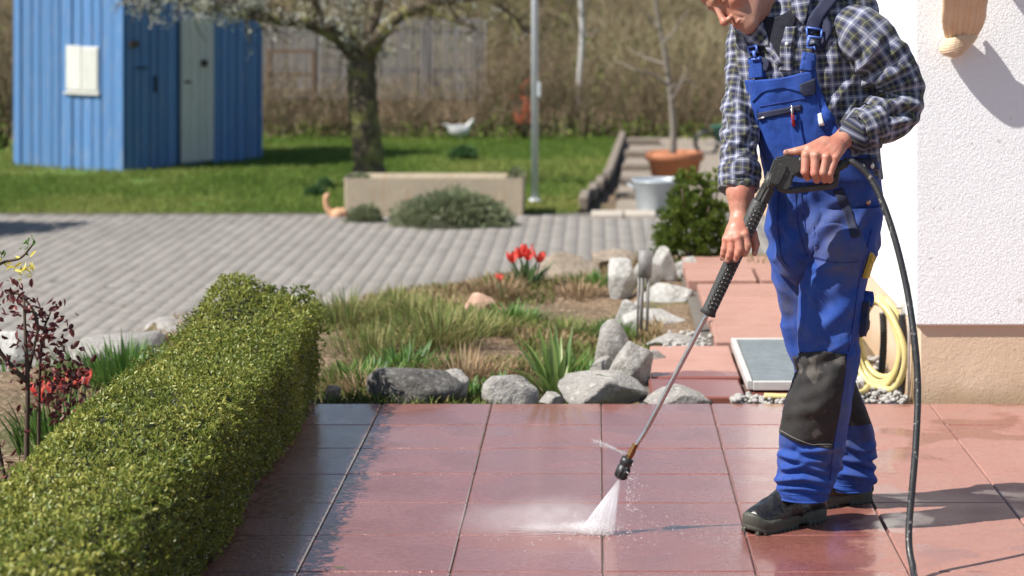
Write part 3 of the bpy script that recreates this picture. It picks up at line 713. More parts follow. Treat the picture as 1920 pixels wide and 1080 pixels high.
for i, (x, y, Y, lb) in enumerate(((985, 548, 12.3, 'tall red tulips in a tight clump before the driveway'),)):
    b = W(x, y, Y); tu = empty('tulip_clump', b, lb, 'tulip')
    ribbons_part('leaf_rosette', tu, b, 20, .24, .036, .7, .55, M_tulipl, 12, rad=.06)
def tulip(parent, base, top, s, mat, seed):
    mb = MB().tube(crom([base, ((base[0] + top[0]) / 2 + .008, (base[1] + top[1]) / 2, (base[2] + top[2]) / 2), top], 4), .004, 6); st = mb.build('stem', M_tulipl, parent, smooth=True, rnd=True)
    r_ = random.Random(seed); mb = MB()
    for k in range(6):
        a = k / 6 * 6.283 + r_.random(); V = []; w_ = s * .62
        ca, sa = math.cos(a), math.sin(a)
        for i in range(6):
            t_ = i / 5; r0 = s * (.18 + .42 * math.sin(t_ * 2.0)) * (1.12 if k % 2 else .98) + s * .1 * t_; ww = w_ * math.sin(min(t_ * .86 + .14, 1) * math.pi) ** .7
            for q in (-1, 0, 1): V.append((top[0] + ca * r0 * (1 if q == 0 else .86) - sa * q * ww / 2, top[1] + sa * r0 * (1 if q == 0 else .86) + ca * q * ww / 2, top[2] + t_ * s * 1.25))
        F = [(i * 3 + q, i * 3 + q + 1, i * 3 + 4 + q, i * 3 + 3 + q) for i in range(5) for q in (0, 1)]; mb.put(V, F, r_.random())
    mb.build('bloom', mat, parent, smooth=True, rnd=True)
tu0 = bpy.data.objects['tulip_clump']
for k, (x, y) in enumerate(((960, 492), (987, 478), (1012, 492), (990, 488), (975, 484))):
    yy = 12.3 + (k % 3) * .04; tulip(tu0, W(985 + (x - 985) * .3, 545, yy), W(x, y, yy), .048, M_red, k)
b = W(940, 560, 11.9); tu1 = empty('tulip', b, 'single small red tulip left of the tall clump', 'tulip'); tulip(tu1, b, W(937, 526, 11.9), .03, M_red, 31); ribbons_part('leaf_rosette', tu1, b, 5, .1, .02, .6, .5, M_tulipl, 13)
# coral tulips behind the hedge on the left
for k, (x, y, Y, s) in enumerate(((142, 716, 8.35, .05), (118, 724, 8.5, .045), (158, 712, 8.7, .045), (70, 735, 8.3, .04), (82, 748, 8.6, .035), (96, 728, 8.8, .04))):
    b = W(x, y + 110, Y); tt = empty('tulip', b, ['coral tulip, largest bloom above the hedge', 'coral tulip left of the largest bloom', 'coral tulip at the right of the coral group', 'low coral tulip near the dark shrub stem', 'lowest coral tulip behind the red shrub', 'coral tulip in the middle behind the shrub leaves'][k], 'tulip', 'coral tulips behind the hedge')
    tulip(tt, b, W(x, y + 8, Y), s, M_pink, 40 + k); ribbons_part('leaf_rosette', tt, b, 7, .26, .03, .55, .5, M_lush, 50 + k)

# grass and herb clumps
def clump(name, x, y, Y, n, L, w_, spread, droop, mat, seed, label, cat='grass clump', rad=.1):
    b = W(x, y, Y); b.z = float(zg(b.x, b.y)) - .01 if Y < 14 else b.z
    e = empty(name, b, label, cat); ribbons_part('blades', e, b, n, L, w_, spread, droop, mat, seed, rad=rad); return e
clump('grass_clump', 820, 690, 10.1, 420, .25, .006, .9, 1.1, M_fgrass, 61, 'largest fresh green grass clump in the bed', rad=.22)
clump('grass_clump', 700, 690, 9.9, 300, .21, .006, .8, .9, M_fgrass, 62, 'green grass clump next to the end of the hedge', rad=.22)
clump('grass_clump', 770, 640, 11.0, 280, .20, .006, .7, .8, M_fgrass, 63, 'green grass clump at the driveway edge', rad=.22)
clump('grass_clump', 650, 640, 11.0, 240, .24, .006, .7, .8, M_fgrass, 64, 'grass clump half behind the hedge end', rad=.2)
clump('dry_grass', 870, 730, 9.3, 260, .20, .005, 1.0, 1.1, M_dry, 65, 'dry straw coloured grass in front of the big green clump', rad=.2)
clump('dry_grass', 930, 580, 12.0, 240, .20, .005, .9, 1.0, M_dry, 66, 'brown dried tuft beside the pinkish stone', rad=.16)
clump('dry_grass', 690, 735, 8.95, 220, .14, .005, 1.0, 1.1, M_dry, 67, 'low dry grass behind the dark boulder', rad=.2)
clump('dry_grass', 1085, 560, 12.0, 260, .14, .005, 1.1, 1.1, M_dry, 68, 'rusty dried tuft below the brown boulder', rad=.16)
clump('dry_grass', 1000, 640, 10.4, 300, .10, .005, 1.3, 1.2, M_dry, 69, 'flattened dry grass in the middle of the bed', rad=.3)
clump('dry_grass', 955, 700, 9.4, 200, .13, .005, 1.2, 1.2, M_dry, 70, 'dry tuft behind the small patio rock', rad=.18)
clump('herb', 1140, 610, 10.6, 170, .13, .011, .9, .7, M_lush, 71, 'bright green leafy herb below the white stones', 'herb', rad=.14)
clump('herb', 880, 752, 8.95, 60, .10, .012, 1.1, .8, M_lush, 72, 'low green weed behind the dark and grey boulders', 'herb', rad=.12)
clump('herb', 1030, 752, 8.85, 60, .12, .008, .9, .8, M_fgrass, 73, 'fresh grass tuft between the two patio rocks', 'herb', rad=.08)
clump('herb', 1255, 648, 10.0, 40, .06, .01, 1.1, .8, M_lush, 74, 'tiny weed in the gravel beside the path', 'herb', rad=.08)
clump('herb', 1425, 520, 12.5, 160, .16, .012, .9, .7, M_fgrass, 75, 'leafy plant by the house end of the path', 'herb', rad=.14)
clump('herb', 1180, 560, 11.2, 110, .10, .01, 1.0, .7, M_fgrass, 76, 'small plant growing between the white stones', 'herb', rad=.1)
clump('grass_clump', 240, 760, 9.2, 420, .22, .010, .8, .8, M_lush, 77, 'bright green grass behind the middle of the hedge', rad=.3)
clump('grass_clump', 40, 690, 9.6, 300, .22, .010, .8, .8, M_lush, 78, 'green grass behind the red leaved shrub', rad=.3)
clump('grass_clump', 120, 830, 7.8, 220, .24, .012, .6, .6, M_lush, 79, 'tall green blades under the coral tulips', rad=.16)
for k, (x, y, Y, n, L, w_, m_, lb) in enumerate(((690, 715, 9.25, 150, .16, .012, M_lush, 'leafy green herb beside the hedge end'), (760, 700, 9.5, 160, .18, .011, M_lush, 'leafy green herb left of the largest grass clump'), (900, 650, 10.6, 200, .17, .009, M_fgrass, 'fresh herb right of the largest grass clump'),
    (960, 610, 11.2, 170, .13, .010, M_lush, 'green tuft below the single red tulip'), (1060, 620, 10.7, 150, .12, .010, M_fgrass, 'pale green tuft in the bed centre'), (1090, 690, 9.5, 150, .15, .010, M_lush, 'green tuft left of the upright pointed rock'),
    (1000, 690, 9.6, 160, .13, .009, M_fgrass, 'grassy tuft behind the strappy plant'), (930, 735, 9.0, 130, .12, .010, M_lush, 'herb between the two left patio rocks'), (740, 610, 11.6, 170, .16, .008, M_fgrass, 'grass tuft behind the green clumps by the driveway'), (1120, 530, 12.4, 130, .12, .010, M_lush, 'green tuft beside the brown boulder'), (640, 715, 9.2, 150, .14, .010, M_fgrass, 'weed patch at the foot of the hedge end'), (1150, 660, 9.9, 90, .10, .010, M_fgrass, 'weed behind the upright pointed rock'))):
    clump('herb', x, y, Y, n, L, w_, 1.0, .9, m_, 200 + k, lb, 'herb', rad=.16)
for k, (x0, x1, y0, y1, Y, m_, lb) in enumerate(((1150, 1200, 560, 612, 11.0, M_rockl, 'angular pale stone left of the broad slab in the pile'), (1255, 1310, 545, 600, 11.9, M_rockl, 'pale stone at the right end of the pile by the path'), (1188, 1240, 490, 540, 12.1, M_rock, 'grey stone wedged between the upper white stones'), (1185, 1250, 655, 700, 9.5, M_rock, 'grey angular rock before the flat path stone'), (1010, 1060, 735, 760, 8.66, M_rock, 'little grey stone below the strappy plant'), (1100, 1160, 668, 716, 9.1, M_rock, 'grey rock at the left foot of the upright pointed rock'))):
    rock(x0, x1, y0, y1, Y, m_, lb, 60 + k, blocky=.2)
g = np.random.default_rng(17); n = 34000
bx = g.uniform(-2.2, .3, n); by = g.uniform(8.5, 13.4, n); k_ = (by < np.interp(bx, CX, CY) - .02) & (vnoise(np.stack([bx * 2.2, by * 2.2, 0 * bx], 1), 2) > -.1); bx, by = bx[k_], by[k_]
V, F, R = blades(np.stack([bx, by, zg(bx, by) - .005], 1), .055, .007, .9, g)
R = np.clip(R * .5 + .5 * sst(-.2, .5, vnoise(np.stack([bx * 1.5, by * 1.5, 0 * bx], 1), 6))[np.repeat(np.arange(len(bx)), 5)], 0, 1)
t = NT('bed_cover'); r = t.attr('rnd'); M_cover = t.fin(t.ramp(r, (0.0, (.06, .10, .02)), (.38, (.13, .15, .04)), (.55, (.24, .17, .09)), (1.0, (.38, .28, .17))), .8, spec=.15)
tag(add('bed_litter', V, F, M_cover, smooth=False, attrs={'rnd': R}), 'low weeds and dry litter covering the flower bed', 'ground cover', kind='stuff')

# ---- bed debris on the patio: a twig and a few fallen leaves
for k, (x, y) in enumerate(((1057, 825), (520, 846), (424, 994), (640, 1064), (700, 822))):
    p_ = G(x, y, .004); a = random.uniform(-.3, .3); V, F = ribbon(p_ - Vector((.02, 0, 0)), (1, a, .02), .045, .009 if k else .003, .05)
    tag(add('fallen_leaf', V, F, M_dry if k in (0, 4) else M_strap, attrs={'rnd': [.3] * len(V)}), ['thin brown twig lying on the wet slabs', 'pale green leaf on the wet slab by the hedge, farther one', 'pale green leaf on the wet slab by the hedge, nearer one', 'tiny leaf standing on the slab near the picture bottom', 'small brown leaf in the hedge shadow'][k], 'leaf')

# ---- wind chime on a thin stake
b = G(1207, 640, -.06); ch = empty('wind_chime', b, 'thin grey wind chime with hanging tubes beside the white stones', 'wind chime'); Yc = b.y
M_steel = simple('weathered_steel', (.26, .25, .24), (.17, .16, .15), 30, .65, .0006, 150, metal=.2)
MB().tube([W(1212, 645, Yc + .02), W(1214, 408, Yc + .02)], .0035, 6).build('stake', M_steel, ch, smooth=True)
MB().tube([W(1211, 470, Yc), W(1209, 520, Yc)], [.034, .03], 14).build('cap', M_steel, ch, smooth=True)
for k in range(5):
    a = k / 5 * 6.283 + .5; MB().tube([W(1208, 520, Yc) + Vector((.024 * math.cos(a), .024 * math.sin(a), 0)), W(1205, 612 + 8 * (k % 3), Yc) + Vector((.024 * math.cos(a), .024 * math.sin(a), 0))], .0055, 8).build('chime_tube', M_steel, ch, smooth=True)

# ---- mounded dwarf pine by the path
M_pine = leafmat('pine_needle', (.045, .085, .014), (.12, .185, .03), (.26, .29, .06), .3, .5, .3)
pc = W(1302, 520, 12.9); pc.z = -.10; pn = empty('dwarf_pine', pc, 'dense green dwarf pine mound beside the path', 'shrub')
g = np.random.default_rng(23); Vs, Fs, Rs, off = [], [], [], 0
for s in range(620):
    d = rdir(1, g)[0]; d[2] = abs(d[2]) * 1.05 - .05; rr = (.55 + .5 * g.uniform(0, 1)) * (1 + .20 * vnoise(d[None] * 2.6, 9)[0])
    c = np.array(pc) + d * np.array([.225, .225, .56]) * rr + [0, 0, .03]; m = 26; dd = d[None] * .8 + rdir(m, g) * .8 + [0, 0, .3]
    V, F = leaves_geo(np.tile(c, (m, 1)), dd, rdir(m, g), g.uniform(.03, .055, m), .004, .1)
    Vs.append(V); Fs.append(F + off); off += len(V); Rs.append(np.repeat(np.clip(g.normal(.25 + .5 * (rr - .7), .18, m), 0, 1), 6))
tag(add('foliage', np.concatenate(Vs), np.concatenate(Fs), M_pine, pn, smooth=False, attrs={'rnd': np.concatenate(Rs)}), kind='stuff')
mb = MB()
for k in range(12):
    a = k / 12 * 6.283; mb.tube(crom([pc, pc + Vector((.06 * math.cos(a), .06 * math.sin(a), .15)), pc + Vector((.15 * math.cos(a), .15 * math.sin(a), .3 + .1 * (k % 3)))], 4), np.linspace(.012, .004, 9), 6)
mb.build('branches', M_twig, pn, smooth=True)

# ---- red leaved shrub at the left, forsythia twig
M_redleaf = leafmat('burgundy_leaf', (.045, .010, .014), (.105, .022, .028), (.20, .06, .05), .3, .4)
sb = W(55, 960, 7.3); sb.z = -.05; sh = empty('red_leaved_shrub', sb, 'dark red leaved shrub with bare stems behind the hedge', 'shrub')
mb = MB(); lc, ld = [], []
def twigpath(pp, r0, r1):
    P = crom([W(x, y, Y) for x, y, Y in pp], 5); mb.tube(P, np.linspace(r0, r1, len(P)), 6); return P
for pp, r0, r1 in (([(52, 975, 7.3), (50, 850, 7.3), (52, 715, 7.3), (48, 640, 7.3), (45, 560, 7.32)], .011, .004), ([(51, 715, 7.3), (25, 690, 7.28), (-5, 650, 7.26), (-20, 600, 7.25)], .010, .004),
                   ([(74, 920, 7.5), (73, 800, 7.45), (75, 690, 7.4), (82, 620, 7.4), (95, 585, 7.4)], .007, .003), ([(52, 700, 7.3), (62, 660, 7.33), (70, 600, 7.35), (40, 555, 7.35), (12, 548, 7.35)], .006, .003),
                   ([(20, 960, 7.2), (5, 880, 7.2), (-10, 800, 7.2)], .009, .005), ([(120, 900, 7.6), (128, 800, 7.6), (135, 720, 7.6), (150, 680, 7.6)], .005, .002), ([(100, 900, 7.7), (105, 760, 7.7), (112, 690, 7.7)], .005, .002)):
    P = twigpath(pp, r0, r1)
    for q in P[len(P) // 3:]:
        for _ in range(3): lc.append(q + rng.normal(0, .018, 3)); ld.append(rng.normal(0, 1, 3) + [0, 0, .5])
for (x, y, s, n) in ((105, 620, 22, 40), (60, 590, 20, 26), (110, 710, 30, 60), (150, 705, 16, 24), (90, 670, 26, 40), (20, 560, 14, 14), (130, 745, 26, 40)):
    for _ in range(n): lc.append(np.array(W(x + rng.normal(0, s), y + rng.normal(0, s), 7.4 + rng.normal(0, .05)))); ld.append(rng.normal(0, 1, 3))
mb.build('stem', M_twig, sh, smooth=True)
lc, ld = np.array(lc), np.array(ld); m = len(lc); V, F = leaves_geo(lc, ld, rdir(m), rng.uniform(.02, .036, m), rng.uniform(.011, .018, m), .2)
tag(add('foliage', V, F, M_redleaf, sh, smooth=False, attrs={'rnd': np.repeat(rng.uniform(0, 1, m), 6)}), kind='stuff')
M_fors = leafmat('yellow_petal', (.45, .38, .03), (.70, .58, .05), (.8, .72, .25), .4, .5)
fb = W(-90, 700, 7.0); fs = empty('forsythia', Vector((fb.x, fb.y, -.05)), 'forsythia twig with yellow blossoms reaching in at the left', 'shrub')
mb = MB(); P = crom([(fb.x, fb.y, -.05), W(-110, 640, 7.0), W(-60, 540, 7.0), W(0, 495, 7.0), W(38, 484, 7.0), W(62, 458, 7.0)], 6); mb.tube(P, np.linspace(.008, .003, len(P)), 6); mb.build('stem', M_twig, fs, smooth=True)
lc = np.concatenate([np.array(W(x, y, 7.0)) + rng.normal(0, s, (n, 3)) for x, y, s, n in ((38, 496, .013, 14), (3, 487, .01, 6), (52, 486, .009, 6))]); m = len(lc)
V, F = leaves_geo(lc, rng.normal(0, 1, (m, 3)) + [0, 0, -.8], rdir(m), .03, .010, .2); add('bloom', V, F, M_fors, fs, smooth=False, attrs={'rnd': np.repeat(rng.uniform(.2, 1, m), 6)})
lc = np.concatenate([np.array(W(x, y, 7.0)) + rng.normal(0, .008, (n, 3)) for x, y, n in ((62, 456, 5), (45, 468, 5), (2, 480, 5))]); m = len(lc)
V, F = leaves_geo(lc, rng.normal(0, 1, (m, 3)) + [0, 0, .8], rdir(m), .02, .008, .2); add('leaf_buds', V, F, M_lush, fs, smooth=False, attrs={'rnd': np.repeat(rng.uniform(.2, 1, m), 6)})
# ================================================================== BACKGROUND
LZ0 = -.955
# ---- blue shed
def paint(name, a, b, wear):
    t = NT(name); p = t.pos(); ps = t.scale(p, (9, 9, .7))
    c = t.mix(t.ramp(t.noise(ps, 2, 5), (.3, 0.0), (.7, 1.0)), a, b)
    c = t.mix(t.ramp(t.noise(t.scale(p, (14, 14, 1.4)), 2.2, 5), (.56, 0.0), (.70, .8)), c, wear)
    r = t.n('ShaderNodeObjectInfo').outputs['Random']; c = t.mix(t.math('MULTIPLY', r, .55), c, tuple(x * .55 for x in a))
    return t.fin(c, .6, t.bump(t.noise(t.scale(p, (40, 40, 2)), 2, 4), .6, .004), spec=.3)
M_blue = paint('blue_board_paint', (.105, .235, .46), (.085, .19, .40), (.27, .29, .35))
M_white = paint('old_white_paint', (.70, .69, .64), (.60, .59, .55), (.40, .37, .33))
M_grey = paint('grey_green_door_paint', (.62, .63, .58), (.55, .555, .51), (.35, .32, .28))
M_dark = simple('dark_iron', (.04, .035, .03), None, 20, .6, metal=.4)
cY = 30.0; c0 = Vector(((235 - XV) * cY / FPX, cY, LZ0)); angR = math.radians(57); angL = math.radians(33)
dR = Vector((math.cos(angR), math.sin(angR), 0)); dL = Vector((-math.cos(angL), math.sin(angL), 0))
LR, LL, SH = 2.64, 2.04, 2.75
shed = empty('garden_shed', c0, 'blue board shed with a pale narrow door on the lawn', 'shed')
nR = Vector((dR.y, -dR.x, 0)); nL = Vector((dL.y * -1, dL.x, 0)); nL = Vector((-dL.y, dL.x, 0)) if (-dL.y) < 0 else Vector((dL.y, -dL.x, 0))
core = [c0, c0 + dR * LR, c0 + dR * LR + dL * LL, c0 + dL * LL]
cen = sum(core, Vector()) / 4
V = [tuple(cen + (q - cen) * .985 + Vector((0, 0, z))) for z in (-.05, SH - .05) for q in core]; add('wall_core', V, [(0, 1, 5, 4), (1, 2, 6, 5), (2, 3, 7, 6), (3, 0, 4, 7), (4, 5, 6, 7)], M_blue, shed, smooth=False)
def boards(o, d, n, L, wid, mat, seed, skip=None):
    r_ = random.Random(seed); s = 0.0
    while s < L - .02:
        w_ = min(wid * r_.uniform(.8, 1.25), L - s)
        if not (skip and skip[0] - .02 < s + w_ / 2 < skip[1] + .02):
            pr = r_.choice((.0, .014)) + r_.uniform(0, .006); c = o + d * (s + w_ / 2) + n * (pr / 2 + .004) + Vector((0, 0, SH / 2 - .02 + r_.uniform(-.02, .02)))
            mb = MB().box((0, 0, 0), (w_ - .022, .022 + pr, SH), bev=.003); R = Matrix((d, -n, Vector((0, 0, 1)))).transposed()
            VV = np.concatenate(mb.V) @ np.array(R).T + np.array(c); add('board', VV, mb.F, mat, shed, smooth=False)
        s += w_
dw0 = dR * 0; DW0, DW1 = .99, 1.61
boards(c0, dR, nR, LR, .15, M_blue, 4, (DW0, DW1)); boards(c0, dL, nL, LL, .185, M_blue, 5)
def panel(name, o, d, n, s0, s1, z0, z1, th, mat, parent, off=.03):
    c = o + d * ((s0 + s1) / 2) + n * (off + th / 2) + Vector((0, 0, (z0 + z1) / 2)); mb = MB().box((0, 0, 0), (s1 - s0, th, z1 - z0), bev=.004)
    R = Matrix((d, -n, Vector((0, 0, 1)))).transposed(); return add(name, np.concatenate(mb.V) @ np.array(R).T + np.array(c), mb.F, mat, parent, smooth=False)
door = panel('door', c0, dR, nR, DW0, DW1, .06, 1.98, .03, M_grey, shed)
for k in range(4): panel('plank', c0, dR, nR, DW0 + .015 + k * .150, DW0 + .015 + k * .150 + .143, .08, 1.96, .012, M_grey, door, off=.058)
panel('handle', c0, dR, nR, DW0 + .36, DW0 + .44, 1.33, 1.42, .05, M_dark, door, off=.07)
panel('latch', c0, dR, nR, DW0 + .04, DW0 + .16, 1.12, 1.15, .02, M_dark, door, off=.07)
for (s0, s1, z0, z1, nm) in ((.04, .20, 1.62, 1.70, 'sign_board'), (.16, .36, 1.34, 1.36, 'bar'), (.50, .53, 1.02, 1.24, 'hasp')): panel(nm, c0, dR, nR, s0, s1, z0, z1, .02, M_dark if nm != 'sign_board' else M_twig, shed, off=.03)
shut = panel('window_frame', c0, dL, nL, .45, 1.02, 1.03, 1.62, .012, M_white, shed, off=.024)
panel('shutter', c0, dL, nL, .46, .735, 1.05, 1.60, .010, M_white, shut, off=.037); panel('shutter', c0, dL, nL, .755, 1.03, 1.05, 1.63, .010, M_white, shut, off=.037); panel('sill', c0, dL, nL, .42, 1.06, .99, 1.025, .035, M_white, shut, off=.024)
mb = MB(); ov = [cen + (q - cen) * 1.12 + Vector((0, 0, SH - .02)) for q in core]; ov2 = [q + Vector((0, 0, .12)) for q in ov]; mb.put([tuple(q) for q in ov + ov2], [(3, 2, 1, 0), (4, 5, 6, 7), (0, 1, 5, 4), (1, 2, 6, 5), (2, 3, 7, 6), (3, 0, 4, 7)]); mb.build('roof', M_dark, shed)

# ---- blossoming fruit tree
t = NT('lichen_bark'); p = t.pos(); ps = t.scale(p, (1, 1, .35))
c = t.mix(t.ramp(t.noise(ps, 14, 5), (.35, 0.0), (.65, 1.0)), (.14, .11, .075), (.075, .06, .045))
c = t.mix(t.ramp(t.noise(p, 5, 4), (.48, 0.0), (.62, .85)), c, (.22, .21, .075))
M_bark = t.fin(c, .95, t.bump(t.noise(ps, 30, 5), 1.0, .03), spec=.15)
TY = 28.0
tb = W(692, 356, TY); tree = empty('fruit_tree', tb, 'blossoming old fruit tree with a lichen covered trunk on the lawn', 'tree')
ends = []
def limb(mb, pts, r0, r1, n=10):
    P = crom([W(x, y, TY + d) for x, y, d in pts], 6); rr = np.linspace(r0, r1, len(P)) * (1 + .06 * np.sin(np.arange(len(P)) * 1.7)); mb.tube(P, rr, n); return P
mb = MB(); limb(mb, [(693, 372, 0), (692, 340, 0), (690, 290, 0), (683, 220, 0), (679, 150, 0), (681, 100, 0)], .205, .165, 14); mb.build('trunk', M_bark, tree, smooth=True)
BR = [([(676, 122, 0), (655, 92, -.1), (628, 66, -.2), (580, 44, -.3), (520, 36, -.4), (484, 26, -.45), (466, 2, -.5), (440, -50, -.5)], .105, .05),
      ([(683, 112, 0), (688, 75, .1), (700, 40, .1), (708, 0, .2), (715, -90, .2)], .11, .05), ([(685, 112, 0), (706, 78, -.2), (735, 40, -.3), (785, 12, -.4), (840, 0, -.4), (910, -12, -.5), (960, -40, -.5)], .10, .04),
      ([(676, 112, 0), (662, 70, .3), (654, 30, .5), (650, -10, .6), (640, -90, .8)], .075, .035), ([(620, 62, -.2), (600, 20, -.4), (570, -30, -.5)], .04, .02),
      ([(520, 36, -.4), (450, 30, -.6), (390, 10, -.8), (330, -30, -.9)], .035, .012), ([(790, 10, -.4), (850, 40, -.5), (905, 50, -.6)], .025, .008), ([(910, -10, -.5), (960, 30, -.6), (985, 60, -.6)], .025, .008),
      ([(475, 10, -.5), (420, -5, -.6), (360, -15, -.8), (260, -10, -1)], .035, .01)]
paths = []
for pts, r0, r1 in BR:
    mb = MB(); P = limb(mb, pts, r0, r1); paths.append(P); mb.build('branch', M_bark, tree, smooth=True)
mb = MB(); tips = []; r_ = random.Random(5); allp = np.concatenate([P[2:] for P in paths])
for k in range(420):
    q = Vector(allp[r_.randrange(len(allp))]); d = Vector((r_.gauss(0, 1), r_.gauss(0, 1), r_.gauss(.35, .8))).normalized(); P = [q]
    for s in range(4): d = (d + Vector((r_.gauss(0, .3), r_.gauss(0, .3), r_.gauss(.05, .25)))).normalized(); P.append(P[-1] + d * r_.uniform(.07, .18)); tips.append(P[-1])
    mb.tube(P, np.linspace(.012, .004, 5), 4, cap=False)
# drooping spray hanging before the shed
for k in range(70):
    x = r_.uniform(240, 480); q = W(x, -15, TY - .9); P = [q]; d = Vector((r_.gauss(0, .6), r_.gauss(0, .4), -.6)).normalized()
    for s in range(4): d = (d + Vector((r_.gauss(0, .35), r_.gauss(0, .3), r_.gauss(-.05, .3)))).normalized(); P.append(P[-1] + d * r_.uniform(.05, .13)); tips.append(P[-1]); tips.append(P[-1])
    mb.tube(P, np.linspace(.010, .004, 5), 4, cap=False)
mb.build('twigs', M_bark, tree, smooth=True)
T = np.array([tuple(q) for q in tips]); T = T[T[:, 2] > .2]; T = T[rng.uniform(0, 1, len(T)) < np.where(T[:, 0] < (770 - XV) * TY / FPX, .26, .06)]; C = np.repeat(T, 7, 0) + rng.normal(0, .035, (len(T) * 7, 3)); m = len(C)
M_bloss = leafmat('blossom', (.30, .34, .20), (.58, .58, .48), (.80, .80, .74), .4, .6)
V, F = leaves_geo(C, rdir(m), rdir(m), rng.uniform(.022, .04, m), .026, .2)
tag(add('crown', V, F, M_bloss, tree, smooth=False, attrs={'rnd': np.repeat(rng.uniform(0, 1, m), 6)}), kind='stuff')

# ---- flag pole, stone trough, herbs, clay figure
M_pole = simple('white_pole_paint', (.66, .69, .72), (.60, .63, .66), 20, .35, .0004, 80)
pb = G(1003, 381, LZ0); po = empty('flag_pole', pb, 'tall slim white metal pole on the lawn', 'pole')
MB().tube([pb, pb + Vector((0, 0, 6.5))], [.040, .034], 16).build('mast', M_pole, po, smooth=True); MB().tube([pb, pb + Vector((0, 0, .05))], [.09, .06], 16).build('foot', M_pole, po, smooth=True)
MB().box(pb + Vector((.05, -.03, 1.27)), (.03, .03, .16), bev=.006).build('cleat', M_pole, po)
t = NT('trough_concrete'); p = t.pos()
c = t.mix(t.ramp(t.noise(p, 3.5, 6), (.3, 0.0), (.7, 1.0)), (.47, .39, .28), (.38, .32, .24)); c = t.mix(t.ramp(t.noise(t.scale(p, (6, 6, .8)), 2, 4), (.55, 0.0), (.68, .5)), c, (.42, .27, .16))
M_trough = t.fin(c, .9, t.bump(t.noise(p, 40, 5), .6, .01), spec=.2)
ty = 24.25; a, b = W(645, 414, ty), W(982, 414, ty); tz = W(0, 334, ty).z; tl = b.x - a.x; thh = tz - LZ0 + .01
tr = empty('stone_trough', ((a.x + b.x) / 2, ty + .3, LZ0), 'long pale stone trough planter at the lawn edge', 'planter')
cx = (a.x + b.x) / 2
bm = bmesh.new(); bmesh.ops.create_cube(bm, size=1)
for v in bm.verts: v.co = Vector((v.co.x * tl * (1 if v.co.z > 0 else .99), v.co.y * .62 * (1 if v.co.z > 0 else .97), v.co.z * thh))
top = [f for f in bm.faces if f.normal.z > .9]; r = bmesh.ops.inset_region(bm, faces=top, thickness=.065); 
for v in top[0].verts: v.co.z -= .10
bmesh.ops.bevel(bm, geom=[e for e in bm.edges], offset=.010, segments=1, affect='EDGES'); me = bpy.data.meshes.new('basin'); bm.to_mesh(me); bm.free(); me.materials.append(M_trough)
o = link('basin', me); o.parent = tr; o.location = (0, .02, thh / 2); me.polygons.foreach_set('use_smooth', [False] * len(me.polygons))
add('soil_fill', [(a.x + .08, ty + .07, tz - .06), (b.x - .08, ty + .07, tz - .06), (b.x - .08, ty + .56, tz - .06), (a.x + .08, ty + .56, tz - .06)], [(0, 1, 2, 3)], soil, tr)
M_sage = leafmat('sage_leaf', (.09, .115, .05), (.20, .235, .125), (.34, .37, .23), .25, .7, .15)
def mound(name, x, y, Y, rx, rz, n, mat, label, cat, seed, ll=.06, lw=.012, ry=None, z=None):
    g = np.random.default_rng(seed); c = W(x, y, Y); c.z = LZ0 if z is None else z; e = empty(name, c, label, cat); ry = ry or rx * .8
    d = rdir(n, g); d[:, 2] = np.abs(d[:, 2]); rr = (.62 + .42 * g.uniform(0, 1, n)) * (1 + .22 * vnoise(d * 2.3 + seed, 3)); C = np.array(c) + d * [rx, ry, rz] * rr[:, None]
    V, F = leaves_geo(C, d * .9 + rdir(n, g) * .7 + [0, 0, .35], rdir(n, g), g.uniform(.6, 1.2, n) * ll, lw, .2)
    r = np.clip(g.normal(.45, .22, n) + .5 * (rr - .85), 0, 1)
    tag(add('foliage', V, F, mat, e, smooth=False, attrs={'rnd': np.repeat(r, 6)}), kind='stuff')
    mb = MB()
    for k in range(14):
        a_ = k / 14 * 6.283; q = Vector((rx * .6 * math.cos(a_), ry * .6 * math.sin(a_), rz * .6)); mb.tube([c, c + q * .5 + Vector((0, 0, .02)), c + q], [.012, .008, .004], 5)
    mb.build('stems', M_twig, e, smooth=True); return e
mound('lavender_bush', 853, 428, 23.4, .57, .37, 5200, M_sage, 'large grey green lavender mound in front of the trough', 'bush', 3, .075, .014)
mound('lavender_bush', 683, 420, 23.7, .18, .19, 1300, M_sage, 'small grey green tuft at the left foot of the trough', 'bush', 4, .06, .012)
mound('trough_plant', 672, 336, 24.6, .13, .05, 400, M_sage, 'low plant in the left end of the trough', 'plant', 6, .05, .012, z=tz - .06)
mound('trough_plant', 968, 330, 24.7, .08, .12, 260, M_sage, 'small plant in the right end of the trough', 'plant', 7, .05, .012, z=tz - .06)
M_clay = simple('pale_clay', (.66, .38, .22), (.56, .30, .17), 9, .7, .003, 80)
cb = W(628, 414, 24.2); cl = empty('clay_swan', Vector((cb.x, cb.y, LZ0)), 'curved orange clay garden figure at the left end of the trough', 'figurine')
V, F = tube_geo(crom([W(648, 396, 24.2), W(638, 403, 24.2), (W(624, 401, 24.2)), W(613, 388, 24.2), W(611, 372, 24.2), W(617, 362, 24.2)], 7), np.interp(np.linspace(0, 1, 36), [0, .25, .5, .75, .9, 1], [.05, .055, .035, .028, .03, .008]), 12); add('neck_curl', V, F, M_clay, cl)
lathe('body', (W(634, 0, 24.2).x, 24.2, LZ0), [(.001, 0), (.06, .0), (.085, .04), (.07, .09), (.02, .115), (.001, .12)], M_clay, cl, 16)

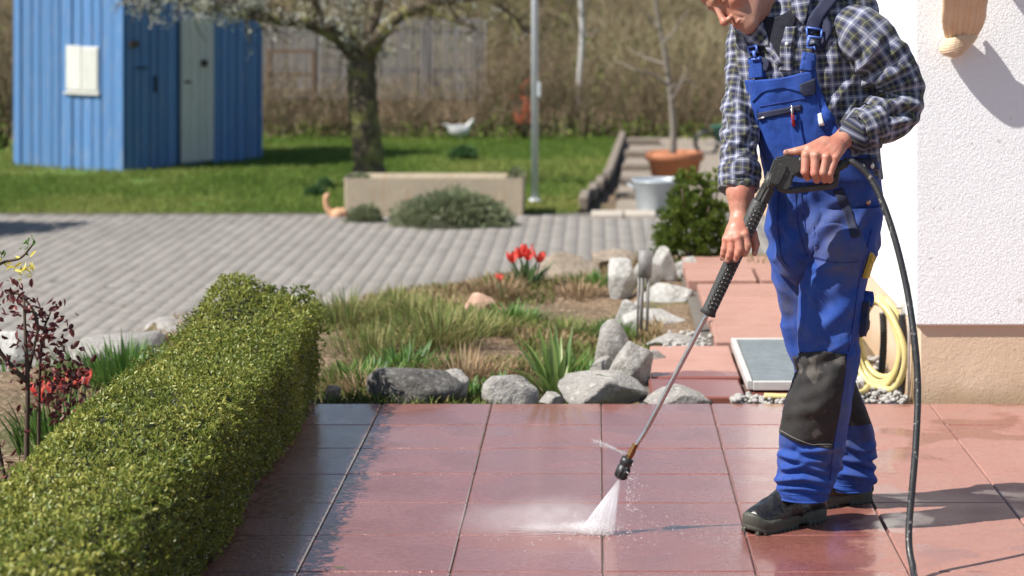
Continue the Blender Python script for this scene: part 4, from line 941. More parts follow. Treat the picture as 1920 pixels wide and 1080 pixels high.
# ---- lawn details: soil patch plants, white bird figure, path edging
mound('seedling', 590, 362, 26.5, .10, .12, 260, M_tulipl, 'small dark green seedling left of the tree in the bare patch', 'plant', 11, .07, .02); mound('seedling', 610, 352, 27.5, .09, .12, 220, M_tulipl, 'second dark green seedling nearer the tree trunk', 'plant', 12, .07, .02)
mound('seedling', 868, 300, 32, .16, .16, 300, M_tulipl, 'leafy weed on the shaded lawn behind the trough', 'plant', 13, .1, .03)
M_whitep = simple('white_ceramic', (.55, .55, .54), (.45, .45, .44), 10, .35)
wb = W(862, 262, 36.0); wb.z = -.97; bird = empty('white_hen_figure', wb, 'small white bird figure in the twiggy hedge', 'figurine')
s = SDF((wb.x - .45, 35.8, -.97), (wb.x + .45, 36.25, -.2), .02); bz = W(0, 245, 36).z
s.ell((wb.x, 36, bz), (.17, .09, .10)); s.cone((wb.x + .1, 36, bz + .03), (wb.x + .21, 36, bz + .17), .05, .03, .04); s.cone((wb.x - .1, 36, bz + .02), (wb.x - .25, 36, bz + .11), .05, .02, .04); s.cone((wb.x, 36, bz), (wb.x, 36, -.96), .035, .03, .02)
V, F = s.mesh(); add('body', V, F, M_whitep, bird)
# low kerb boards and steps right of the lawn
M_sleeper = simple('weathered_timber', (.26, .215, .165), (.18, .145, .115), 8, .9, .006, 40, stretch=(1, 1, 6))
eg = empty('lawn_edging', (.12, 29, LZ0), 'low stone edging along the right side of the lawn', 'edging')
yy = 25.2
while yy < 36:
    x = float(lawn_right(yy)) + .05; MB().box((x, yy + .48, LZ0 + .06), (.10, .94, .15), Matrix.Rotation(-.027, 3, 'Z'), bev=.012).build('edging_stone', M_sleeper, eg); yy += .96
for k, (y, x0, x1) in enumerate(((26.4, .22, .72), (28.2, .28, .74), (30.2, .34, .78), (32.4, .40, .85), (34.8, .46, .95))):
    tag(MB().box(((x0 + x1) / 2, y, LZ0 + .03 + .01 * k), (x1 - x0, .22, .10), bev=.015).build('step_timber', M_sleeper), ['nearest timber step beside the lawn edge', 'second timber step up from the driveway', 'third timber step behind the zinc tub', 'fourth timber step level with the clay pot', 'farthest timber step by the twiggy hedge'][k], 'step', 'timber steps beside the lawn')
tag(add('gravel_path', [(.2, 24.6, LZ0 + .006), (3.4, 24.6, LZ0 + .006), (3.4, 36.4, LZ0 + .02), (.46, 36.4, LZ0 + .02)], [(0, 1, 2, 3)], simple('path_gravel', (.36, .30, .235), (.25, .205, .16), 5, .95, .02, 60)), kind='structure')
for k, (x0, x1, y0, y1) in enumerate(((-.05, .28, 24.0, 24.45), (.30, .62, 24.02, 24.46))):
    tag(MB().box(((x0 + x1) / 2, (y0 + y1) / 2, DZ + .035), (x1 - x0, y1 - y0, .05), bev=.008).build('stepping_slab', simple('pale_concrete', (.50, .44, .37), (.42, .37, .31), 5, .85, .003, 60)), ['pale concrete slab at the driveway end, left one', 'pale concrete slab at the driveway end next to the zinc tub'][k], 'slab')

# ---- zinc tub, big terracotta pot with young tree
M_zinc = simple('zinc', (.50, .54, .57), (.40, .44, .47), 6, .5, .002, 30, metal=.35)
zb = W(1236, 403, 24.6); zb.z = LZ0; tub = empty('zinc_tub', zb, 'grey zinc tub in front of the terracotta pot', 'tub'); zr = 50 * px(24.6)
lathe('bowl', zb, [(.001, 0), (zr * .76, 0), (zr * .8, .03), (zr * .98, .35), (zr * 1.04, .365), (zr * 1.04, .385), (zr * .99, .385), (zr * .95, .36), (zr * .78, .06), (.001, .05)], M_zinc, tub)
for s_ in (-1, 1): MB().tube(crom([(zb.x + s_ * zr * .95, zb.y - .1, .30 + LZ0), (zb.x + s_ * zr * 1.14, zb.y - .06, .33 + LZ0), (zb.x + s_ * zr * 1.14, zb.y + .06, .33 + LZ0), (zb.x + s_ * zr * .95, zb.y + .1, .30 + LZ0)], 5), .012, 6).build('handle', M_zinc, tub, smooth=True)
pb = W(1265, 345, 28.2); pb.z = LZ0; pr = 55 * px(28.2); pot = empty('terracotta_pot', pb, 'large terracotta pot behind the zinc tub', 'pot')
lathe('bowl', pb, [(.001, 0), (pr * .72, 0), (pr * .90, .30), (pr * 1.0, .305), (pr * 1.0, .40), (pr * .93, .41), (pr * .86, .36), (.001, .35)], M_terra, pot)
lathe('soil_fill', (pb.x, pb.y, pb.z), [(.001, .37), (pr * .87, .365)], soil, pot)
M_greyb = simple('grey_bark', (.26, .225, .19), (.17, .145, .12), 18, .9, .006, 50)
yt = empty('young_tree', pb + Vector((0, 0, .37)), 'bare young tree growing in the terracotta pot', 'tree')
mb = MB(); P = crom([pb + Vector((-.02, 0, .36)), W(1262, 230, 28.2), W(1256, 170, 28.2), W(1248, 110, 28.2), W(1235, 40, 28.2), W(1222, -40, 28.2)], 6); mb.tube(P, np.linspace(.045, .015, len(P)), 8); mb.build('trunk', M_greyb, yt, smooth=True)
mb = MB(); r_ = random.Random(9)
for pts in ([(1254, 160), (1225, 140), (1190, 130), (1150, 110)], [(1250, 120), (1215, 110), (1180, 92)], [(1256, 165), (1290, 150), (1310, 170)], [(1244, 80), (1262, 60), (1290, 20)], [(1238, 55), (1215, 30), (1190, 0)], [(1258, 190), (1275, 160), (1292, 120)]):
    P = crom([W(x, y, 28.2 + r_.uniform(-.2, .2)) for x, y in pts], 4); MB().tube(P, np.linspace(.018, .005, len(P)), 5).build('branch', M_greyb, yt, smooth=True)

# ---- grey board fence with rails
M_fence = simple('silvered_board', (.35, .325, .305), (.25, .225, .205), 5, .9, .004, 40, stretch=(3, 3, .5), objrnd=.5)
FY = 38.2; fz = lambda y: W(0, y, FY).z
fen = empty('board_fence', W(700, 200, FY), 'old grey board fence with gaps behind the bare hedge', 'fence')
x = 494.0; r_ = random.Random(14); M_rail = simple('brown_rail', (.20, .135, .09), (.14, .095, .065), 6, .9, .004, 30)
while x < 905:
    w_ = r_.uniform(5.0, 7.5); a, b = W(x, 186 + r_.uniform(-5, 6), FY), W(x + w_, 34 + r_.uniform(-7, 5), FY)
    MB().box(((a.x + b.x) / 2, FY + r_.uniform(-.01, .01), (a.z + b.z) / 2), (b.x - a.x, .022, b.z - a.z), Matrix.Rotation(r_.gauss(0, .01), 3, 'Y')).build('picket', M_fence, fen); x += w_ + r_.uniform(2, 4.5)
for y in (132, 158, 60, 186): a, b = W(494, y, FY), W(905, y, FY); MB().box(((a.x + b.x) / 2, FY + .04, a.z), (b.x - a.x, .04, .07)).build('rail', M_rail, fen)
for x in (505, 590, 690, 800, 898): a = W(x, 100, FY); MB().box((a.x, FY + .1, (fz(40) - .97) / 2), (.1, .08, fz(40) + .97)).build('post', M_rail, fen)
bs = empty('wooden_bench', W(560, 200, 37.2), 'brown wooden bench frame behind the bare hedge near the shed', 'bench')
for y in (96, 140, 172): a, b = W(502, y, 37.2), W(590, y, 37.2); MB().box(((a.x + b.x) / 2, 37.2, a.z), (b.x - a.x, .05, .06)).build('slat', M_rail, bs)
for x in (504, 588): a = W(x, 100, 37.2); MB().box((a.x, 37.2, (a.z - .97) / 2), (.07, .07, a.z + .97)).build('leg', M_rail, bs)

# ---- bare shrubs: a hedge along the lawn, brush on the bank behind
def twig_mesh(name, h, spread, n, seed, mat, r0=.012, side=7):
    r_ = random.Random(seed); mb = MB()
    for k in range(n):
        a = r_.uniform(0, 6.283); s = spread * r_.uniform(.05, 1); p = Vector((s * .5 * math.cos(a), s * .5 * math.sin(a), 0)); d = Vector((math.cos(a) * s / h * .7, math.sin(a) * s / h * .7, 1)).normalized(); P = [p]; hh = h * r_.uniform(.55, 1.1)
        for i in range(5): d = (d + Vector((r_.gauss(0, .12), r_.gauss(0, .12), .02))).normalized(); P.append(P[-1] + d * hh / 5)
        mb.tube(P, np.linspace(r0, r0 * .35, 6), 3, cap=False, a=r_.random())
        for j in range(side):
            i = r_.randrange(1, 5); q = P[i].lerp(P[i + 1], r_.random()); dd = Vector((r_.gauss(0, 1), r_.gauss(0, 1), r_.uniform(.2, 1.3))).normalized(); L = hh * r_.uniform(.12, .3)
            mb.tube([q, q + dd * L * .5, q + dd * L + Vector((0, 0, L * .15))], [r0 * .45, r0 * .35, r0 * .2], 3, cap=False, a=r_.random())
    V = np.concatenate(mb.V); return np_mesh(name, V, mb.F, mat, True, attrs={'rnd': np.concatenate(mb.A)})
t = NT('bare_twig'); M_bare = t.fin(t.ramp(t.attr('rnd'), (0.0, (.12, .085, .052)), (.5, (.22, .165, .105)), (1.0, (.34, .27, .18))), .9, spec=.15)
t = NT('pale_twig'); M_pale = t.fin(t.ramp(t.attr('rnd'), (0.0, (.18, .145, .08)), (.5, (.31, .255, .15)), (1.0, (.43, .38, .24))), .9, spec=.15)
M_under = leafmat('undergrowth_leaf', (.06, .12, .02), (.14, .21, .04), (.28, .31, .09), .3, .6, .15)
def leaf_cloud(name, n, rx, ry, rz, mat, seed, ll, lw):
    g = np.random.default_rng(seed); C = g.normal(0, 1, (n, 3)) * [rx, ry, rz] * .5; C[:, 2] = np.abs(C[:, 2])
    V, F = leaves_geo(C, rdir(n, g) + [0, 0, .5], rdir(n, g), g.uniform(.5, 1.2, n) * ll, lw, .2); return np_mesh(name, V, F, mat, False, attrs={'rnd': np.repeat(g.uniform(0, 1, n), 6)})
hm = [twig_mesh('stems', 1.3, .8, 46, 30 + k, M_bare, .011, 8) for k in range(4)]; um = [leaf_cloud('low_leaves', 260, .9, .5, .35, M_under, 40 + k, .08, .04) for k in range(3)]
def pxx(x, Y): return (x - XV) * Y / FPX
HL = 'bare twiggy hedge shrub, number %s from the shed along the lawn'
ordw = ['first', 'second', 'third', 'fourth', 'fifth', 'sixth', 'seventh', 'eighth', 'ninth', 'tenth', 'eleventh', 'twelfth', 'thirteenth']
for k, x in enumerate(np.linspace(515, 1365, 13)):
    e = empty('hedge_shrub', (pxx(x, 36.6), 36.6 + .12 * (k % 2), -.98), 'bare brown hedge shrub along the lawn, %s from the shed' % ordw[k], 'shrub', 'bare shrubs of the hedge behind the lawn')
    for nm, me in (('stems', hm[k % 4]), ('low_leaves', um[k % 3])):
        o = bpy.data.objects.new(nm, me); COL.objects.link(o); o.parent = e
    e.rotation_euler.z = k * 1.3; e.scale = (1, 1, [.95, .8, .72, .72, .75, .8, 1.15, 1.25, .95, 1.0, 1.1, 1.0, 1.1][k])
for k, x in enumerate((8, -40)):
    e = empty('hedge_shrub', (pxx(x, 34.5), 34.5, -.98), ['bare shrub left of the shed at the picture edge', 'bare shrub outside the left picture edge'][k], 'shrub')
    for nm, me in (('stems', hm[k]), ('low_leaves', um[k])):
        o = bpy.data.objects.new(nm, me); COL.objects.link(o); o.parent = e
    e.scale = (1.2, 1.2, 1.7)
bmh = [twig_mesh('stems', 2.3, 1.8, 95, 60 + k, (M_pale, M_bare, M_pale)[k], .014, 9) for k in range(3)]; bl = [leaf_cloud('low_leaves', 900, 2.0, 1.3, 1.0, M_under, 70 + k, .10, .05) for k in range(2)]
r_ = random.Random(77); k = 0; BX = []
for Y in (40.5, 43.5, 47.5, 52.0):
    x = -60 + (Y - 40) * 9
    while x < 1480:
        BX.append((x + r_.uniform(-20, 20), Y + r_.uniform(-.8, .8), Y)); x += 150
rowname = {40.5: 'front', 43.5: 'second', 47.5: 'third', 52.0: 'rear'}; cnt = {}
for (x, Y, row) in BX:
    cnt[row] = cnt.get(row, 0) + 1
    X = pxx(x, Y); z = float(zg(np.array([X]), np.array([Y]))[0])
    e = empty('bank_shrub', (X, Y, z - .03), 'leafless brown brushwood on the bank, %s from the left in the %s row' % (ordw[cnt[row] - 1], rowname[row]), 'shrub', 'brushwood on the bank behind the garden')
    for nm, me in (('stems', bmh[k % 3]), ('low_leaves', bl[k % 2])):
        o = bpy.data.objects.new(nm, me); COL.objects.link(o); o.parent = e
    s_ = r_.uniform(.8, 1.15); e.scale = (s_, s_, s_ * (.62 if Y > 46 else .8)); e.rotation_euler.z = r_.uniform(0, 6); k += 1
M_birch = simple('pale_birch', (.55, .54, .51), (.40, .385, .36), 7, .8, .004, 30, speck=(12, .62, (.08, .07, .06)))
bb = W(1090, 162, 37.6); bt = empty('birch_stem', Vector((bb.x, bb.y, -.9)), 'slim pale birch trunk right of the white pole', 'tree'); mb = MB(); P = crom([(bb.x - .02, bb.y, -.95), W(1087, 150, 37.6), W(1092, 70, 37.6), W(1090, 0, 37.6), W(1094, -160, 37.6), W(1090, -420, 37.6)], 5); mb.tube(P, np.linspace(.055, .03, len(P)), 9); mb.build('trunk', M_birch, bt, smooth=True)
mb = MB(); r_ = random.Random(3)
for i in range(26):
    q = Vector(P[r_.randrange(10, len(P))]); d = Vector((r_.gauss(0, 1), r_.gauss(0, 1), .5)).normalized(); MB().tube([q, q + d * .3, q + d * .6 + Vector((0, 0, .15))], [.012, .008, .003], 4).build('branch', M_greyb, bt, smooth=True)
M_rust = leafmat('rust_leaf', (.30, .05, .02), (.45, .09, .04), (.55, .16, .07), .3, .6)
rb = W(984, 262, 36.0); rb.z = -.97; rs = empty('rust_shrub', rb, 'small shrub with rusty orange leaves left of the white pole', 'shrub'); o = bpy.data.objects.new('foliage', leaf_cloud('foliage', 90, .16, .16, .5, M_rust, 99, .08, .04)); COL.objects.link(o); o.parent = rs; o.location.z = .28; o['kind'] = 'stuff'
mb = MB()
for k in range(7): mb.tube([rb, rb + Vector((.1 * math.cos(k), .1 * math.sin(k), .35)), rb + Vector((.2 * math.cos(k), .15 * math.sin(k), .7))], [.012, .009, .004], 4)
mb.build('stems', M_twig, rs, smooth=True)
wc = W(1378, 275, 33.0); wc.z = -.95; wbw = empty('wheelbarrow', wc, 'green garden wheelbarrow half hidden behind the man', 'wheelbarrow')
M_gp = simple('green_paint', (.03, .14, .09), (.02, .1, .07), 10, .5)
V = [(wc.x - .35, 32.8, -.55), (wc.x + .4, 32.8, -.5), (wc.x + .4, 33.3, -.5), (wc.x - .35, 33.3, -.55), (wc.x - .2, 32.95, -.78), (wc.x + .25, 32.95, -.78), (wc.x + .25, 33.15, -.78), (wc.x - .2, 33.15, -.78)]
add('tray', V, [(4, 5, 1, 0), (5, 6, 2, 1), (6, 7, 3, 2), (7, 4, 0, 3), (7, 6, 5, 4)], M_gp, wbw, smooth=False)
a_ = np.linspace(0, 6.283, 20); MB().tube([(wc.x - .4 + .16 * math.cos(q), 33.05, -.79 + .16 * math.sin(q)) for q in a_], .03, 8, cap=False).build('wheel', M_blackp, wbw, smooth=True)
for yy in (32.85, 33.25): MB().tube([(wc.x - .42, 33.05, -.79), (wc.x + .25, yy, -.78), (wc.x + .3, yy, -.95)], .018, 6).build('leg', M_steel, wbw, smooth=True); MB().tube([(wc.x, yy, -.76), (wc.x + .9, yy, -.45)], .018, 6).build('handle', M_steel, wbw, smooth=True)
# unseen bush added off the left edge to cast shade on the driveway corner
mound('shade_bush', -350, 420, 22.4, 1.25, 2.3, 5200, M_lush, 'broad unseen bush added left of the view to shade the driveway', 'bush', 31, .16, .06, z=DZ)
# ================================================================== THE MAN
man = empty('person', (.70, 6.68, 0), 'man in blue bib overalls and plaid shirt bending his head over the lance', 'person')
def ridge(n): return 1 - np.abs(n)
def grid_faces(nv, nt, wrap=True):
    j = np.arange(nt if wrap else nt - 1); i = np.arange(nv - 1)[:, None]
    a = i * nt + j; b = i * nt + (j + 1) % nt
    return np.stack([a, b, b + nt, a + nt], -1).reshape(-1, 4)
def gnormals(G_, wrap=True):
    dv = np.gradient(G_, axis=0)
    du = (np.roll(G_, -1, 1) - np.roll(G_, 1, 1)) if wrap else np.gradient(G_, axis=1)
    n = np.cross(du, dv); return n / (np.linalg.norm(n, axis=-1)[..., None] + 1e-12)
def hloft(secs, nv=120, nt=96, disp=None, expo=2.2):
    """stack of horizontal rounded sections (y, xl, xr, Y, depth half) read off the silhouette"""
    S = crom(secs, 24); s = np.linspace(0, len(S) - 1, nv); S = np.stack([np.interp(s, np.arange(len(S)), S[:, k]) for k in range(5)], 1)
    th = np.linspace(0, 2 * np.pi, nt, endpoint=False); out = np.zeros((nv, nt, 3))
    c, sn = np.cos(th), np.sin(th); cx = np.sign(c) * np.abs(c) ** (2 / expo); sy = np.sign(sn) * np.abs(sn) ** (2 / expo)
    for i, (y, xl, xr, Y, b) in enumerate(S):
        C = W((xl + xr) / 2, y, Y); a = (xr - xl) / 2 * px(Y); out[i] = np.stack([C.x + a * cx, C.y - b * sy, np.full(nt, C.z)], 1)
    N = gnormals(out)
    if np.mean(np.sum(N * (out - out.mean(1, keepdims=True)), -1)) < 0: N = -N
    if disp is not None: out = out + N * disp(out, N, np.broadcast_to(np.linspace(0, 1, nv)[:, None], (nv, nt)), np.broadcast_to(th, (nv, nt)))[..., None]
    return out
def bvh_of(Gs):
    V, F, o = [], [], 0
    for g_ in Gs:
        v = g_.reshape(-1, 3); f = grid_faces(*g_.shape[:2]) + o; V.append(v); F.append(f); o += len(v)
    V = np.concatenate(V); F = np.concatenate(F); return BVHTree.FromPolygons([tuple(v) for v in V], [tuple(f) for f in F.tolist()])
CAM = Vector((0, 0, CH))
def hit(bv, x, y, Yg=6.5):
    d = (W(x, y, 6.0) - CAM).normalized(); loc, n, i, ds = bv.ray_cast(CAM, d)
    if loc is None:
        loc, n, i, ds = bv.find_nearest(W(x, y, Yg))
    if n.dot(d) > 0: n = -n
    return loc, n
def patch(bv, rows, off, nu=24, nv=24, skirt=.006, Yg=6.5, wr=0.0, seed=1, puff=0.0):
    """cloth piece lying on a surface: rows of (x,y) point lists, top to bottom; a skirt closes its edge"""
    R = [crom(r, 12) if len(r) > 2 else np.array([np.array(r[0]) * (1 - t_) + np.array(r[1]) * t_ for t_ in np.linspace(0, 1, 25)]) for r in rows]
    R = np.array([[[np.interp(u, np.linspace(0, 1, len(r)), r[:, k]) for k in (0, 1)] for u in np.linspace(0, 1, nu)] for r in R])
    Q = np.array([[[np.interp(v, np.linspace(0, 1, len(rows)), R[:, i, k]) for k in (0, 1)] for i in range(nu)] for v in np.linspace(0, 1, nv)])
    P = np.zeros((nv, nu, 3)); N = np.zeros((nv, nu, 3))
    for i in range(nv):
        for j in range(nu):
            l, n = hit(bv, Q[i, j, 0], Q[i, j, 1], Yg); P[i, j] = l; N[i, j] = n
    for _ in range(2):                         # even out the offsets
        P[1:-1, 1:-1] = .5 * P[1:-1, 1:-1] + .125 * (P[:-2, 1:-1] + P[2:, 1:-1] + P[1:-1, :-2] + P[1:-1, 2:])
    uu, vv = np.meshgrid(np.linspace(0, 1, nu), np.linspace(0, 1, nv)); o = off + puff * np.sin(uu * np.pi) * np.sin(vv * np.pi)
    if wr: o = o + wr * fbm(P.reshape(-1, 3) * 26 + seed, 3, seed).reshape(nv, nu)
    T = P + N * o[..., None]; V = list(T.reshape(-1, 3)); F = [(i * nu + j, i * nu + j + 1, (i + 1) * nu + j + 1, (i + 1) * nu + j) for i in range(nv - 1) for j in range(nu - 1)]
    ring = [(0, j) for j in range(nu)] + [(i, nu - 1) for i in range(1, nv)] + [(nv - 1, j) for j in range(nu - 2, -1, -1)] + [(i, 0) for i in range(nv - 2, 0, -1)]
    b0 = len(V)
    for (i, j) in ring: V.append(P[i, j] - N[i, j] * skirt)
    m = len(ring)
    for k in range(m):
        i, j = ring[k]; i2, j2 = ring[(k + 1) % m]; F.append((i * nu + j, b0 + k, b0 + (k + 1) % m, i2 * nu + j2))
    return np.array(V), F
def seam(bv, pts, r, off=.002, Yg=6.5, k=8):
    C = crom(pts, k) if len(pts) > 2 else np.array([np.array(pts[0]) * (1 - t_) + np.array(pts[1]) * t_ for t_ in np.linspace(0, 1, 10)])
    L = []
    for q in C: l, n = hit(bv, q[0], q[1], Yg); L.append(l + n * off)
    return tube_geo(L, r, 6)
def uvof(V, ax=(0, 2)):  return V

def folds(P, L):
    """creases worn into the cloth: (polyline in the photo's coordinates, half width px, height m; negative = valley), on the camera side"""
    q = P.reshape(-1, 3); x = XV + q[:, 0] / q[:, 1] * FPX; y = YH + (CH - q[:, 2]) / q[:, 1] * FPX; d = np.zeros(len(q))
    for pts, w_, a_ in L:
        best = np.full(len(q), 1e9); env = np.zeros(len(q)); n_ = len(pts) - 1
        for i in range(n_):
            (x0, y0), (x1, y1) = pts[i], pts[i + 1]; dx_, dy_ = x1 - x0, y1 - y0; t_ = np.clip(((x - x0) * dx_ + (y - y0) * dy_) / (dx_ * dx_ + dy_ * dy_), 0, 1)
            ds = np.hypot(x - x0 - t_ * dx_, y - y0 - t_ * dy_); m_ = ds < best; best = np.where(m_, ds, best); env = np.where(m_, (i + t_) / n_, env)
        tp = np.sin(np.pi * np.clip(.12 + .76 * env, 0, 1)) ** .8
        d += a_ * tp * (np.exp(-(best / w_) ** 2) - .45 * np.exp(-((best - 2.0 * w_) / w_) ** 2))
    return d
FOLD_LEG = [([(1604, 560), (1562, 598), (1512, 640)], 13, .007), ([(1606, 612), (1575, 640), (1536, 654)], 10, .005), ([(1596, 500), (1570, 535), (1540, 552)], 14, .004), ([(1504, 560), (1500, 610), (1498, 655)], 6, .007),
    ([(1464, 852), (1500, 864), (1548, 868)], 5.5, .015), ([(1470, 878), (1508, 874), (1552, 886)], 5, .013), ([(1463, 898), (1505, 896), (1550, 904)], 5, .012), ([(1500, 850), (1540, 846), (1576, 838)], 6, .012), ([(1466, 914), (1510, 916), (1548, 922)], 4, .007),
    ([(1560, 850), (1572, 880), (1566, 910)], 6, .009), ([(1486, 700), (1478, 745), (1470, 790)], 8, .006), ([(1575, 690), (1540, 735), (1490, 750)], 9, .007), ([(1568, 735), (1530, 765), (1480, 775)], 9, .007),
    ([(1514, 476), (1532, 440), (1572, 404)], 9, .013), ([(1512, 500), (1545, 505), (1590, 496)], 8, .008), ([(1600, 440), (1618, 480), (1612, 530)], 8, .007), ([(1540, 520), (1532, 560), (1524, 600)], 10, .006), ([(1620, 400), (1600, 440), (1560, 466)], 8, .007)]
FOLD_FAR = [([(1590, 836), (1615, 846), (1638, 842)], 6, .016), ([(1580, 862), (1610, 866), (1638, 876)], 5.5, .015), ([(1575, 884), (1600, 888), (1634, 896)], 5, .011), ([(1450, 470), (1468, 520), (1478, 580)], 9, .010), ([(1470, 600), (1480, 640), (1492, 670)], 7, .008), ([(1610, 770), (1624, 800), (1632, 826)], 7, .010), ([(1444, 430), (1462, 460), (1490, 490)], 9, .010)]
FOLD_HIP = [([(1446, 380), (1470, 430), (1500, 480)], 9, .010), ([(1480, 350), (1486, 410), (1500, 470)], 8, .010), ([(1520, 470), (1545, 430), (1590, 395)], 9, .012), ([(1530, 350), (1560, 380), (1600, 372)], 9, .008), ([(1505, 350), (1515, 400), (1512, 450)], 7, -.008), ([(1640, 340), (1620, 380), (1580, 400)], 8, .008), ([(1445, 345), (1456, 390), (1452, 440)], 7, .008)]
FOLD_SHIRT = [([(1596, 150), (1570, 185), (1545, 230)], 8, .014), ([(1604, 180), (1585, 220), (1566, 262)], 8, .014), ([(1610, 215), (1600, 250), (1582, 280)], 8, .012), ([(1560, 60), (1566, 110), (1548, 160)], 10, .010), ([(1590, 30), (1578, 90), (1590, 150)], 6, -.012),
    ([(1392, 90), (1404, 130), (1412, 180)], 7, -.012), ([(1500, 60), (1496, 90), (1492, 125)], 8, .006), ([(1630, 240), (1615, 262), (1600, 284)], 7, .012), ([(1540, 40), (1540, 90), (1530, 130)], 7, -.008)]
FOLD_SL = [([(1596, 142), (1628, 112), (1652, 70)], 8, .013), ([(1600, 158), (1648, 150), (1700, 128)], 7, .016), ([(1600, 172), (1655, 178), (1712, 168)], 6.5, -.013), ([(1606, 190), (1660, 196), (1722, 196)], 7, .014), ([(1640, 212), (1690, 214), (1720, 212)], 6, -.010), ([(1612, 40), (1640, 70), (1655, 100)], 8, .010), ([(1668, 236), (1690, 228), (1712, 222)], 6, .010), ([(1616, 110), (1612, 70), (1606, 30)], 6, -.010)]
FOLD_SR = [([(1374, 96), (1394, 150), (1418, 230)], 6, -.013), ([(1364, 130), (1380, 190), (1400, 250)], 7, .011), ([(1358, 190), (1376, 240), (1404, 290)], 7, .012), ([(1356, 250), (1380, 280), (1414, 296)], 6, .010), ([(1412, 250), (1392, 276), (1362, 296)], 6, -.010), ([(1420, 120), (1408, 160), (1412, 200)], 7, .008)]
FOLD_CUFF = [([(1604, 206), (1632, 222), (1662, 262)], 4, .006), ([(1352, 322), (1384, 334), (1420, 326)], 4, -.006), ([(1354, 340), (1380, 348), (1416, 344)], 4, .005), ([(1640, 262), (1652, 276), (1664, 284)], 5, .008)]
# ---- cloth materials
def plaid():
    t = NT('plaid_cotton'); uv = t.uv('cloth'); wv = t.noise(t.pos(), 40, 2); s_ = t.n('ShaderNodeSeparateXYZ', i={0: uv})
    W_, Nv, Dk, Ol, Ye = (.52, .53, .60), (.034, .037, .080), (.018, .019, .026), (.075, .077, .055), (.29, .28, .15)
    Li = (.21, .22, .31)
    def band(v, ph):
        f = t.math('FRACT', t.math('ADD', t.math('DIVIDE', v, .041), ph))
        return t.ramp(f, (0.0, W_), (.035, W_), (.05, Li), (.16, Li), (.18, Nv), (.36, Nv), (.38, Ol), (.46, Ol), (.465, Ye), (.50, Ye), (.505, Ol), (.60, Ol), (.62, Dk), (.80, Nv), (.82, Li), (.945, Li), (.96, W_))
    c = t.mix(.5, band(s_.outputs[0], 0.0), band(s_.outputs[1], .3))
    c = t.mix(t.math('MULTIPLY', wv, .25), c, Dk)
    tw = t.n('ShaderNodeTexWave', wave_type='BANDS', i={'Vector': t.scale(uv, (900, 900, 1)), 'Scale': 1.0}).outputs[1]
    return t.fin(c, .85, t.bump(t.noise(t.scale(uv, (1100, 1100, 1)), 1, 2), .25, .0006), spec=.2, Sheen_Weight=.15)
M_plaid = plaid()
def blue_cloth(name, a, b, dirt=.55):
    t = NT(name); p = t.pos(); z = t.n('ShaderNodeSeparateXYZ', i={0: p}).outputs[2]
    c = t.mix(t.ramp(t.noise(p, 9, 4), (.3, 0.0), (.7, 1.0)), a, b)
    f = t.math('MULTIPLY', t.ramp(t.noise(p, 6.5, 5, dist=.6), (.44, 0.0), (.68, 1.0)), dirt)
    f = t.math('MULTIPLY', f, t.mrange(z, 1.02, .80, .15, 1.0)); c = t.mix(f, c, (.11, .105, .12))
    c = t.mix(t.math('MULTIPLY', t.ramp(t.noise(p, 3.2, 5, dist=.5), (.48, 0.0), (.72, 1.0)), .45), c, (.06, .105, .27))
    c = t.mix(t.math('MULTIPLY', t.ramp(t.noise(t.scale(p, (1, 1, .5)), 38, 4), (.60, 0.0), (.70, 1.0)), .35), c, (.006, .018, .09))
    c = t.mix(t.math('MULTIPLY', t.ramp(t.noise(p, 130, 3), (.5, 0.0), (.62, 1.0)), .16), c, tuple(min(1, x * 1.6 + .01) for x in a))
    return t.fin(c, .78, t.bump(t.math('ADD', t.noise(p, 900, 2), t.math('MULTIPLY', t.noise(p, 60, 3), 1.2)), .35, .0011), spec=.25, Sheen_Weight=.1, Sheen_Tint=(.3, .4, 1.0, 1.0))
M_blue2 = blue_cloth('blue_work_cotton', (.017, .060, .29), (.013, .046, .225), .7)
M_navy = simple('navy_webbing', (.014, .018, .05), (.02, .024, .06), 60, .8, .0006, 700)
M_kneep = simple('black_knee_fabric', (.016, .015, .015), (.035, .032, .029), 11, .85, .002, 300, speck=(16, .60, (.085, .075, .065)))
M_bluepl = simple('blue_plastic', (.10, .19, .62), (.08, .15, .5), 20, .35)
M_thread = simple('seam_thread', (.012, .035, .24), None, 60, .8)

# ---- legs and hips of the overalls
def legdisp(seed, hem=True):
    def f(P, N, v, th):
        q = P.reshape(-1, 3); z = q[:, 2]
        d = .008 * fbm(q * [7, 7, 5] + seed, 3, seed)
        long_ = ridge(vnoise(np.stack([q[:, 0] * 16 + q[:, 2] * 5, q[:, 1] * 16, q[:, 2] * 3.2], 1) + seed, seed + 3)); d += .014 * (long_ - .6) * sst(.25, .45, z)
        acc = ridge(vnoise(np.stack([q[:, 0] * 5 + seed, q[:, 1] * 5, q[:, 2] * 26 + q[:, 0] * 7], 1), seed + 5)); d += .026 * (acc - .62) * sst(.25, .12, z) * sst(.035, .07, z)
        dg = ridge(vnoise(np.stack([(q[:, 2] + q[:, 0] * .9) * 17, q[:, 1] * 4, 0 * z + seed], 1), seed + 7)); d += .017 * (dg - .62) * sst(.52, .72, z)
        kn = ridge(vnoise(np.stack([(q[:, 2] - q[:, 0] * .5) * 24, q[:, 1] * 5 + q[:, 0] * 4, 0 * z + seed], 1), seed + 9)); d += .011 * (kn - .6) * np.exp(-((z - .50) / .09) ** 2)
        d += folds(P, FOLD_LEG if seed == 2 else FOLD_FAR)
        return d.reshape(v.shape)
    return f
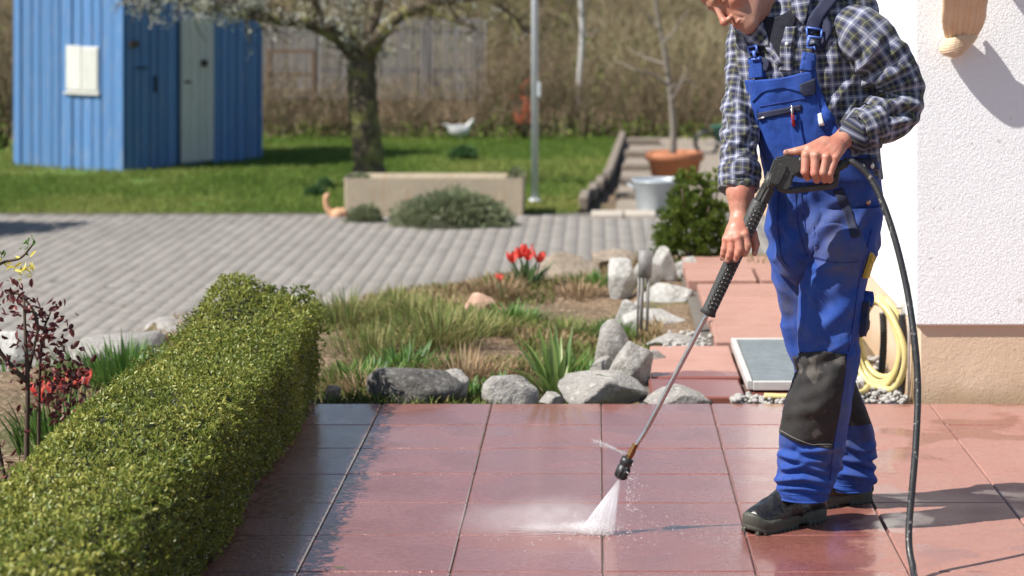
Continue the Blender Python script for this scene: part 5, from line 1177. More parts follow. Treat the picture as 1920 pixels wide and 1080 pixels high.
near_leg = [(385, 1512, 1656, 6.60, .10), (450, 1510, 1648, 6.59, .108), (500, 1510, 1635, 6.58, .105), (560, 1500, 1619, 6.57, .10), (620, 1495, 1613, 6.56, .095), (680, 1496, 1609, 6.55, .092), (720, 1487, 1606, 6.54, .09),
            (760, 1472, 1600, 6.54, .088), (800, 1463, 1592, 6.55, .085), (840, 1460, 1585, 6.56, .083), (880, 1457, 1568, 6.57, .083), (905, 1461, 1558, 6.575, .080), (930, 1465, 1550, 6.58, .076)]
far_leg = [(385, 1438, 1560, 6.74, .10), (450, 1440, 1548, 6.75, .105), (500, 1446, 1552, 6.75, .10), (560, 1462, 1562, 6.76, .10), (620, 1474, 1572, 6.77, .095), (680, 1488, 1588, 6.78, .092), (740, 1502, 1612, 6.80, .09),
           (800, 1524, 1637, 6.83, .087), (850, 1548, 1639, 6.85, .083), (885, 1556, 1637, 6.86, .08), (912, 1560, 1630, 6.87, .075)]
hips = [(286, 1434, 1646, 6.62, .120), (310, 1438, 1651, 6.62, .125), (345, 1441, 1655, 6.635, .135), (400, 1438, 1657, 6.65, .14), (450, 1441, 1650, 6.655, .138), (490, 1450, 1634, 6.66, .125), (520, 1475, 1600, 6.665, .085), (535, 1500, 1570, 6.67, .04)]
def hipdisp(P, N, v, th):
    q = P.reshape(-1, 3); d = .006 * fbm(q * [8, 8, 6] + 3, 3, 12)
    dg = ridge(vnoise(np.stack([(q[:, 2] * .8 - q[:, 0] * .9) * 16, q[:, 1] * 4, 0 * q[:, 2]], 1), 31)); d += .018 * (dg - .6) * sst(.98, .85, q[:, 2]); d += folds(P, FOLD_HIP)
    return d.reshape(v.shape)
gN = hloft(near_leg, 190, 128, legdisp(2)); gF = hloft(far_leg, 170, 112, legdisp(5)); gH = hloft(hips, 90, 144, hipdisp)
V, F, o_ = [], [], 0
for g_ in (gN, gF, gH):
    V.append(g_.reshape(-1, 3)); F.append(grid_faces(*g_.shape[:2]) + o_); o_ += g_.shape[0] * g_.shape[1]
ov = add('overalls', np.concatenate(V), np.concatenate(F), M_blue2, man)
bvL, bvF, bvH = bvh_of([gN, gH]), bvh_of([gF]), bvh_of([gH, gN])
for nm, gg in (('hem', gN), ('hem', gF)):
    mbm = MB(); 
    for row, r_ in ((gg[-1], .0035), (gg[-9], .0016)): mbm.tube(np.vstack([row, row[:1]]), r_, 5, cap=False)
    mbm.build(nm, M_blue2, ov, smooth=True)
V, F = patch(bvL, [[(1496, 662), (1540, 659), (1586, 664)], [(1490, 712), (1535, 712), (1582, 712)], [(1471, 765), (1520, 772), (1573, 770)], [(1463, 812), (1505, 832), (1560, 842)]], .0045, 34, 40, wr=.0022, seed=3); kp = add('knee_pad', V, F, M_kneep, ov)
V, F = seam(bvL, [(1465, 806), (1507, 826), (1560, 836)], .0009, .0075); add('stitching', V, F, simple('pale_thread', (.25, .24, .23), None, 30, .8), kp)
V, F = patch(bvF, [[(1489, 668), (1530, 668), (1588, 668)], [(1500, 730), (1550, 735), (1608, 735)], [(1528, 790), (1580, 797), (1632, 795)]], .004, 26, 26, Yg=6.8, wr=.002); add('knee_pad', V, F, M_kneep, ov)
for pts in ([(1588, 664), (1583, 712), (1574, 768), (1562, 842), (1556, 900)], [(1634, 430), (1612, 520), (1600, 600), (1590, 660)], [(1490, 345), (1494, 400), (1503, 450), (1514, 480)], [(1460, 360), (1458, 420), (1466, 480), (1478, 500)], [(1500, 345), (1506, 400), (1512, 440)], [(1526, 424), (1530, 455), (1524, 482), (1580, 492), (1618, 488)]):
    V, F = seam(bvL, pts, .0014, .0012); add('seam', V, F, M_thread, ov)
V, F = patch(bvL, [[(1532, 425), (1570, 418), (1616, 440)], [(1527, 458), (1575, 462), (1624, 466)], [(1525, 482), (1572, 492), (1618, 488)]], .003, 20, 18, wr=.001); add('thigh_pocket', V, F, M_blue2, ov)
V, F = patch(bvH, [[(1562, 358), (1580, 352)], [(1582, 400), (1598, 396)], [(1596, 446), (1613, 443)]], .0035, 8, 24); add('pocket_trim', V, F, M_navy, ov)
V, F = patch(bvL, [[(1622, 548), (1652, 552)], [(1616, 590), (1648, 598)], [(1612, 632), (1638, 636)]], .013, 12, 18, puff=.012, Yg=6.58); pk = add('side_pocket', V, F, M_blue2, ov)
V, F = patch(bvL, [[(1624, 545), (1655, 550)], [(1620, 572), (1652, 580)]], .022, 10, 8, puff=.004, Yg=6.58); add('flap', V, F, M_blue2, pk)
V, F = patch(bvL, [[(1617, 565), (1624, 566)], [(1611, 625), (1617, 628)]], .018, 6, 14, Yg=6.58); add('velcro', V, F, M_navy, pk)
V, F = patch(bvH, [[(1590, 284), (1620, 282), (1648, 284)], [(1592, 312), (1620, 316), (1652, 318)]], .004, 16, 8); add('waistband', V, F, M_navy, ov)
M_btn = simple('metal_button', (.72, .71, .69), (.6, .6, .58), 80, .3, metal=.8); M_cop = simple('copper_button', (.62, .36, .28), None, 80, .35, metal=.7)
for (x, y, m_) in ((1634, 311, M_btn), (1616, 312, M_btn), (1627, 380, M_cop)):
    l, n = hit(bvH, x, y); V, F = tube_geo([l, l + n * .004, l + n * .006], [.0085, .0085, .004], 16); add('button', V, F, m_, ov)

# ---- shirt
def shirtdisp(P, N, v, th):
    q = P.reshape(-1, 3); d = .007 * fbm(q * [7, 7, 6] + 9, 3, 41)
    dg = ridge(vnoise(np.stack([(q[:, 0] * .8 + q[:, 2] * .9) * 14, q[:, 1] * 4, 0 * q[:, 2]], 1), 43)); d += .020 * (dg - .6) * sst(.70, .80, q[:, 0])
    vt = ridge(vnoise(np.stack([q[:, 0] * 13, q[:, 1] * 5, q[:, 2] * 3.5], 1), 47)); d += .009 * (vt - .6); d += folds(P, FOLD_SHIRT)
    return d.reshape(v.shape)
tors = [(-46, 1468, 1570, 6.66, .06), (-28, 1440, 1605, 6.65, .08), (-8, 1412, 1632, 6.645, .10), (20, 1392, 1648, 6.64, .112), (60, 1384, 1655, 6.635, .122), (120, 1388, 1654, 6.63, .130), (180, 1402, 1648, 6.625, .130), (240, 1418, 1644, 6.62, .124), (300, 1434, 1648, 6.62, .117), (335, 1440, 1650, 6.62, .115)]
gT = hloft(tors, 130, 140, shirtdisp)
def tube_loft(pts, nv, nt, disp=None, flat=1.0):
    """pts: (x, y, Y, r) along a limb"""
    P = [(*W(x, y, Y), r) for x, y, Y, r in pts]; C = crom(P, 16); s = np.linspace(0, len(C) - 1, nv); C = np.stack([np.interp(s, np.arange(len(C)), C[:, k]) for k in range(4)], 1)
    T, A, B = frames(C[:, :3]); th = np.linspace(0, 2 * np.pi, nt, endpoint=False)
    g_ = C[:, None, :3] + C[:, 3][:, None, None] * (np.cos(th)[None, :, None] * A[:, None] + flat * np.sin(th)[None, :, None] * B[:, None])
    N = gnormals(g_)
    if np.mean(np.sum(N * (g_ - C[:, None, :3]), -1)) < 0: N = -N
    L = np.concatenate([[0], np.cumsum(np.linalg.norm(np.diff(C[:, :3], axis=0), axis=1))])
    if disp is not None: g_ = g_ + N * disp(L[:, None] + 0 * th[None], th[None] + 0 * L[:, None], g_)[..., None]
    uv = np.stack([np.broadcast_to(th[None] * C[:, 3].mean(), (nv, nt)), np.broadcast_to(L[:, None], (nv, nt)), np.zeros((nv, nt))], -1)
    return g_, uv
def slvdisp(seed, foldat, amp=.010):
    def f(L, th, P):
        sh = L.shape; q = np.stack([L.ravel() * 30 + 1.6 * np.sin(th.ravel() + seed), np.cos(th.ravel()) * 1.1 + seed, np.sin(th.ravel()) * 1.1], 1)
        a = ridge(vnoise(q, seed)).reshape(sh); env = .35 + sum(np.exp(-((L - c) / w_) ** 2) for c, w_ in foldat)
        b = fbm(np.stack([L.ravel() * 11, np.cos(th.ravel()) * 1.4, np.sin(th.ravel()) * 1.4], 1) + seed, 3, seed + 2).reshape(sh)
        return amp * .6 * (a - .62) * env + .005 * b + folds(P, FOLD_SL if seed == 3 else FOLD_SR if seed == 8 else FOLD_CUFF).reshape(sh)
    return f
armL = [(1556, 44, 6.62, .040), (1586, 54, 6.575, .070), (1616, 72, 6.545, .083), (1650, 108, 6.53, .080), (1676, 150, 6.53, .074), (1686, 182, 6.525, .068), (1682, 206, 6.51, .064), (1662, 224, 6.49, .060), (1634, 234, 6.465, .056)]
armR = [(1420, 40, 6.71, .062), (1404, 70, 6.70, .062), (1396, 120, 6.67, .056), (1391, 180, 6.62, .054), (1388, 240, 6.57, .054), (1387, 290, 6.53, .054), (1386, 330, 6.50, .052)]
gL, uL = tube_loft(armL, 120, 80, slvdisp(3, [(.30, .05), (.20, .05)], .019)); gR, uR = tube_loft(armR, 130, 72, slvdisp(8, [(.27, .05), (.40, .05)], .016))
cufL, vL = tube_loft([(1648, 230, 6.475, .057), (1634, 236, 6.465, .061), (1616, 243, 6.452, .060), (1606, 247, 6.445, .055), (1612, 245, 6.448, .050)], 40, 80, slvdisp(13, [(.02, .05)], .007))
cufR, vR = tube_loft([(1386, 306, 6.515, .053), (1386, 318, 6.507, .058), (1385, 338, 6.495, .058), (1385, 352, 6.485, .055), (1385, 346, 6.49, .049)], 40, 72, slvdisp(15, [(.03, .05)], .006))
th = np.linspace(0, 2 * np.pi, gT.shape[1], endpoint=False)
uT = np.stack([gT[..., 0] * 1.05 + gT[..., 2] * .10, gT[..., 2] - gT[..., 0] * .06, 0 * gT[..., 0]], -1)
V, F, U, o_ = [], [], [], 0
for g_, u_ in ((gT, uT), (gL, uL + [.02, .01, 0]), (gR, uR + [.03, .03, 0]), (cufL, vL * 1.0 + [.012, .021, 0]), (cufR, vR + [.02, .019, 0])):
    V.append(g_.reshape(-1, 3)); F.append(grid_faces(*g_.shape[:2]) + o_); U.append(u_.reshape(-1, 3)); o_ += g_.shape[0] * g_.shape[1]
shirt = add('shirt', np.concatenate(V), np.concatenate(F), M_plaid, man, attrs={'cloth': np.concatenate(U)})
bvT = bvh_of([gT]); bvS = bvh_of([gT, gL])
def cpatch(name, bv, rows, off, mat, parent, nu=20, nv=20, rot=0.0, **k):
    V, F = patch(bv, rows, off, nu, nv, **k); c, s = math.cos(rot), math.sin(rot)
    return add(name, V, F, mat, parent, attrs={'cloth': np.stack([V[:, 0] * c + V[:, 2] * s, V[:, 2] * c - V[:, 0] * s, 0 * V[:, 0]], 1)})
# open neck: navy undershirt, placket edges, collar leaves
M_tee = simple('navy_tee', (.006, .007, .016), (.010, .011, .022), 40, .9, .001, 300)
V, F = patch(bvT, [[(1412, 24), (1455, 34), (1500, 10)], [(1424, 58), (1456, 66), (1490, 48)], [(1440, 92), (1460, 96), (1478, 84)], [(1460, 126), (1465, 127), (1470, 124)]], .012, 18, 22); add('undershirt', V, F, M_tee, man)
cpatch('placket', bvT, [[(1474, 52), (1494, 52)], [(1464, 90), (1488, 92)], [(1462, 132), (1486, 134)]], .015, M_plaid, shirt, 8, 24)
cpatch('placket', bvT, [[(1420, 66), (1432, 58)], [(1440, 92), (1450, 84)], [(1461, 126), (1468, 120)]], .016, M_plaid, shirt, 6, 20, rot=.8)
l, n = hit(bvT, 1475, 84); V, F = tube_geo([l + n * .015, l + n * .0185], [.0055, .0055], 14); add('button', V, F, simple('pearl_button', (.75, .74, .7), None, 60, .25), shirt)
for k_, (rows, rot) in enumerate((([[(1478, -30), (1522, -36)], [(1484, 0), (1520, 0)], [(1486, 30), (1510, 42)], [(1494, 36), (1507, 50)]], .15), ([[(1404, 50), (1432, 40)], [(1398, 70), (1444, 74)], [(1412, 84), (1446, 88)]], .9))):
    cpatch('collar', bvT, rows, .020, M_plaid, shirt, 14, 14, rot=rot, skirt=.0, puff=.004)
# ---- bib, straps, pocket details
bibrows = [[(1400, 150), (1462, 146), (1526, 130)], [(1408, 180), (1474, 176), (1540, 172)], [(1418, 220), (1490, 220), (1560, 218)], [(1426, 260), (1502, 262), (1580, 258)], [(1436, 300), (1512, 304), (1600, 300)], [(1441, 338), (1525, 345), (1630, 338)]]
V, F = patch(bvT, bibrows, .013, 44, 48, skirt=.0, wr=.0028, seed=7); bib = add('bib', V, F, M_blue2, ov)
mbv = BVHTree.FromPolygons([tuple(v) for v in V], [tuple(f) for f in F])
V, F = patch(mbv, [[(1403, 151), (1462, 147), (1522, 132)], [(1409, 176), (1464, 166), (1528, 164)], [(1412, 192), (1446, 163), (1524, 178)]], .004, 28, 16, skirt=.003); fl = add('bib_flap', V, F, M_blue2, bib)
V, F = patch(mbv, [[(1500, 158), (1528, 146)], [(1500, 172), (1530, 166)], [(1508, 180), (1526, 178)]], .0068, 10, 10, skirt=.004); add('flap_corner', V, F, M_navy, bib)
V, F = patch(mbv, [[(1421, 212), (1502, 196)], [(1423, 224), (1503, 208)]], .0035, 26, 5, skirt=.003); zp = add('zip', V, F, M_navy, bib)
V, F = tube_geo([hit(mbv, x, y)[0] + hit(mbv, x, y)[1] * .006 for x, y in ((1424, 222), (1436, 219))], .0028, 6); add('zip_pull', V, F, M_btn, zp)
V, F = patch(mbv, [[(1481, 226), (1501, 223)], [(1485, 258), (1506, 255)], [(1489, 284), (1512, 281)]], .0045, 8, 14, skirt=.004); add('pen_pocket', V, F, M_blue2, bib)
V, F = patch(mbv, [[(1533, 214), (1540, 212)], [(1536, 236), (1546, 234)]], .0055, 5, 5, skirt=.003); add('label_tag', V, F, simple('white_label', (.8, .8, .8), None, 20, .6), bib)
for pts in ([(1424, 200), (1500, 186), (1520, 184)], [(1420, 205), (1424, 270), (1436, 300)], [(1527, 150), (1533, 190), (1548, 255), (1560, 300)], [(1404, 158), (1462, 153), (1520, 138)]):
    V, F = seam(mbv, pts, .0013, .001); add('seam', V, F, M_thread, bib)
def strap(name, bv, pts, w, off, mat, parent, th=.003):
    C = crom(pts, 8); T = np.gradient(C, axis=0); T /= np.linalg.norm(T, axis=1)[:, None]; S = np.stack([-T[:, 1], T[:, 0]], 1)
    V, F = patch(bv, [[tuple(c - s * w / 2), tuple(c + s * w / 2)] for c, s in zip(C, S)], off, 6, len(C), skirt=0.0); return add(name, V, F, mat, parent)
strap('strap', bvT, [(1514, 62), (1534, 30), (1556, 2), (1590, -40)], 24, .016, M_navy, ov)
strap('strap', bvT, [(1521, 92), (1540, 84), (1552, 60), (1545, 30)], 14, .0135, M_navy, ov)
strap('strap_end', bvT, [(1510, 132), (1513, 118), (1516, 100)], 23, .017, M_blue2, ov)
strap('strap_end', bvT, [(1425, 145), (1424, 128), (1421, 108)], 21, .017, M_blue2, ov)
strap('strap', bvT, [(1421, 104), (1412, 78), (1404, 50), (1402, 20)], 17, .015, M_navy, ov)
strap('strap', bvT, [(1426, 110), (1440, 118), (1436, 132)], 10, .0135, M_navy, ov)
def buckle(bv, c, w_, h_, ang):
    mbk = MB(); l, n = hit(bv, *c)
    def q(u, v): 
        x = c[0] + (u * math.cos(ang) - v * math.sin(ang)); y = c[1] + (u * math.sin(ang) + v * math.cos(ang)); a, m_ = hit(bv, x, y); return a + m_ * .022
    for a, b in (((-w_, -h_), (w_, -h_)), ((w_, -h_), (w_ * .9, h_ * .3)), ((w_ * .9, h_ * .3), (-w_ * .9, h_ * .3)), ((-w_ * .9, h_ * .3), (-w_, -h_))): mbk.tube([q(*a), q(*b)], .0034, 6)
    mbk.tube([q(0, h_ * .3), q(0, h_ * 1.9)], [.011, .008], 8, flat=.5); mbk.tube([q(-w_ * .75, h_ * 2.1), q(w_ * .75, h_ * 2.1)], .0038, 6); mbk.tube([q(w_ * .8, h_ * 1.8), q(w_ * .95, h_ * 2.4)], .003, 6)
    mbk.build('buckle', M_bluepl, ov, smooth=True)
buckle(bvT, (1520, 68), 11.5, 11, .12); buckle(bvT, (1419, 96), 9, 8, -.2)
# pen and folding rule are things he carries
pa, na = hit(mbv, 1487, 226); pen = empty('red_pen', pa, 'red pen clipped in the bib pocket', 'pen')
p0, p1 = hit(mbv, 1489, 236), hit(mbv, 1486, 196); a, b = p0[0] + p0[1] * .008, p1[0] + p1[1] * .010
V, F = tube_geo([a, a.lerp(b, .62)], [.0048, .0048], 10); add('barrel', V, F, simple('red_plastic', (.55, .03, .03), None, 60, .25), pen); V, F = tube_geo([a.lerp(b, .62), a.lerp(b, .9), b], [.0042, .0038, .002], 10); add('tip', V, F, M_btn, pen); V, F = tube_geo([a.lerp(b, .85) + na * .006, a.lerp(b, .3) + na * .006], .0018, 6); add('clip', V, F, M_btn, pen)
ra, rn = hit(bvL, 1624, 496, 6.58); ra = ra + rn * .006; ru = empty('folding_rule', ra, 'yellow folding rule in the thigh pocket', 'ruler'); up_ = (W(1640, 474, ra.y) - W(1626, 520, ra.y)).normalized(); sd = up_.cross(rn).normalized(); Rm = Matrix((sd, rn, up_)).transposed()
for k_ in range(4): MB().box(ra + rn * (.0035 * k_), (.017, .003, .075 - .004 * k_), Rm, bev=.0006).build('leaf', simple('yellow_rule', (.62, .42, .06), (.55, .36, .05), 40, .5, speck=(160, .64, (.08, .05, .01))), ru)

# ---- head, neck, arms, hands: one body mesh
fw = Vector((-.55, -.56, -.62)).normalized(); dn = Vector((.78, -.06, -.60)); dn = (dn - fw * dn.dot(fw)).normalized(); upv = -dn; lf = upv.cross(fw).normalized()
RH = np.array([tuple(lf), tuple(fw), tuple(upv)])
hc = np.array(W(1354, 46, 6.50)) - np.array([0, .127, -.042]) @ RH
s = SDF((-.105, -.16, -.24), (.105, .15, .15), .0021)
s.ell((0, -.018, .035), (.075, .097, .087), k=.0); s.ell((0, .018, -.035), (.061, .074, .084), k=.03); s.ell((0, .046, .042), (.058, .044, .048), k=.03)
for q in (-1, 1):
    s.ell((q * .043, .057, -.026), (.024, .022, .018), k=.018); s.cone((q * .053, -.005, -.062), (q * .020, .066, -.103), .015, .015, .022)
    s.cone((q * .010, .090, .017), (q * .044, .074, .014), .0085, .008, .012)
s.ell((0, .078, -.104), (.021, .018, .017), k=.02); s.ell((0, .066, -.072), (.034, .030, .030), k=.02)
for q in (-1, 1): s.ell((q * .033, .094, -.003), (.017, .011, .0095), k=.010, sub=True); s.ell((q * .031, .0745, -.004), (.0145, .0128, .0115), k=.004)
s.cone((0, .089, .008), (0, .115, -.040), .0075, .0100, .010); s.ell((0, .1155, -.043), (.0125, .012, .0105), k=.006)
for q in (-1, 1): s.ell((q * .0125, .103, -.047), (.0078, .010, .0072), k=.005); s.ell((q * .0065, .1085, -.0545), (.0035, .005, .004), k=.002, sub=True)
s.ell((0, .0935, -.0705), (.022, .0085, .0052), k=.006); s.ell((0, .0905, -.0800), (.0195, .0085, .0062), k=.005); s.ell((0, .103, -.0752), (.0235, .007, .0011), k=.003, sub=True)
for q in (-1, 1):
    s.cone((q * .020, .097, -.045), (q * .029, .086, -.075), .0022, .0018, .006, sub=True)
    s.ell((q * .079, -.012, -.008), (.0075, .019, .031), k=.006); s.ell((q * .088, -.008, -.006), (.005, .010, .020), k=.004, sub=True)
nb = (np.array(W(1512, 34, 6.665)) - hc) @ RH.T
s.cone((0, -.035, -.045), nb, .056, .060, .025); s.cone((0, .028, -.095), nb + [0, .02, .0], .020, .03, .035)
HV, HF = s.mesh()
# skin colour zones, in head space: warm nose, cheeks, lips; grey stubble, brows
sm_ = lambda c, r: np.exp(-np.sum(((HV - c) / r) ** 2, 1))
warm = np.clip(.9 * sm_((0, .116, -.043), (.018, .022, .018)) + .6 * (sm_((.045, .06, -.03), (.03, .03, .025)) + sm_((-.045, .06, -.03), (.03, .03, .025))) + 1.2 * sm_((0, .098, -.0755), (.022, .012, .010)) + .3, 0, 1.3)
stub = np.clip(sst(-.045, -.075, HV[:, 2]) * sst(.0, .03, HV[:, 1]) * (1 - .9 * sm_((0, .098, -.0755), (.022, .014, .009))), 0, 1)
brow = np.clip(sum(sm_((q * .028, .088, .0175), (.020, .02, .0048)) for q in (-1, 1)) * 1.5, 0, 1)
lash = np.clip(sum(sm_((q * .031, .086, -.0105), (.014, .012, .0022)) for q in (-1, 1)) * 1.3, 0, 1); brow = np.maximum(brow, lash * .8)
HW = HV @ RH + hc
def hand_left(s):
    """left hand over the top of the gun grip"""
    w0, kn = W(1588, 255, 6.445), [W(1511, 292, 6.365), W(1529, 293, 6.358), W(1549, 296, 6.358), W(1566, 297, 6.362)]
    s.cone(W(1648, 232, 6.478), W(1630, 240, 6.47), .037, .040, .0); s.cone(W(1630, 240, 6.47), w0, .040, .029, .01)
    for k_, q in enumerate(kn): s.cone(w0.lerp(q, .12), q, .020 - .002 * (k_ > 2), .0128 - .0012 * (k_ == 3), .012)
    s.ell(w0.lerp((kn[1] + kn[2]) / 2, .55), (.030, .020, .026), k=.012)
    pip = [W(1509, 322, 6.352), W(1527, 325, 6.347), W(1543, 324, 6.347), W(1556, 326, 6.350)]; dip = [W(1514, 333, 6.375), W(1531, 337, 6.372), W(1546, 337, 6.372), W(1556, 338, 6.372)]; tip = [W(1520, 328, 6.405), W(1536, 332, 6.405), W(1550, 332, 6.405), W(1560, 332, 6.403)]
    for k_ in range(4):
        r = (.0112, .0116, .0110, .0098)[k_]
        s.cone(kn[k_], pip[k_], r + .0012, r, .004); s.cone(pip[k_], dip[k_], r, r - .001, .002); s.cone(dip[k_], tip[k_], r - .001, r - .002, .002)
    for k_ in range(4):
        q = kn[k_]; s.ell(q + Vector((.001, -.005, .004)), (.0085, .0075, .0080), k=.005)
        for e_ in (0, .0042): s.cone(pip[k_] + Vector((-.009, -.0122, e_ + .001)), pip[k_] + Vector((.009, -.0122, e_ + .001)), .0012, .0012, .0015, sub=True)
        if k_: a_, b_ = kn[k_ - 1], kn[k_]; m_ = (a_ + b_) / 2; s.cone(w0.lerp(m_, .40) + Vector((0, -.0165, .0135)), m_ + Vector((0, -.0045, .0075)), .0021, .0018, .004)
    t0, t1, t2, t3 = W(1545, 268, 6.40), W(1517, 279, 6.385), W(1494, 284, 6.385), W(1474, 286, 6.388)
    s.cone(t0, t1, .019, .0145, .012); s.cone(t1, t2, .0140, .0118, .003); s.cone(t2, t3, .0118, .0085, .003)
def hand_right(s):
    w0 = W(1388, 404, 6.445); kn = [W(1397, 441, 6.385), W(1384, 447, 6.378), W(1372, 450, 6.382), W(1362, 449, 6.392)]
    s.cone(W(1386, 330, 6.49), W(1388, 362, 6.468), .040, .038, .0); s.cone(W(1388, 362, 6.468), w0, .038, .0275, .01)
    for k_, q in enumerate(kn): s.cone(w0.lerp(q, .15), q, .0195, .0128, .012)
    s.ell(w0.lerp((kn[1] + kn[2]) / 2, .6), (.026, .021, .026), k=.012)
    pip = [W(1402, 460, 6.376), W(1387, 468, 6.368), W(1371, 470, 6.374), W(1358, 467, 6.386)]; tip = [W(1396, 476, 6.380), W(1379, 486, 6.376), W(1364, 488, 6.384), W(1354, 484, 6.396)]
    for k_ in range(4):
        r = (.0110, .0114, .0108, .0096)[k_]; s.cone(kn[k_], pip[k_], r + .0010, r, .003); s.cone(pip[k_], pip[k_].lerp(tip[k_], .5) + Vector((0, -.003, 0)), r, r - .001, .002); s.cone(pip[k_].lerp(tip[k_], .5) + Vector((0, -.003, 0)), tip[k_], r - .001, r - .0022, .002)
    for k_ in range(4):
        q = kn[k_]; s.ell(q + Vector((-.001, -.005, .003)), (.0085, .0075, .0080), k=.005)
        for e_ in (0, .0040): s.cone(pip[k_] + Vector((-.009, -.0118, e_ - .001)), pip[k_] + Vector((.009, -.0118, e_ - .001)), .0012, .0012, .0015, sub=True)
        if k_: a_, b_ = kn[k_ - 1], kn[k_]; m_ = (a_ + b_) / 2; s.cone(w0.lerp(m_, .35) + Vector((0, -.0175, .0)), m_ + Vector((0, -.0085, .003)), .0021, .0018, .004)
    t0, t1, t2, t3 = W(1396, 418, 6.435), W(1411, 438, 6.432), W(1417, 457, 6.428), W(1415, 475, 6.424)
    s.cone(t0, t1, .018, .0135, .010); s.cone(t1, t2, .0132, .0115, .003); s.cone(t2, t3, .0115, .008, .003)
a, b = W(1680, 195, 6.5), W(1462, 345, 6.4); s1 = SDF((b.x - .03, 6.30, b.z - .03), (a.x + .03, 6.56, a.z + .05), .0023); hand_left(s1); LV, LF = s1.mesh()
a, b = W(1440, 318, 6.45), W(1335, 500, 6.45); s2 = SDF((b.x - .02, 6.32, b.z - .02), (a.x + .02, 6.56, a.z + .02), .0023); hand_right(s2); RV, RF = s2.mesh()
# hidden trunk joining head and arms under the clothes
s3 = SDF((.30, 6.35, .55), (1.0, 6.85, 1.62), .012); s3.cone(W(1512, 30, 6.66), W(1530, 120, 6.65), .07, .10, .0); s3.cone(W(1530, 120, 6.65), W(1545, 400, 6.65), .10, .09, .03)
for A_ in (armL, armR):
    P_ = [W(x, y, Y) for x, y, Y, r in A_]; s3.cone(W(1530, 70, 6.65), P_[1], .045, .034, .03)
    for i in range(1, len(P_) - 1): s3.cone(P_[i], P_[i + 1], .022, .020, .02)
TV, TF = s3.mesh()
Vb = np.concatenate([HW, LV, RV, TV]); Fb = np.concatenate([HF, LF + len(HW), RF + len(HW) + len(LV), TF + len(HW) + len(LV) + len(RV)])
nz = len(Vb) - len(HW); hwarm = np.concatenate([warm, np.clip(.45 + .5 * sst(-.3, .6, fbm(np.concatenate([LV, RV, TV]) * 40, 2, 3)), 0, 1)])
hs = np.concatenate([stub, np.zeros(nz)]); hb = np.concatenate([brow, np.zeros(nz)])
t = NT('skin'); p = t.pos()
c = t.mix(t.attr('warm'), (.46, .255, .175), (.50, .185, .125)); c = t.mix(t.math('MULTIPLY', t.ramp(t.noise(p, 55, 4), (.4, 0.0), (.65, 1.0)), .5), c, (.38, .155, .105)); c = t.mix(t.math('MULTIPLY', t.ramp(t.noise(p, 190, 3), (.55, 0.0), (.7, 1.0)), .35), c, (.30, .12, .08))
c = t.mix(t.math('MULTIPLY', t.attr('stub'), .28), c, (.26, .20, .175)); c = t.mix(t.math('MULTIPLY', t.attr('brow'), t.mrange(t.noise(t.scale(p, (1, 1, 1)), 500, 2), .35, .6, .35, .9)), c, (.20, .135, .085))
M_skin = t.fin(c, t.mrange(t.noise(p, 70, 3), .3, .7, .38, .52), t.bump(t.math('ADD', t.math('ADD', t.noise(p, 420, 3), t.math('MULTIPLY', t.vor(p, 300), .6)), t.math('MULTIPLY', t.noise(p, 110, 4), 1.2)), .32, .0014), spec=.45, Subsurface_Weight=.12, Subsurface_Radius=(.012, .004, .002), Subsurface_Scale=.5)
body = add('body', Vb, Fb, M_skin, man, attrs={'warm': hwarm, 'stub': hs, 'brow': hb})
# forearm hair
M_hair = simple('short_hair', (.12, .085, .055), (.20, .16, .12), 60, .6)
s4 = SDF((-.1, -.14, -.1), (.1, .12, .15), .004); s4.ell((0, -.024, .042), (.080, .100, .090), k=0)
s4.ell((0, .09, .005), (.09, .062, .075), k=.012, sub=True); s4.ell((0, .03, -.09), (.12, .09, .075), k=.015, sub=True)
V4, F4 = s4.mesh(); V4 = V4 * (1 + .012 * fbm(V4 * 140, 2, 5))[:, None]; add('hair', V4 @ RH + hc, F4, M_hair, man)
def armhair(name, segs, n, seed):
    g = np.random.default_rng(seed); Vs, Fs = [], []; k_ = 0
    for _ in range(n):
        a, b, ra, rb = segs[g.integers(len(segs))]; t_ = g.uniform(0, 1); ax = (b - a).normalized(); pr = Vector(g.normal(size=3)); pr = (pr - ax * pr.dot(ax)).normalized()
        q = a.lerp(b, t_) + pr * (ra + (rb - ra) * t_ - .0005); d = (pr * .5 + ax * .9 + Vector(g.normal(size=3)) * .3).normalized(); e = q + d * g.uniform(.006, .012); sd_ = ax.cross(pr) * .00035
        Vs += [q - sd_, q + sd_, e]; Fs.append((k_, k_ + 1, k_ + 2)); k_ += 3
    tag(add(name, [tuple(v) for v in Vs], Fs, simple(name + '_m', (.16, .10, .06), None, 50, .6), body, smooth=False), kind='stuff')
armhair('arm_hair', [(W(1630, 240, 6.47), W(1588, 255, 6.445), .040, .029), (W(1388, 362, 6.468), W(1388, 404, 6.445), .038, .0275), (W(1386, 335, 6.49), W(1388, 362, 6.468), .040, .038)], 900, 2)
# nails
M_nail = simple('nail', (.62, .40, .32), None, 60, .25)
for (x, y, Y) in ((1397, 475, 6.371), (1379, 485, 6.367), (1364, 487, 6.375), (1355, 483, 6.387), (1415, 474, 6.415), (1475, 284, 6.379)):
    c_ = W(x, y, Y); add('nail', [tuple(c_ + Vector((.0042 * math.cos(q), -.0006 - .001 * math.cos(q) ** 2, .0052 * math.sin(q)))) for q in np.linspace(0, 6.283, 12, endpoint=False)], [tuple(range(12))], M_nail, body)

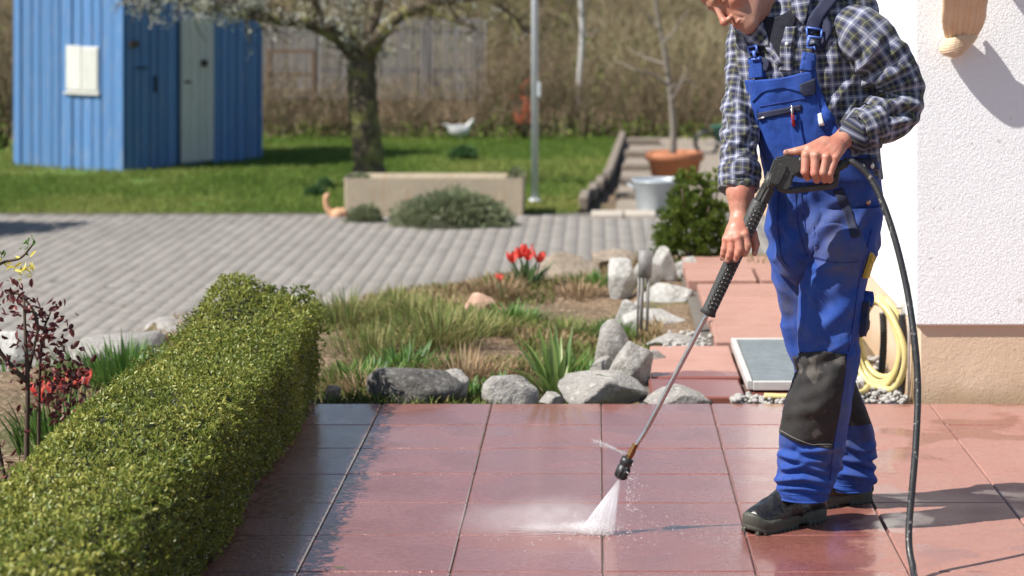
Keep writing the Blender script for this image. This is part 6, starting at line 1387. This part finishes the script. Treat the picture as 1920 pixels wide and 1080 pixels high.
# ---- work shoes
M_leather = simple('black_leather', (.012, .0115, .011), (.028, .026, .024), 18, .26, .0016, 130, spec=.6)
M_sole = simple('worn_rubber', (.055, .055, .043), (.085, .083, .064), 24, .65, .0015, 120)
M_redst = simple('red_piping', (.42, .05, .035), (.32, .035, .03), 30, .55)
M_lace = simple('black_lace', (.03, .03, .03), (.05, .05, .05), 200, .6); M_eye = simple('eyelet_metal', (.7, .7, .7), None, 60, .25, metal=.9)
def shoe(heel, toe, label):
    f = (toe - heel); f.z = 0; f.normalize(); l = Vector((-f.y, f.x, 0)) * -1; l = Vector((0, 0, 1)).cross(f).normalized(); o = np.array(heel); R = np.array([tuple(l), tuple(f), (0, 0, 1)])
    s = SDF((-.075, -.04, -.005), (.075, .33, .19), .003)
    s.cone((0, .040, .058), (0, .12, .058), .033, .039, 0); s.cone((0, .12, .058), (0, .195, .046), .039, .041, .02); s.cone((0, .195, .046), (.003, .245, .036), .041, .035, .02); s.cone((.008, .235, .036), (-.010, .252, .034), .036, .034, .012); s.ell((0, .262, .036), (.034, .030, .028), k=.015); s.cone((0, .175, .072), (0, .09, .135), .026, .028, .02)
    s.cone((0, .05, .07), (0, .042, .135), .040, .043, .02); s.cone((0, .105, .095), (0, .075, .145), .028, .024, .02); s.cone((0, .02, .04), (0, .028, .10), .026, .024, .015)
    s.rbox((0, .15, -.02), (.1, .25, .036), .001, k=.002, sub=True)
    V, F = s.mesh(); V = V + (.0018 * fbm(V * 45, 3, 6))[:, None] * np.sign(V - [0, .14, .05]); sh_ = add('shoe', V @ R + o, F, M_leather, man); sh_['label'] = label
    ys_ = np.array([-.004, .006, .02, .05, .085, .115, .15, .185, .215, .24, .265, .283, .294, .299]); ws_ = np.array([.004, .022, .031, .037, .0355, .034, .038, .0445, .048, .0485, .044, .033, .019, .003])
    yy_ = np.linspace(ys_[0], ys_[-1], 60); ww_ = np.interp(yy_, ys_, ws_); ol = np.concatenate([np.stack([ww_ + .003 * sst(.15, .25, yy_), yy_], 1), np.stack([-ww_ + .002, yy_], 1)[::-1]]); no = len(ol); Vs_ = []
    for z_, sc_ in ((.000, .93), (.003, .965), (.010, 1.0), (.0125, .975), (.015, 1.0), (.026, 1.01), (.033, .985), (.036, .93), (.040, .80)):
        c_ = np.array([0, .145]); q_ = c_ + (ol - c_) * [sc_, 1 - (1 - sc_) * .35]; zz = z_ + .014 * sst(.255, .305, q_[:, 1]) + (.007 * sst(.080, .092, q_[:, 1]) * sst(.135, .12, q_[:, 1]) if z_ < .011 else 0) + (.010 * sst(.25, .29, q_[:, 1]) if z_ > .02 else 0)
        Vs_.append(np.stack([q_[:, 0], q_[:, 1], zz + 0 * q_[:, 0]], 1))
    nl = len(Vs_); Fs_ = [(a_ * no + b_, a_ * no + (b_ + 1) % no, (a_ + 1) * no + (b_ + 1) % no, (a_ + 1) * no + b_) for a_ in range(nl - 1) for b_ in range(no)] + [tuple(range(no))[::-1], tuple(range((nl - 1) * no, nl * no))]
    add('sole', np.concatenate(Vs_) @ R + o, Fs_, M_sole, sh_)
    mbt = MB()
    for k_ in range(16):                       # tread lugs
        y_ = .012 + k_ * .0178
        if .084 < y_ < .13: continue
        w_ = float(np.interp(y_, ys_, ws_)) * .97
        for q in (-1, 1): mbt.box(np.array([q * (w_ - .006), y_, .0045]) @ R + o, (.016, .010, .011), Matrix(R.T.tolist()), bev=.001)
    mbt.build('tread', M_sole, sh_)['kind'] = 'stuff'
    mbl = MB(); mbe = MB()
    for k_ in range(4):
        y = .168 - .024 * k_; z = .090 + .0165 * k_
        A_, B_ = np.array([-.030, y, z - .012]), np.array([.030, y - .012, z - .010])
        for (p_, q_) in ((A_, B_), (B_ * [1, 1, 1] + [0, .014, 0], A_ + [0, -.014, .01])):
            m_ = (p_ + q_) / 2 + [0, .002, .020]; mbl.tube(crom([p_ @ R + o, m_ @ R + o, q_ @ R + o], 5), .0026, 6)
        for p_ in (A_, B_): e_ = p_ + [np.sign(p_[0]) * .004, 0, .002]; mbe.tube([e_ @ R + o, (e_ + [np.sign(p_[0]) * .003, 0, .004]) @ R + o], .0042, 8)
    for q in (-1, 1): mbl.tube(crom([(np.array([0, .105, .165])) @ R + o, np.array([q * .03, .12, .155]) @ R + o, np.array([q * .045, .14, .115]) @ R + o, np.array([q * .02, .12, .13]) @ R + o], 5), .0024, 6)
    mbl.build('lace', M_lace, sh_, smooth=True); mbe.build('eyelet', M_eye, sh_, smooth=True)
    bv = BVHTree.FromPolygons([tuple(v.co) for v in sh_.data.vertices], [tuple(p_.vertices) for p_ in sh_.data.polygons])
    for sgn in (-1, 1):
        L = []
        for y, z in ((.085, .115), (.075, .098), (.062, .082), (.05, .07)):
            tgt = np.array([0, y, z]); src = (tgt + [sgn * .12, 0, .01]) @ R + o; d = Vector((tgt @ R + o) - src).normalized(); h_ = bv.ray_cast(Vector(src), d)
            if h_[0] is not None: L.append(h_[0] - d * .0005)
        if len(L) > 2: V, F = tube_geo(crom(L, 4), .0042, 6); add('red_piping', V, F, M_redst, sh_)
    return sh_
hl, tl_ = G(1543, 972), G(1403, 1000); fdir = (tl_ - hl).normalized(); shoe(hl, tl_, 'near shoe, stepping forward, wet toe cap')
h2 = G(1632, 938); shoe(h2, h2 + Vector((-.26, -.12, 0)), 'far shoe half hidden behind the near one')
# ================================================================== PRESSURE WASHER LANCE, HOSE, WATER
M_gun = simple('grey_black_plastic', (.032, .033, .032), (.055, .056, .052), 20, .55, .0012, 200, speck=(60, .68, (.15, .145, .13)))
M_gun2 = simple('dull_black_rubber', (.028, .029, .028), (.045, .046, .043), 30, .6, .001, 200, speck=(140, .66, (.22, .22, .2)))
M_brass = simple('brass', (.30, .17, .07), (.22, .12, .05), 30, .4, .0006, 200, metal=.85)
M_chrome = simple('steel_tube', (.62, .58, .55), (.5, .46, .43), 20, .24, .0004, 60, metal=.9)
lance = empty('pressure_washer_lance', W(1165, 900, 6.505), 'black pressure washer gun with long steel lance held over the slabs', 'pressure washer')
GY = 6.392
def gpoly(pts, t0, t1, name, mat, bev=.004):
    bm = bmesh.new(); vs = [bm.verts.new(W(x, y, GY)) for x, y in pts]; f = bm.faces.new(vs); bm.normal_update()
    if f.normal.y > 0: bmesh.ops.reverse_faces(bm, faces=[f])
    for v in bm.verts: v.co.y = GY + t0
    r = bmesh.ops.extrude_face_region(bm, geom=[f]); 
    for v in [g_ for g_ in r['geom'] if isinstance(g_, bmesh.types.BMVert)]: v.co.y = GY + t1
    bmesh.ops.recalc_face_normals(bm, faces=bm.faces[:]); bmesh.ops.bevel(bm, geom=bm.edges[:], offset=bev, segments=2, affect='EDGES', clamp_overlap=True)
    me = bpy.data.meshes.new(name); bm.to_mesh(me); bm.free(); me.materials.append(mat); me.polygons.foreach_set('use_smooth', [False] * len(me.polygons)); return link(name, me, lance)
gunb = gpoly([(1453, 296), (1478, 290), (1499, 296), (1512, 303), (1506, 318), (1487, 330), (1482, 352), (1470, 358), (1458, 350), (1438, 342), (1443, 322)], -.021, .021, 'gun_body', M_gun, .005)
gpoly([(1461, 310), (1474, 308), (1474, 318), (1460, 344), (1450, 346), (1449, 338)], -.026, -.018, 'body_rib', M_gun, .003).parent = gunb
MB().tube(crom([W(1496, 302, GY), W(1525, 308, GY), W(1556, 314, GY + .002), W(1572, 318, GY + .004)], 6), [.019] * 12 + [.017] * 7, 14, flat=1.1).build('grip', M_gun, lance, smooth=True)
mb = MB()
gp = crom([W(1458, 350, GY), W(1478, 357, GY), W(1520, 353, GY), W(1560, 348, GY), W(1566, 340, GY), W(1569, 318, GY)], 6); mb.tube(gp, .0052, 8, flat=1.8); mb.build('trigger_guard', M_gun, lance, smooth=True)
MB().tube(crom([W(1490, 322, GY), W(1502, 330, GY), W(1525, 331, GY), W(1548, 333, GY)], 5), .006, 8).build('trigger', M_gun2, lance, smooth=True)
# axis of the lance
A0, A1, A2, A3 = W(1446, 338, 6.392), W(1326, 590, 6.450), W(1216, 798, 6.498), W(1195, 832, 6.502)
ax = (A1 - A0).normalized()
q0, q1 = W(1450, 326, 6.391), W(1438, 356, 6.394); MB().tube([q0, q1], [.018, .017], 16).build('collar', M_gun, lance, smooth=True)
n = 40; c0_, c1_ = W(1441, 350, 6.394), W(1428, 376, 6.400)
V, F = tube_geo([c0_.lerp(c1_, k / 6) for k in range(7)], .0185, n); V = V.reshape(7, n, 3); cc = np.array([tuple(c0_.lerp(c1_, k / 6)) for k in range(7)])[:, None]; rr = 1 + .07 * np.sign(np.sin(np.arange(n) * 2 * np.pi / 4))[None, :, None]; V = cc + (V - cc) * rr; add('coupling_nut', V.reshape(-1, 3), F, M_gun2, lance, smooth=False)
MB().tube([W(1432, 368, 6.398), W(1425, 382, 6.402)], .0125, 12).build('brass_stub', M_brass, lance, smooth=True)
h0, h1 = W(1426, 376, 6.401), W(1327, 588, 6.450)
MB().tube([h0.lerp(h1, t_) for t_ in (0, .02, .5, .97, 1)], [.019, .0225, .0215, .0200, .0235], 24).build('handle_tube', M_gun, lance, smooth=True)
# rows of raised ribs with pale worn studs along the ventilated handle
hd = (h1 - h0).normalized(); s1 = hd.cross(Vector((0, 1, 0))).normalized(); s2 = hd.cross(s1)
yang = math.atan2(-s2.y, -s1.y)
for r_, (a_) in enumerate((yang - .75, yang + .15)):
    mb = MB(); mbs = MB()
    for k in range(24):
        c = h0.lerp(h1, .08 + k * .037); dv = (s1 * math.cos(a_) + s2 * math.sin(a_)); dw = (s1 * math.cos(a_ + .5) + s2 * math.sin(a_ + .5))
        if dv.y > 0: pass
        mb.tube([c + dv * .0212 + hd * .004, c + (dv + dw).normalized() * .0235, c + dw * .0212 - hd * .004], .0026, 6)
        mbs.tube([c + dv * .0215, c + dv * .0248], .0016, 6)
    mb.build('ribs', M_gun2, lance, smooth=True)['kind'] = 'stuff'; mbs.build('studs', M_galv, lance, smooth=True)['kind'] = 'stuff'
P = crom([h1 - hd * .01, h1.lerp(A2, .5), A2, A3, W(1186, 846, 6.504)], 8); MB().tube(P, .0068, 14).build('lance_tube', M_chrome, lance, smooth=True)
b0, b1 = W(1192, 832, 6.502), W(1176, 864, 6.505); MB().tube([b0, b0.lerp(b1, .3), b0.lerp(b1, .31), b0.lerp(b1, .7), b0.lerp(b1, .71), b1], [.0095, .0095, .0118, .0118, .0105, .0105], 6).build('brass_fitting', M_brass, lance)
n0, n1 = W(1178, 858, 6.505), W(1162, 897, 6.508); MB().tube([n0.lerp(n1, k) for k in (0, .05, .3, .32, .42, .44, .95, 1)], [.012, .0175, .0185, .0165, .0165, .0185, .0170, .012], 20).build('nozzle', M_blackp, lance, smooth=True)
nd = (n1 - n0).normalized()
mb = MB()
for k in range(10):
    a_ = k / 10 * 6.283; u = nd.cross(Vector((0, 1, 0))).normalized(); v = nd.cross(u); d_ = u * math.cos(a_) + v * math.sin(a_); mb.tube([n0.lerp(n1, .48) + d_ * .0182, n0.lerp(n1, .92) + d_ * .0172], .0018, 5)
mb.build('grip_ribs', M_blackp, lance, smooth=True)['kind'] = 'stuff'

# ---- black high pressure hose
M_hoseb = simple('black_hose', (.020, .020, .021), (.034, .033, .032), 30, .42, .0006, 160, speck=(70, .63, (.20, .19, .17)))
hp = [W(1568, 318, 6.396), W(1585, 303, 6.395), W(1606, 308, 6.385), W(1632, 334, 6.37), W(1656, 382, 6.34), W(1680, 455, 6.30), W(1700, 540, 6.26), W(1714, 630, 6.21), W(1721, 720, 6.17), W(1718, 820, 6.12), W(1711, 910, 6.08), W(1704, 1000, 6.04)]
g_ = hp[-1]; hp += [Vector((.815, 5.99, .045)), Vector((.83, 5.90, .012)), Vector((.95, 5.6, .012)), Vector((1.3, 5.2, .012)), Vector((1.9, 5.0, .012))]
ho = empty('pressure_hose', Vector((.83, 5.9, 0)), 'black high pressure hose hanging from the gun to the slabs', 'hose'); MB().tube(crom(hp, 10), .0092, 12).build('tube', M_hoseb, ho, smooth=True)
MB().tube([W(1566, 316, 6.396), W(1588, 304, 6.394)], [.014, .0125], 12).build('bend_guard', M_gun2, ho, smooth=True)

# ---- spray: a fan of water, mist along the slabs, drops
def volmat(name, dens, shape, col=(1, 1, 1), an=.2):
    t = NT(name); t.t.nodes.remove(t.b); v = t.n('ShaderNodeVolumePrincipled'); v.inputs['Color'].default_value = (*col, 1); v.inputs['Anisotropy'].default_value = an
    t.set(v.inputs['Density'], shape(t, dens)); t.t.links.new(v.outputs[0], t.out.inputs['Volume']); return t.m
sp = empty('water_spray', G(1118, 998), 'white fan of water spraying from the nozzle onto the slabs', 'water')
top = n1 + nd * .002; gl, gr = G(1082, 999, .004), G(1152, 1001, .004); ctr = (gl + gr) / 2; half = (gr - gl) / 2
nv_, nt_ = 14, 28; V = []
for i in range(nv_):
    t_ = i / (nv_ - 1); c = top.lerp(ctr, t_); a_ = Vector((.006, 0, .002)).lerp(half, t_); b_ = .005 + .020 * t_
    for j in range(nt_): q = 2 * math.pi * j / nt_; V.append(c + a_ * math.cos(q) + Vector((0, b_ * math.sin(q), 0)))
F = [(i * nt_ + j, i * nt_ + (j + 1) % nt_, (i + 1) * nt_ + (j + 1) % nt_, (i + 1) * nt_ + j) for i in range(nv_ - 1) for j in range(nt_)] + [tuple(range(nt_))[::-1], tuple(range((nv_ - 1) * nt_, nv_ * nt_))]
tx, tz_ = top.x, top.z
def fan_shape(t, dens):
    s_ = t.n('ShaderNodeSeparateXYZ', i={0: t.pos()}); dzv = t.math('MAXIMUM', t.math('SUBTRACT', tz_ + .01, s_.outputs[2]), .01)
    ang = t.math('DIVIDE', t.math('SUBTRACT', s_.outputs[0], tx), dzv); st = t.n('ShaderNodeTexNoise', noise_dimensions='1D', i={'W': t.math('MULTIPLY', ang, 26.0), 'Scale': 1.0, 'Detail': 3.0}).outputs[0]
    return t.math('MULTIPLY', t.mrange(st, .25, .75, .45, 1.3), dens)
fo = add('fan', [tuple(v) for v in V], F, volmat('water_fan', 34.0, fan_shape), sp)
bm = bmesh.new(); bm.from_mesh(fo.data); bmesh.ops.recalc_face_normals(bm, faces=bm.faces[:]); bm.to_mesh(fo.data); bm.free()
t = NT('spray_streak'); t.t.nodes.remove(t.b); tr_ = t.n('ShaderNodeBsdfTransparent'); df_ = t.n('ShaderNodeBsdfDiffuse', i={0: (.95, .95, .97)}); tl2 = t.n('ShaderNodeBsdfTranslucent', i={0: (.95, .95, .97)}); a1 = t.n('ShaderNodeMixShader', i={0: .5, 1: df_.outputs[0], 2: tl2.outputs[0]}); a2 = t.n('ShaderNodeMixShader', i={0: .28, 1: tr_.outputs[0], 2: a1.outputs[0]}); t.t.links.new(a2.outputs[0], t.out.inputs['Surface']); M_streak = t.m
g = np.random.default_rng(81); mb = MB()
for k in range(95):
    u = g.uniform(-1, 1); e = ctr + half * u + Vector((0, g.normal(0, .006), 0)); s0 = top + Vector((g.normal(0, .0015), g.normal(0, .0015), 0)); f0, f1 = g.uniform(0, .35), g.uniform(.6, 1.0)
    mb.tube([s0.lerp(e, f0), s0.lerp(e, (f0 + f1) / 2), s0.lerp(e, f1)], [.0004, .0009, .0006], 5)
for k in range(22):                                   # water thrown off the slab, low and to the left
    a_ = math.pi + g.normal(0, .33); L_ = g.uniform(.05, .24); s0 = ctr + half * g.uniform(-1, .6); e = s0 + Vector((math.cos(a_) * L_, math.sin(a_) * L_ * .9, g.uniform(.0, .035))); f0 = g.uniform(.1, .5)
    mb.tube([s0.lerp(e, f0), s0.lerp(e, (f0 + 1) / 2), e], [.0002, .0004, .0002], 4)
mb.build('streaks', M_streak, sp, smooth=True)['kind'] = 'stuff'
def blob(name, c, r, dens, rotz=0.0):
    bm = bmesh.new(); bmesh.ops.create_icosphere(bm, subdivisions=3, radius=1); V = np.array([v.co[:] for v in bm.verts]); F = np.array([[v.index for v in f.verts] for f in bm.faces]); bm.free()
    def shp(t, d):
        q = t.n('ShaderNodeTexCoord').outputs['Object']; q = t.scale(q, (1 / r[0], 1 / r[1], 1 / r[2])); L = t.n('ShaderNodeVectorMath', operation='LENGTH', i={0: q}).outputs['Value']
        f = t.mrange(L, 1.0, .0); f = t.math('POWER', f, 1.6); n_ = t.noise(t.scale(t.pos(), (1, 1, 2)), 16, 3); return t.math('MULTIPLY', t.math('MULTIPLY', f, t.mrange(n_, .3, .7, .4, 1.3)), d)
    o = add(name, V * r, F, volmat('mist', dens, shp, an=.35), sp); o.location = Vector(c); o.rotation_euler.z = rotz; return o
c = G(1085, 999); blob('mist', (c.x - .03, c.y, .016), (.19, .05, .019), 75.0)
c = G(1120, 1000); blob('mist', (c.x, c.y, .02), (.10, .07, .03), 26.0)
c = G(1000, 998); blob('mist', (c.x, c.y + .02, .03), (.36, .18, .07), 8.0)
c = G(1055, 985); blob('mist', (c.x, c.y + .05, .035), (.24, .20, .05), 5.0, -.5)
M_water = NT('water_drop'); M_water = M_water.fin((1, 1, 1), .02, Transmission_Weight=.75, IOR=1.33)
g = np.random.default_rng(8); pts = []
for k in range(150): x = 1170 + abs(g.normal(0, 16)) + 4; pts.append(np.array(W(x, g.uniform(868, 960), 6.5 + g.normal(0, .02))))
for k in range(120): u = g.uniform(0, 1); pts.append(np.array(W(1176 - 62 * u + g.normal(0, 1.5), 852 - 26 * u + g.normal(0, 1.2 + 2.5 * u), 6.5 + g.normal(0, .006))))
for k in range(420): a_ = g.uniform(0, 6.283); d_ = abs(g.normal(0, .13)); pts.append(np.array([ctr.x + d_ * math.cos(a_) * 1.4, ctr.y + d_ * math.sin(a_), abs(g.normal(0, .02)) + .004]))
bm = bmesh.new(); bmesh.ops.create_icosphere(bm, subdivisions=1, radius=1); iv2 = np.array([v.co[:] for v in bm.verts]); if2 = np.array([[v.index for v in f.verts] for f in bm.faces]); bm.free()
V = np.concatenate([iv2 * g.uniform(.0008, .0025) + q for q in pts]); F = np.concatenate([if2 + len(iv2) * k for k in range(len(pts))]); tag(add('droplets', V, F, M_water, sp), kind='stuff')
mb = MB()
for k in range(5): q0 = W(1176, 853, 6.5); q1 = W(1108 + 6 * k, 822 + 4.5 * k, 6.5); mb.tube(crom([q0, q0.lerp(q1, .5) + Vector((0, 0, .004)), q1], 5), np.linspace(.0012, .0005, 11), 5)
mb.build('leak_jet', M_water, sp, smooth=True)['kind'] = 'stuff'
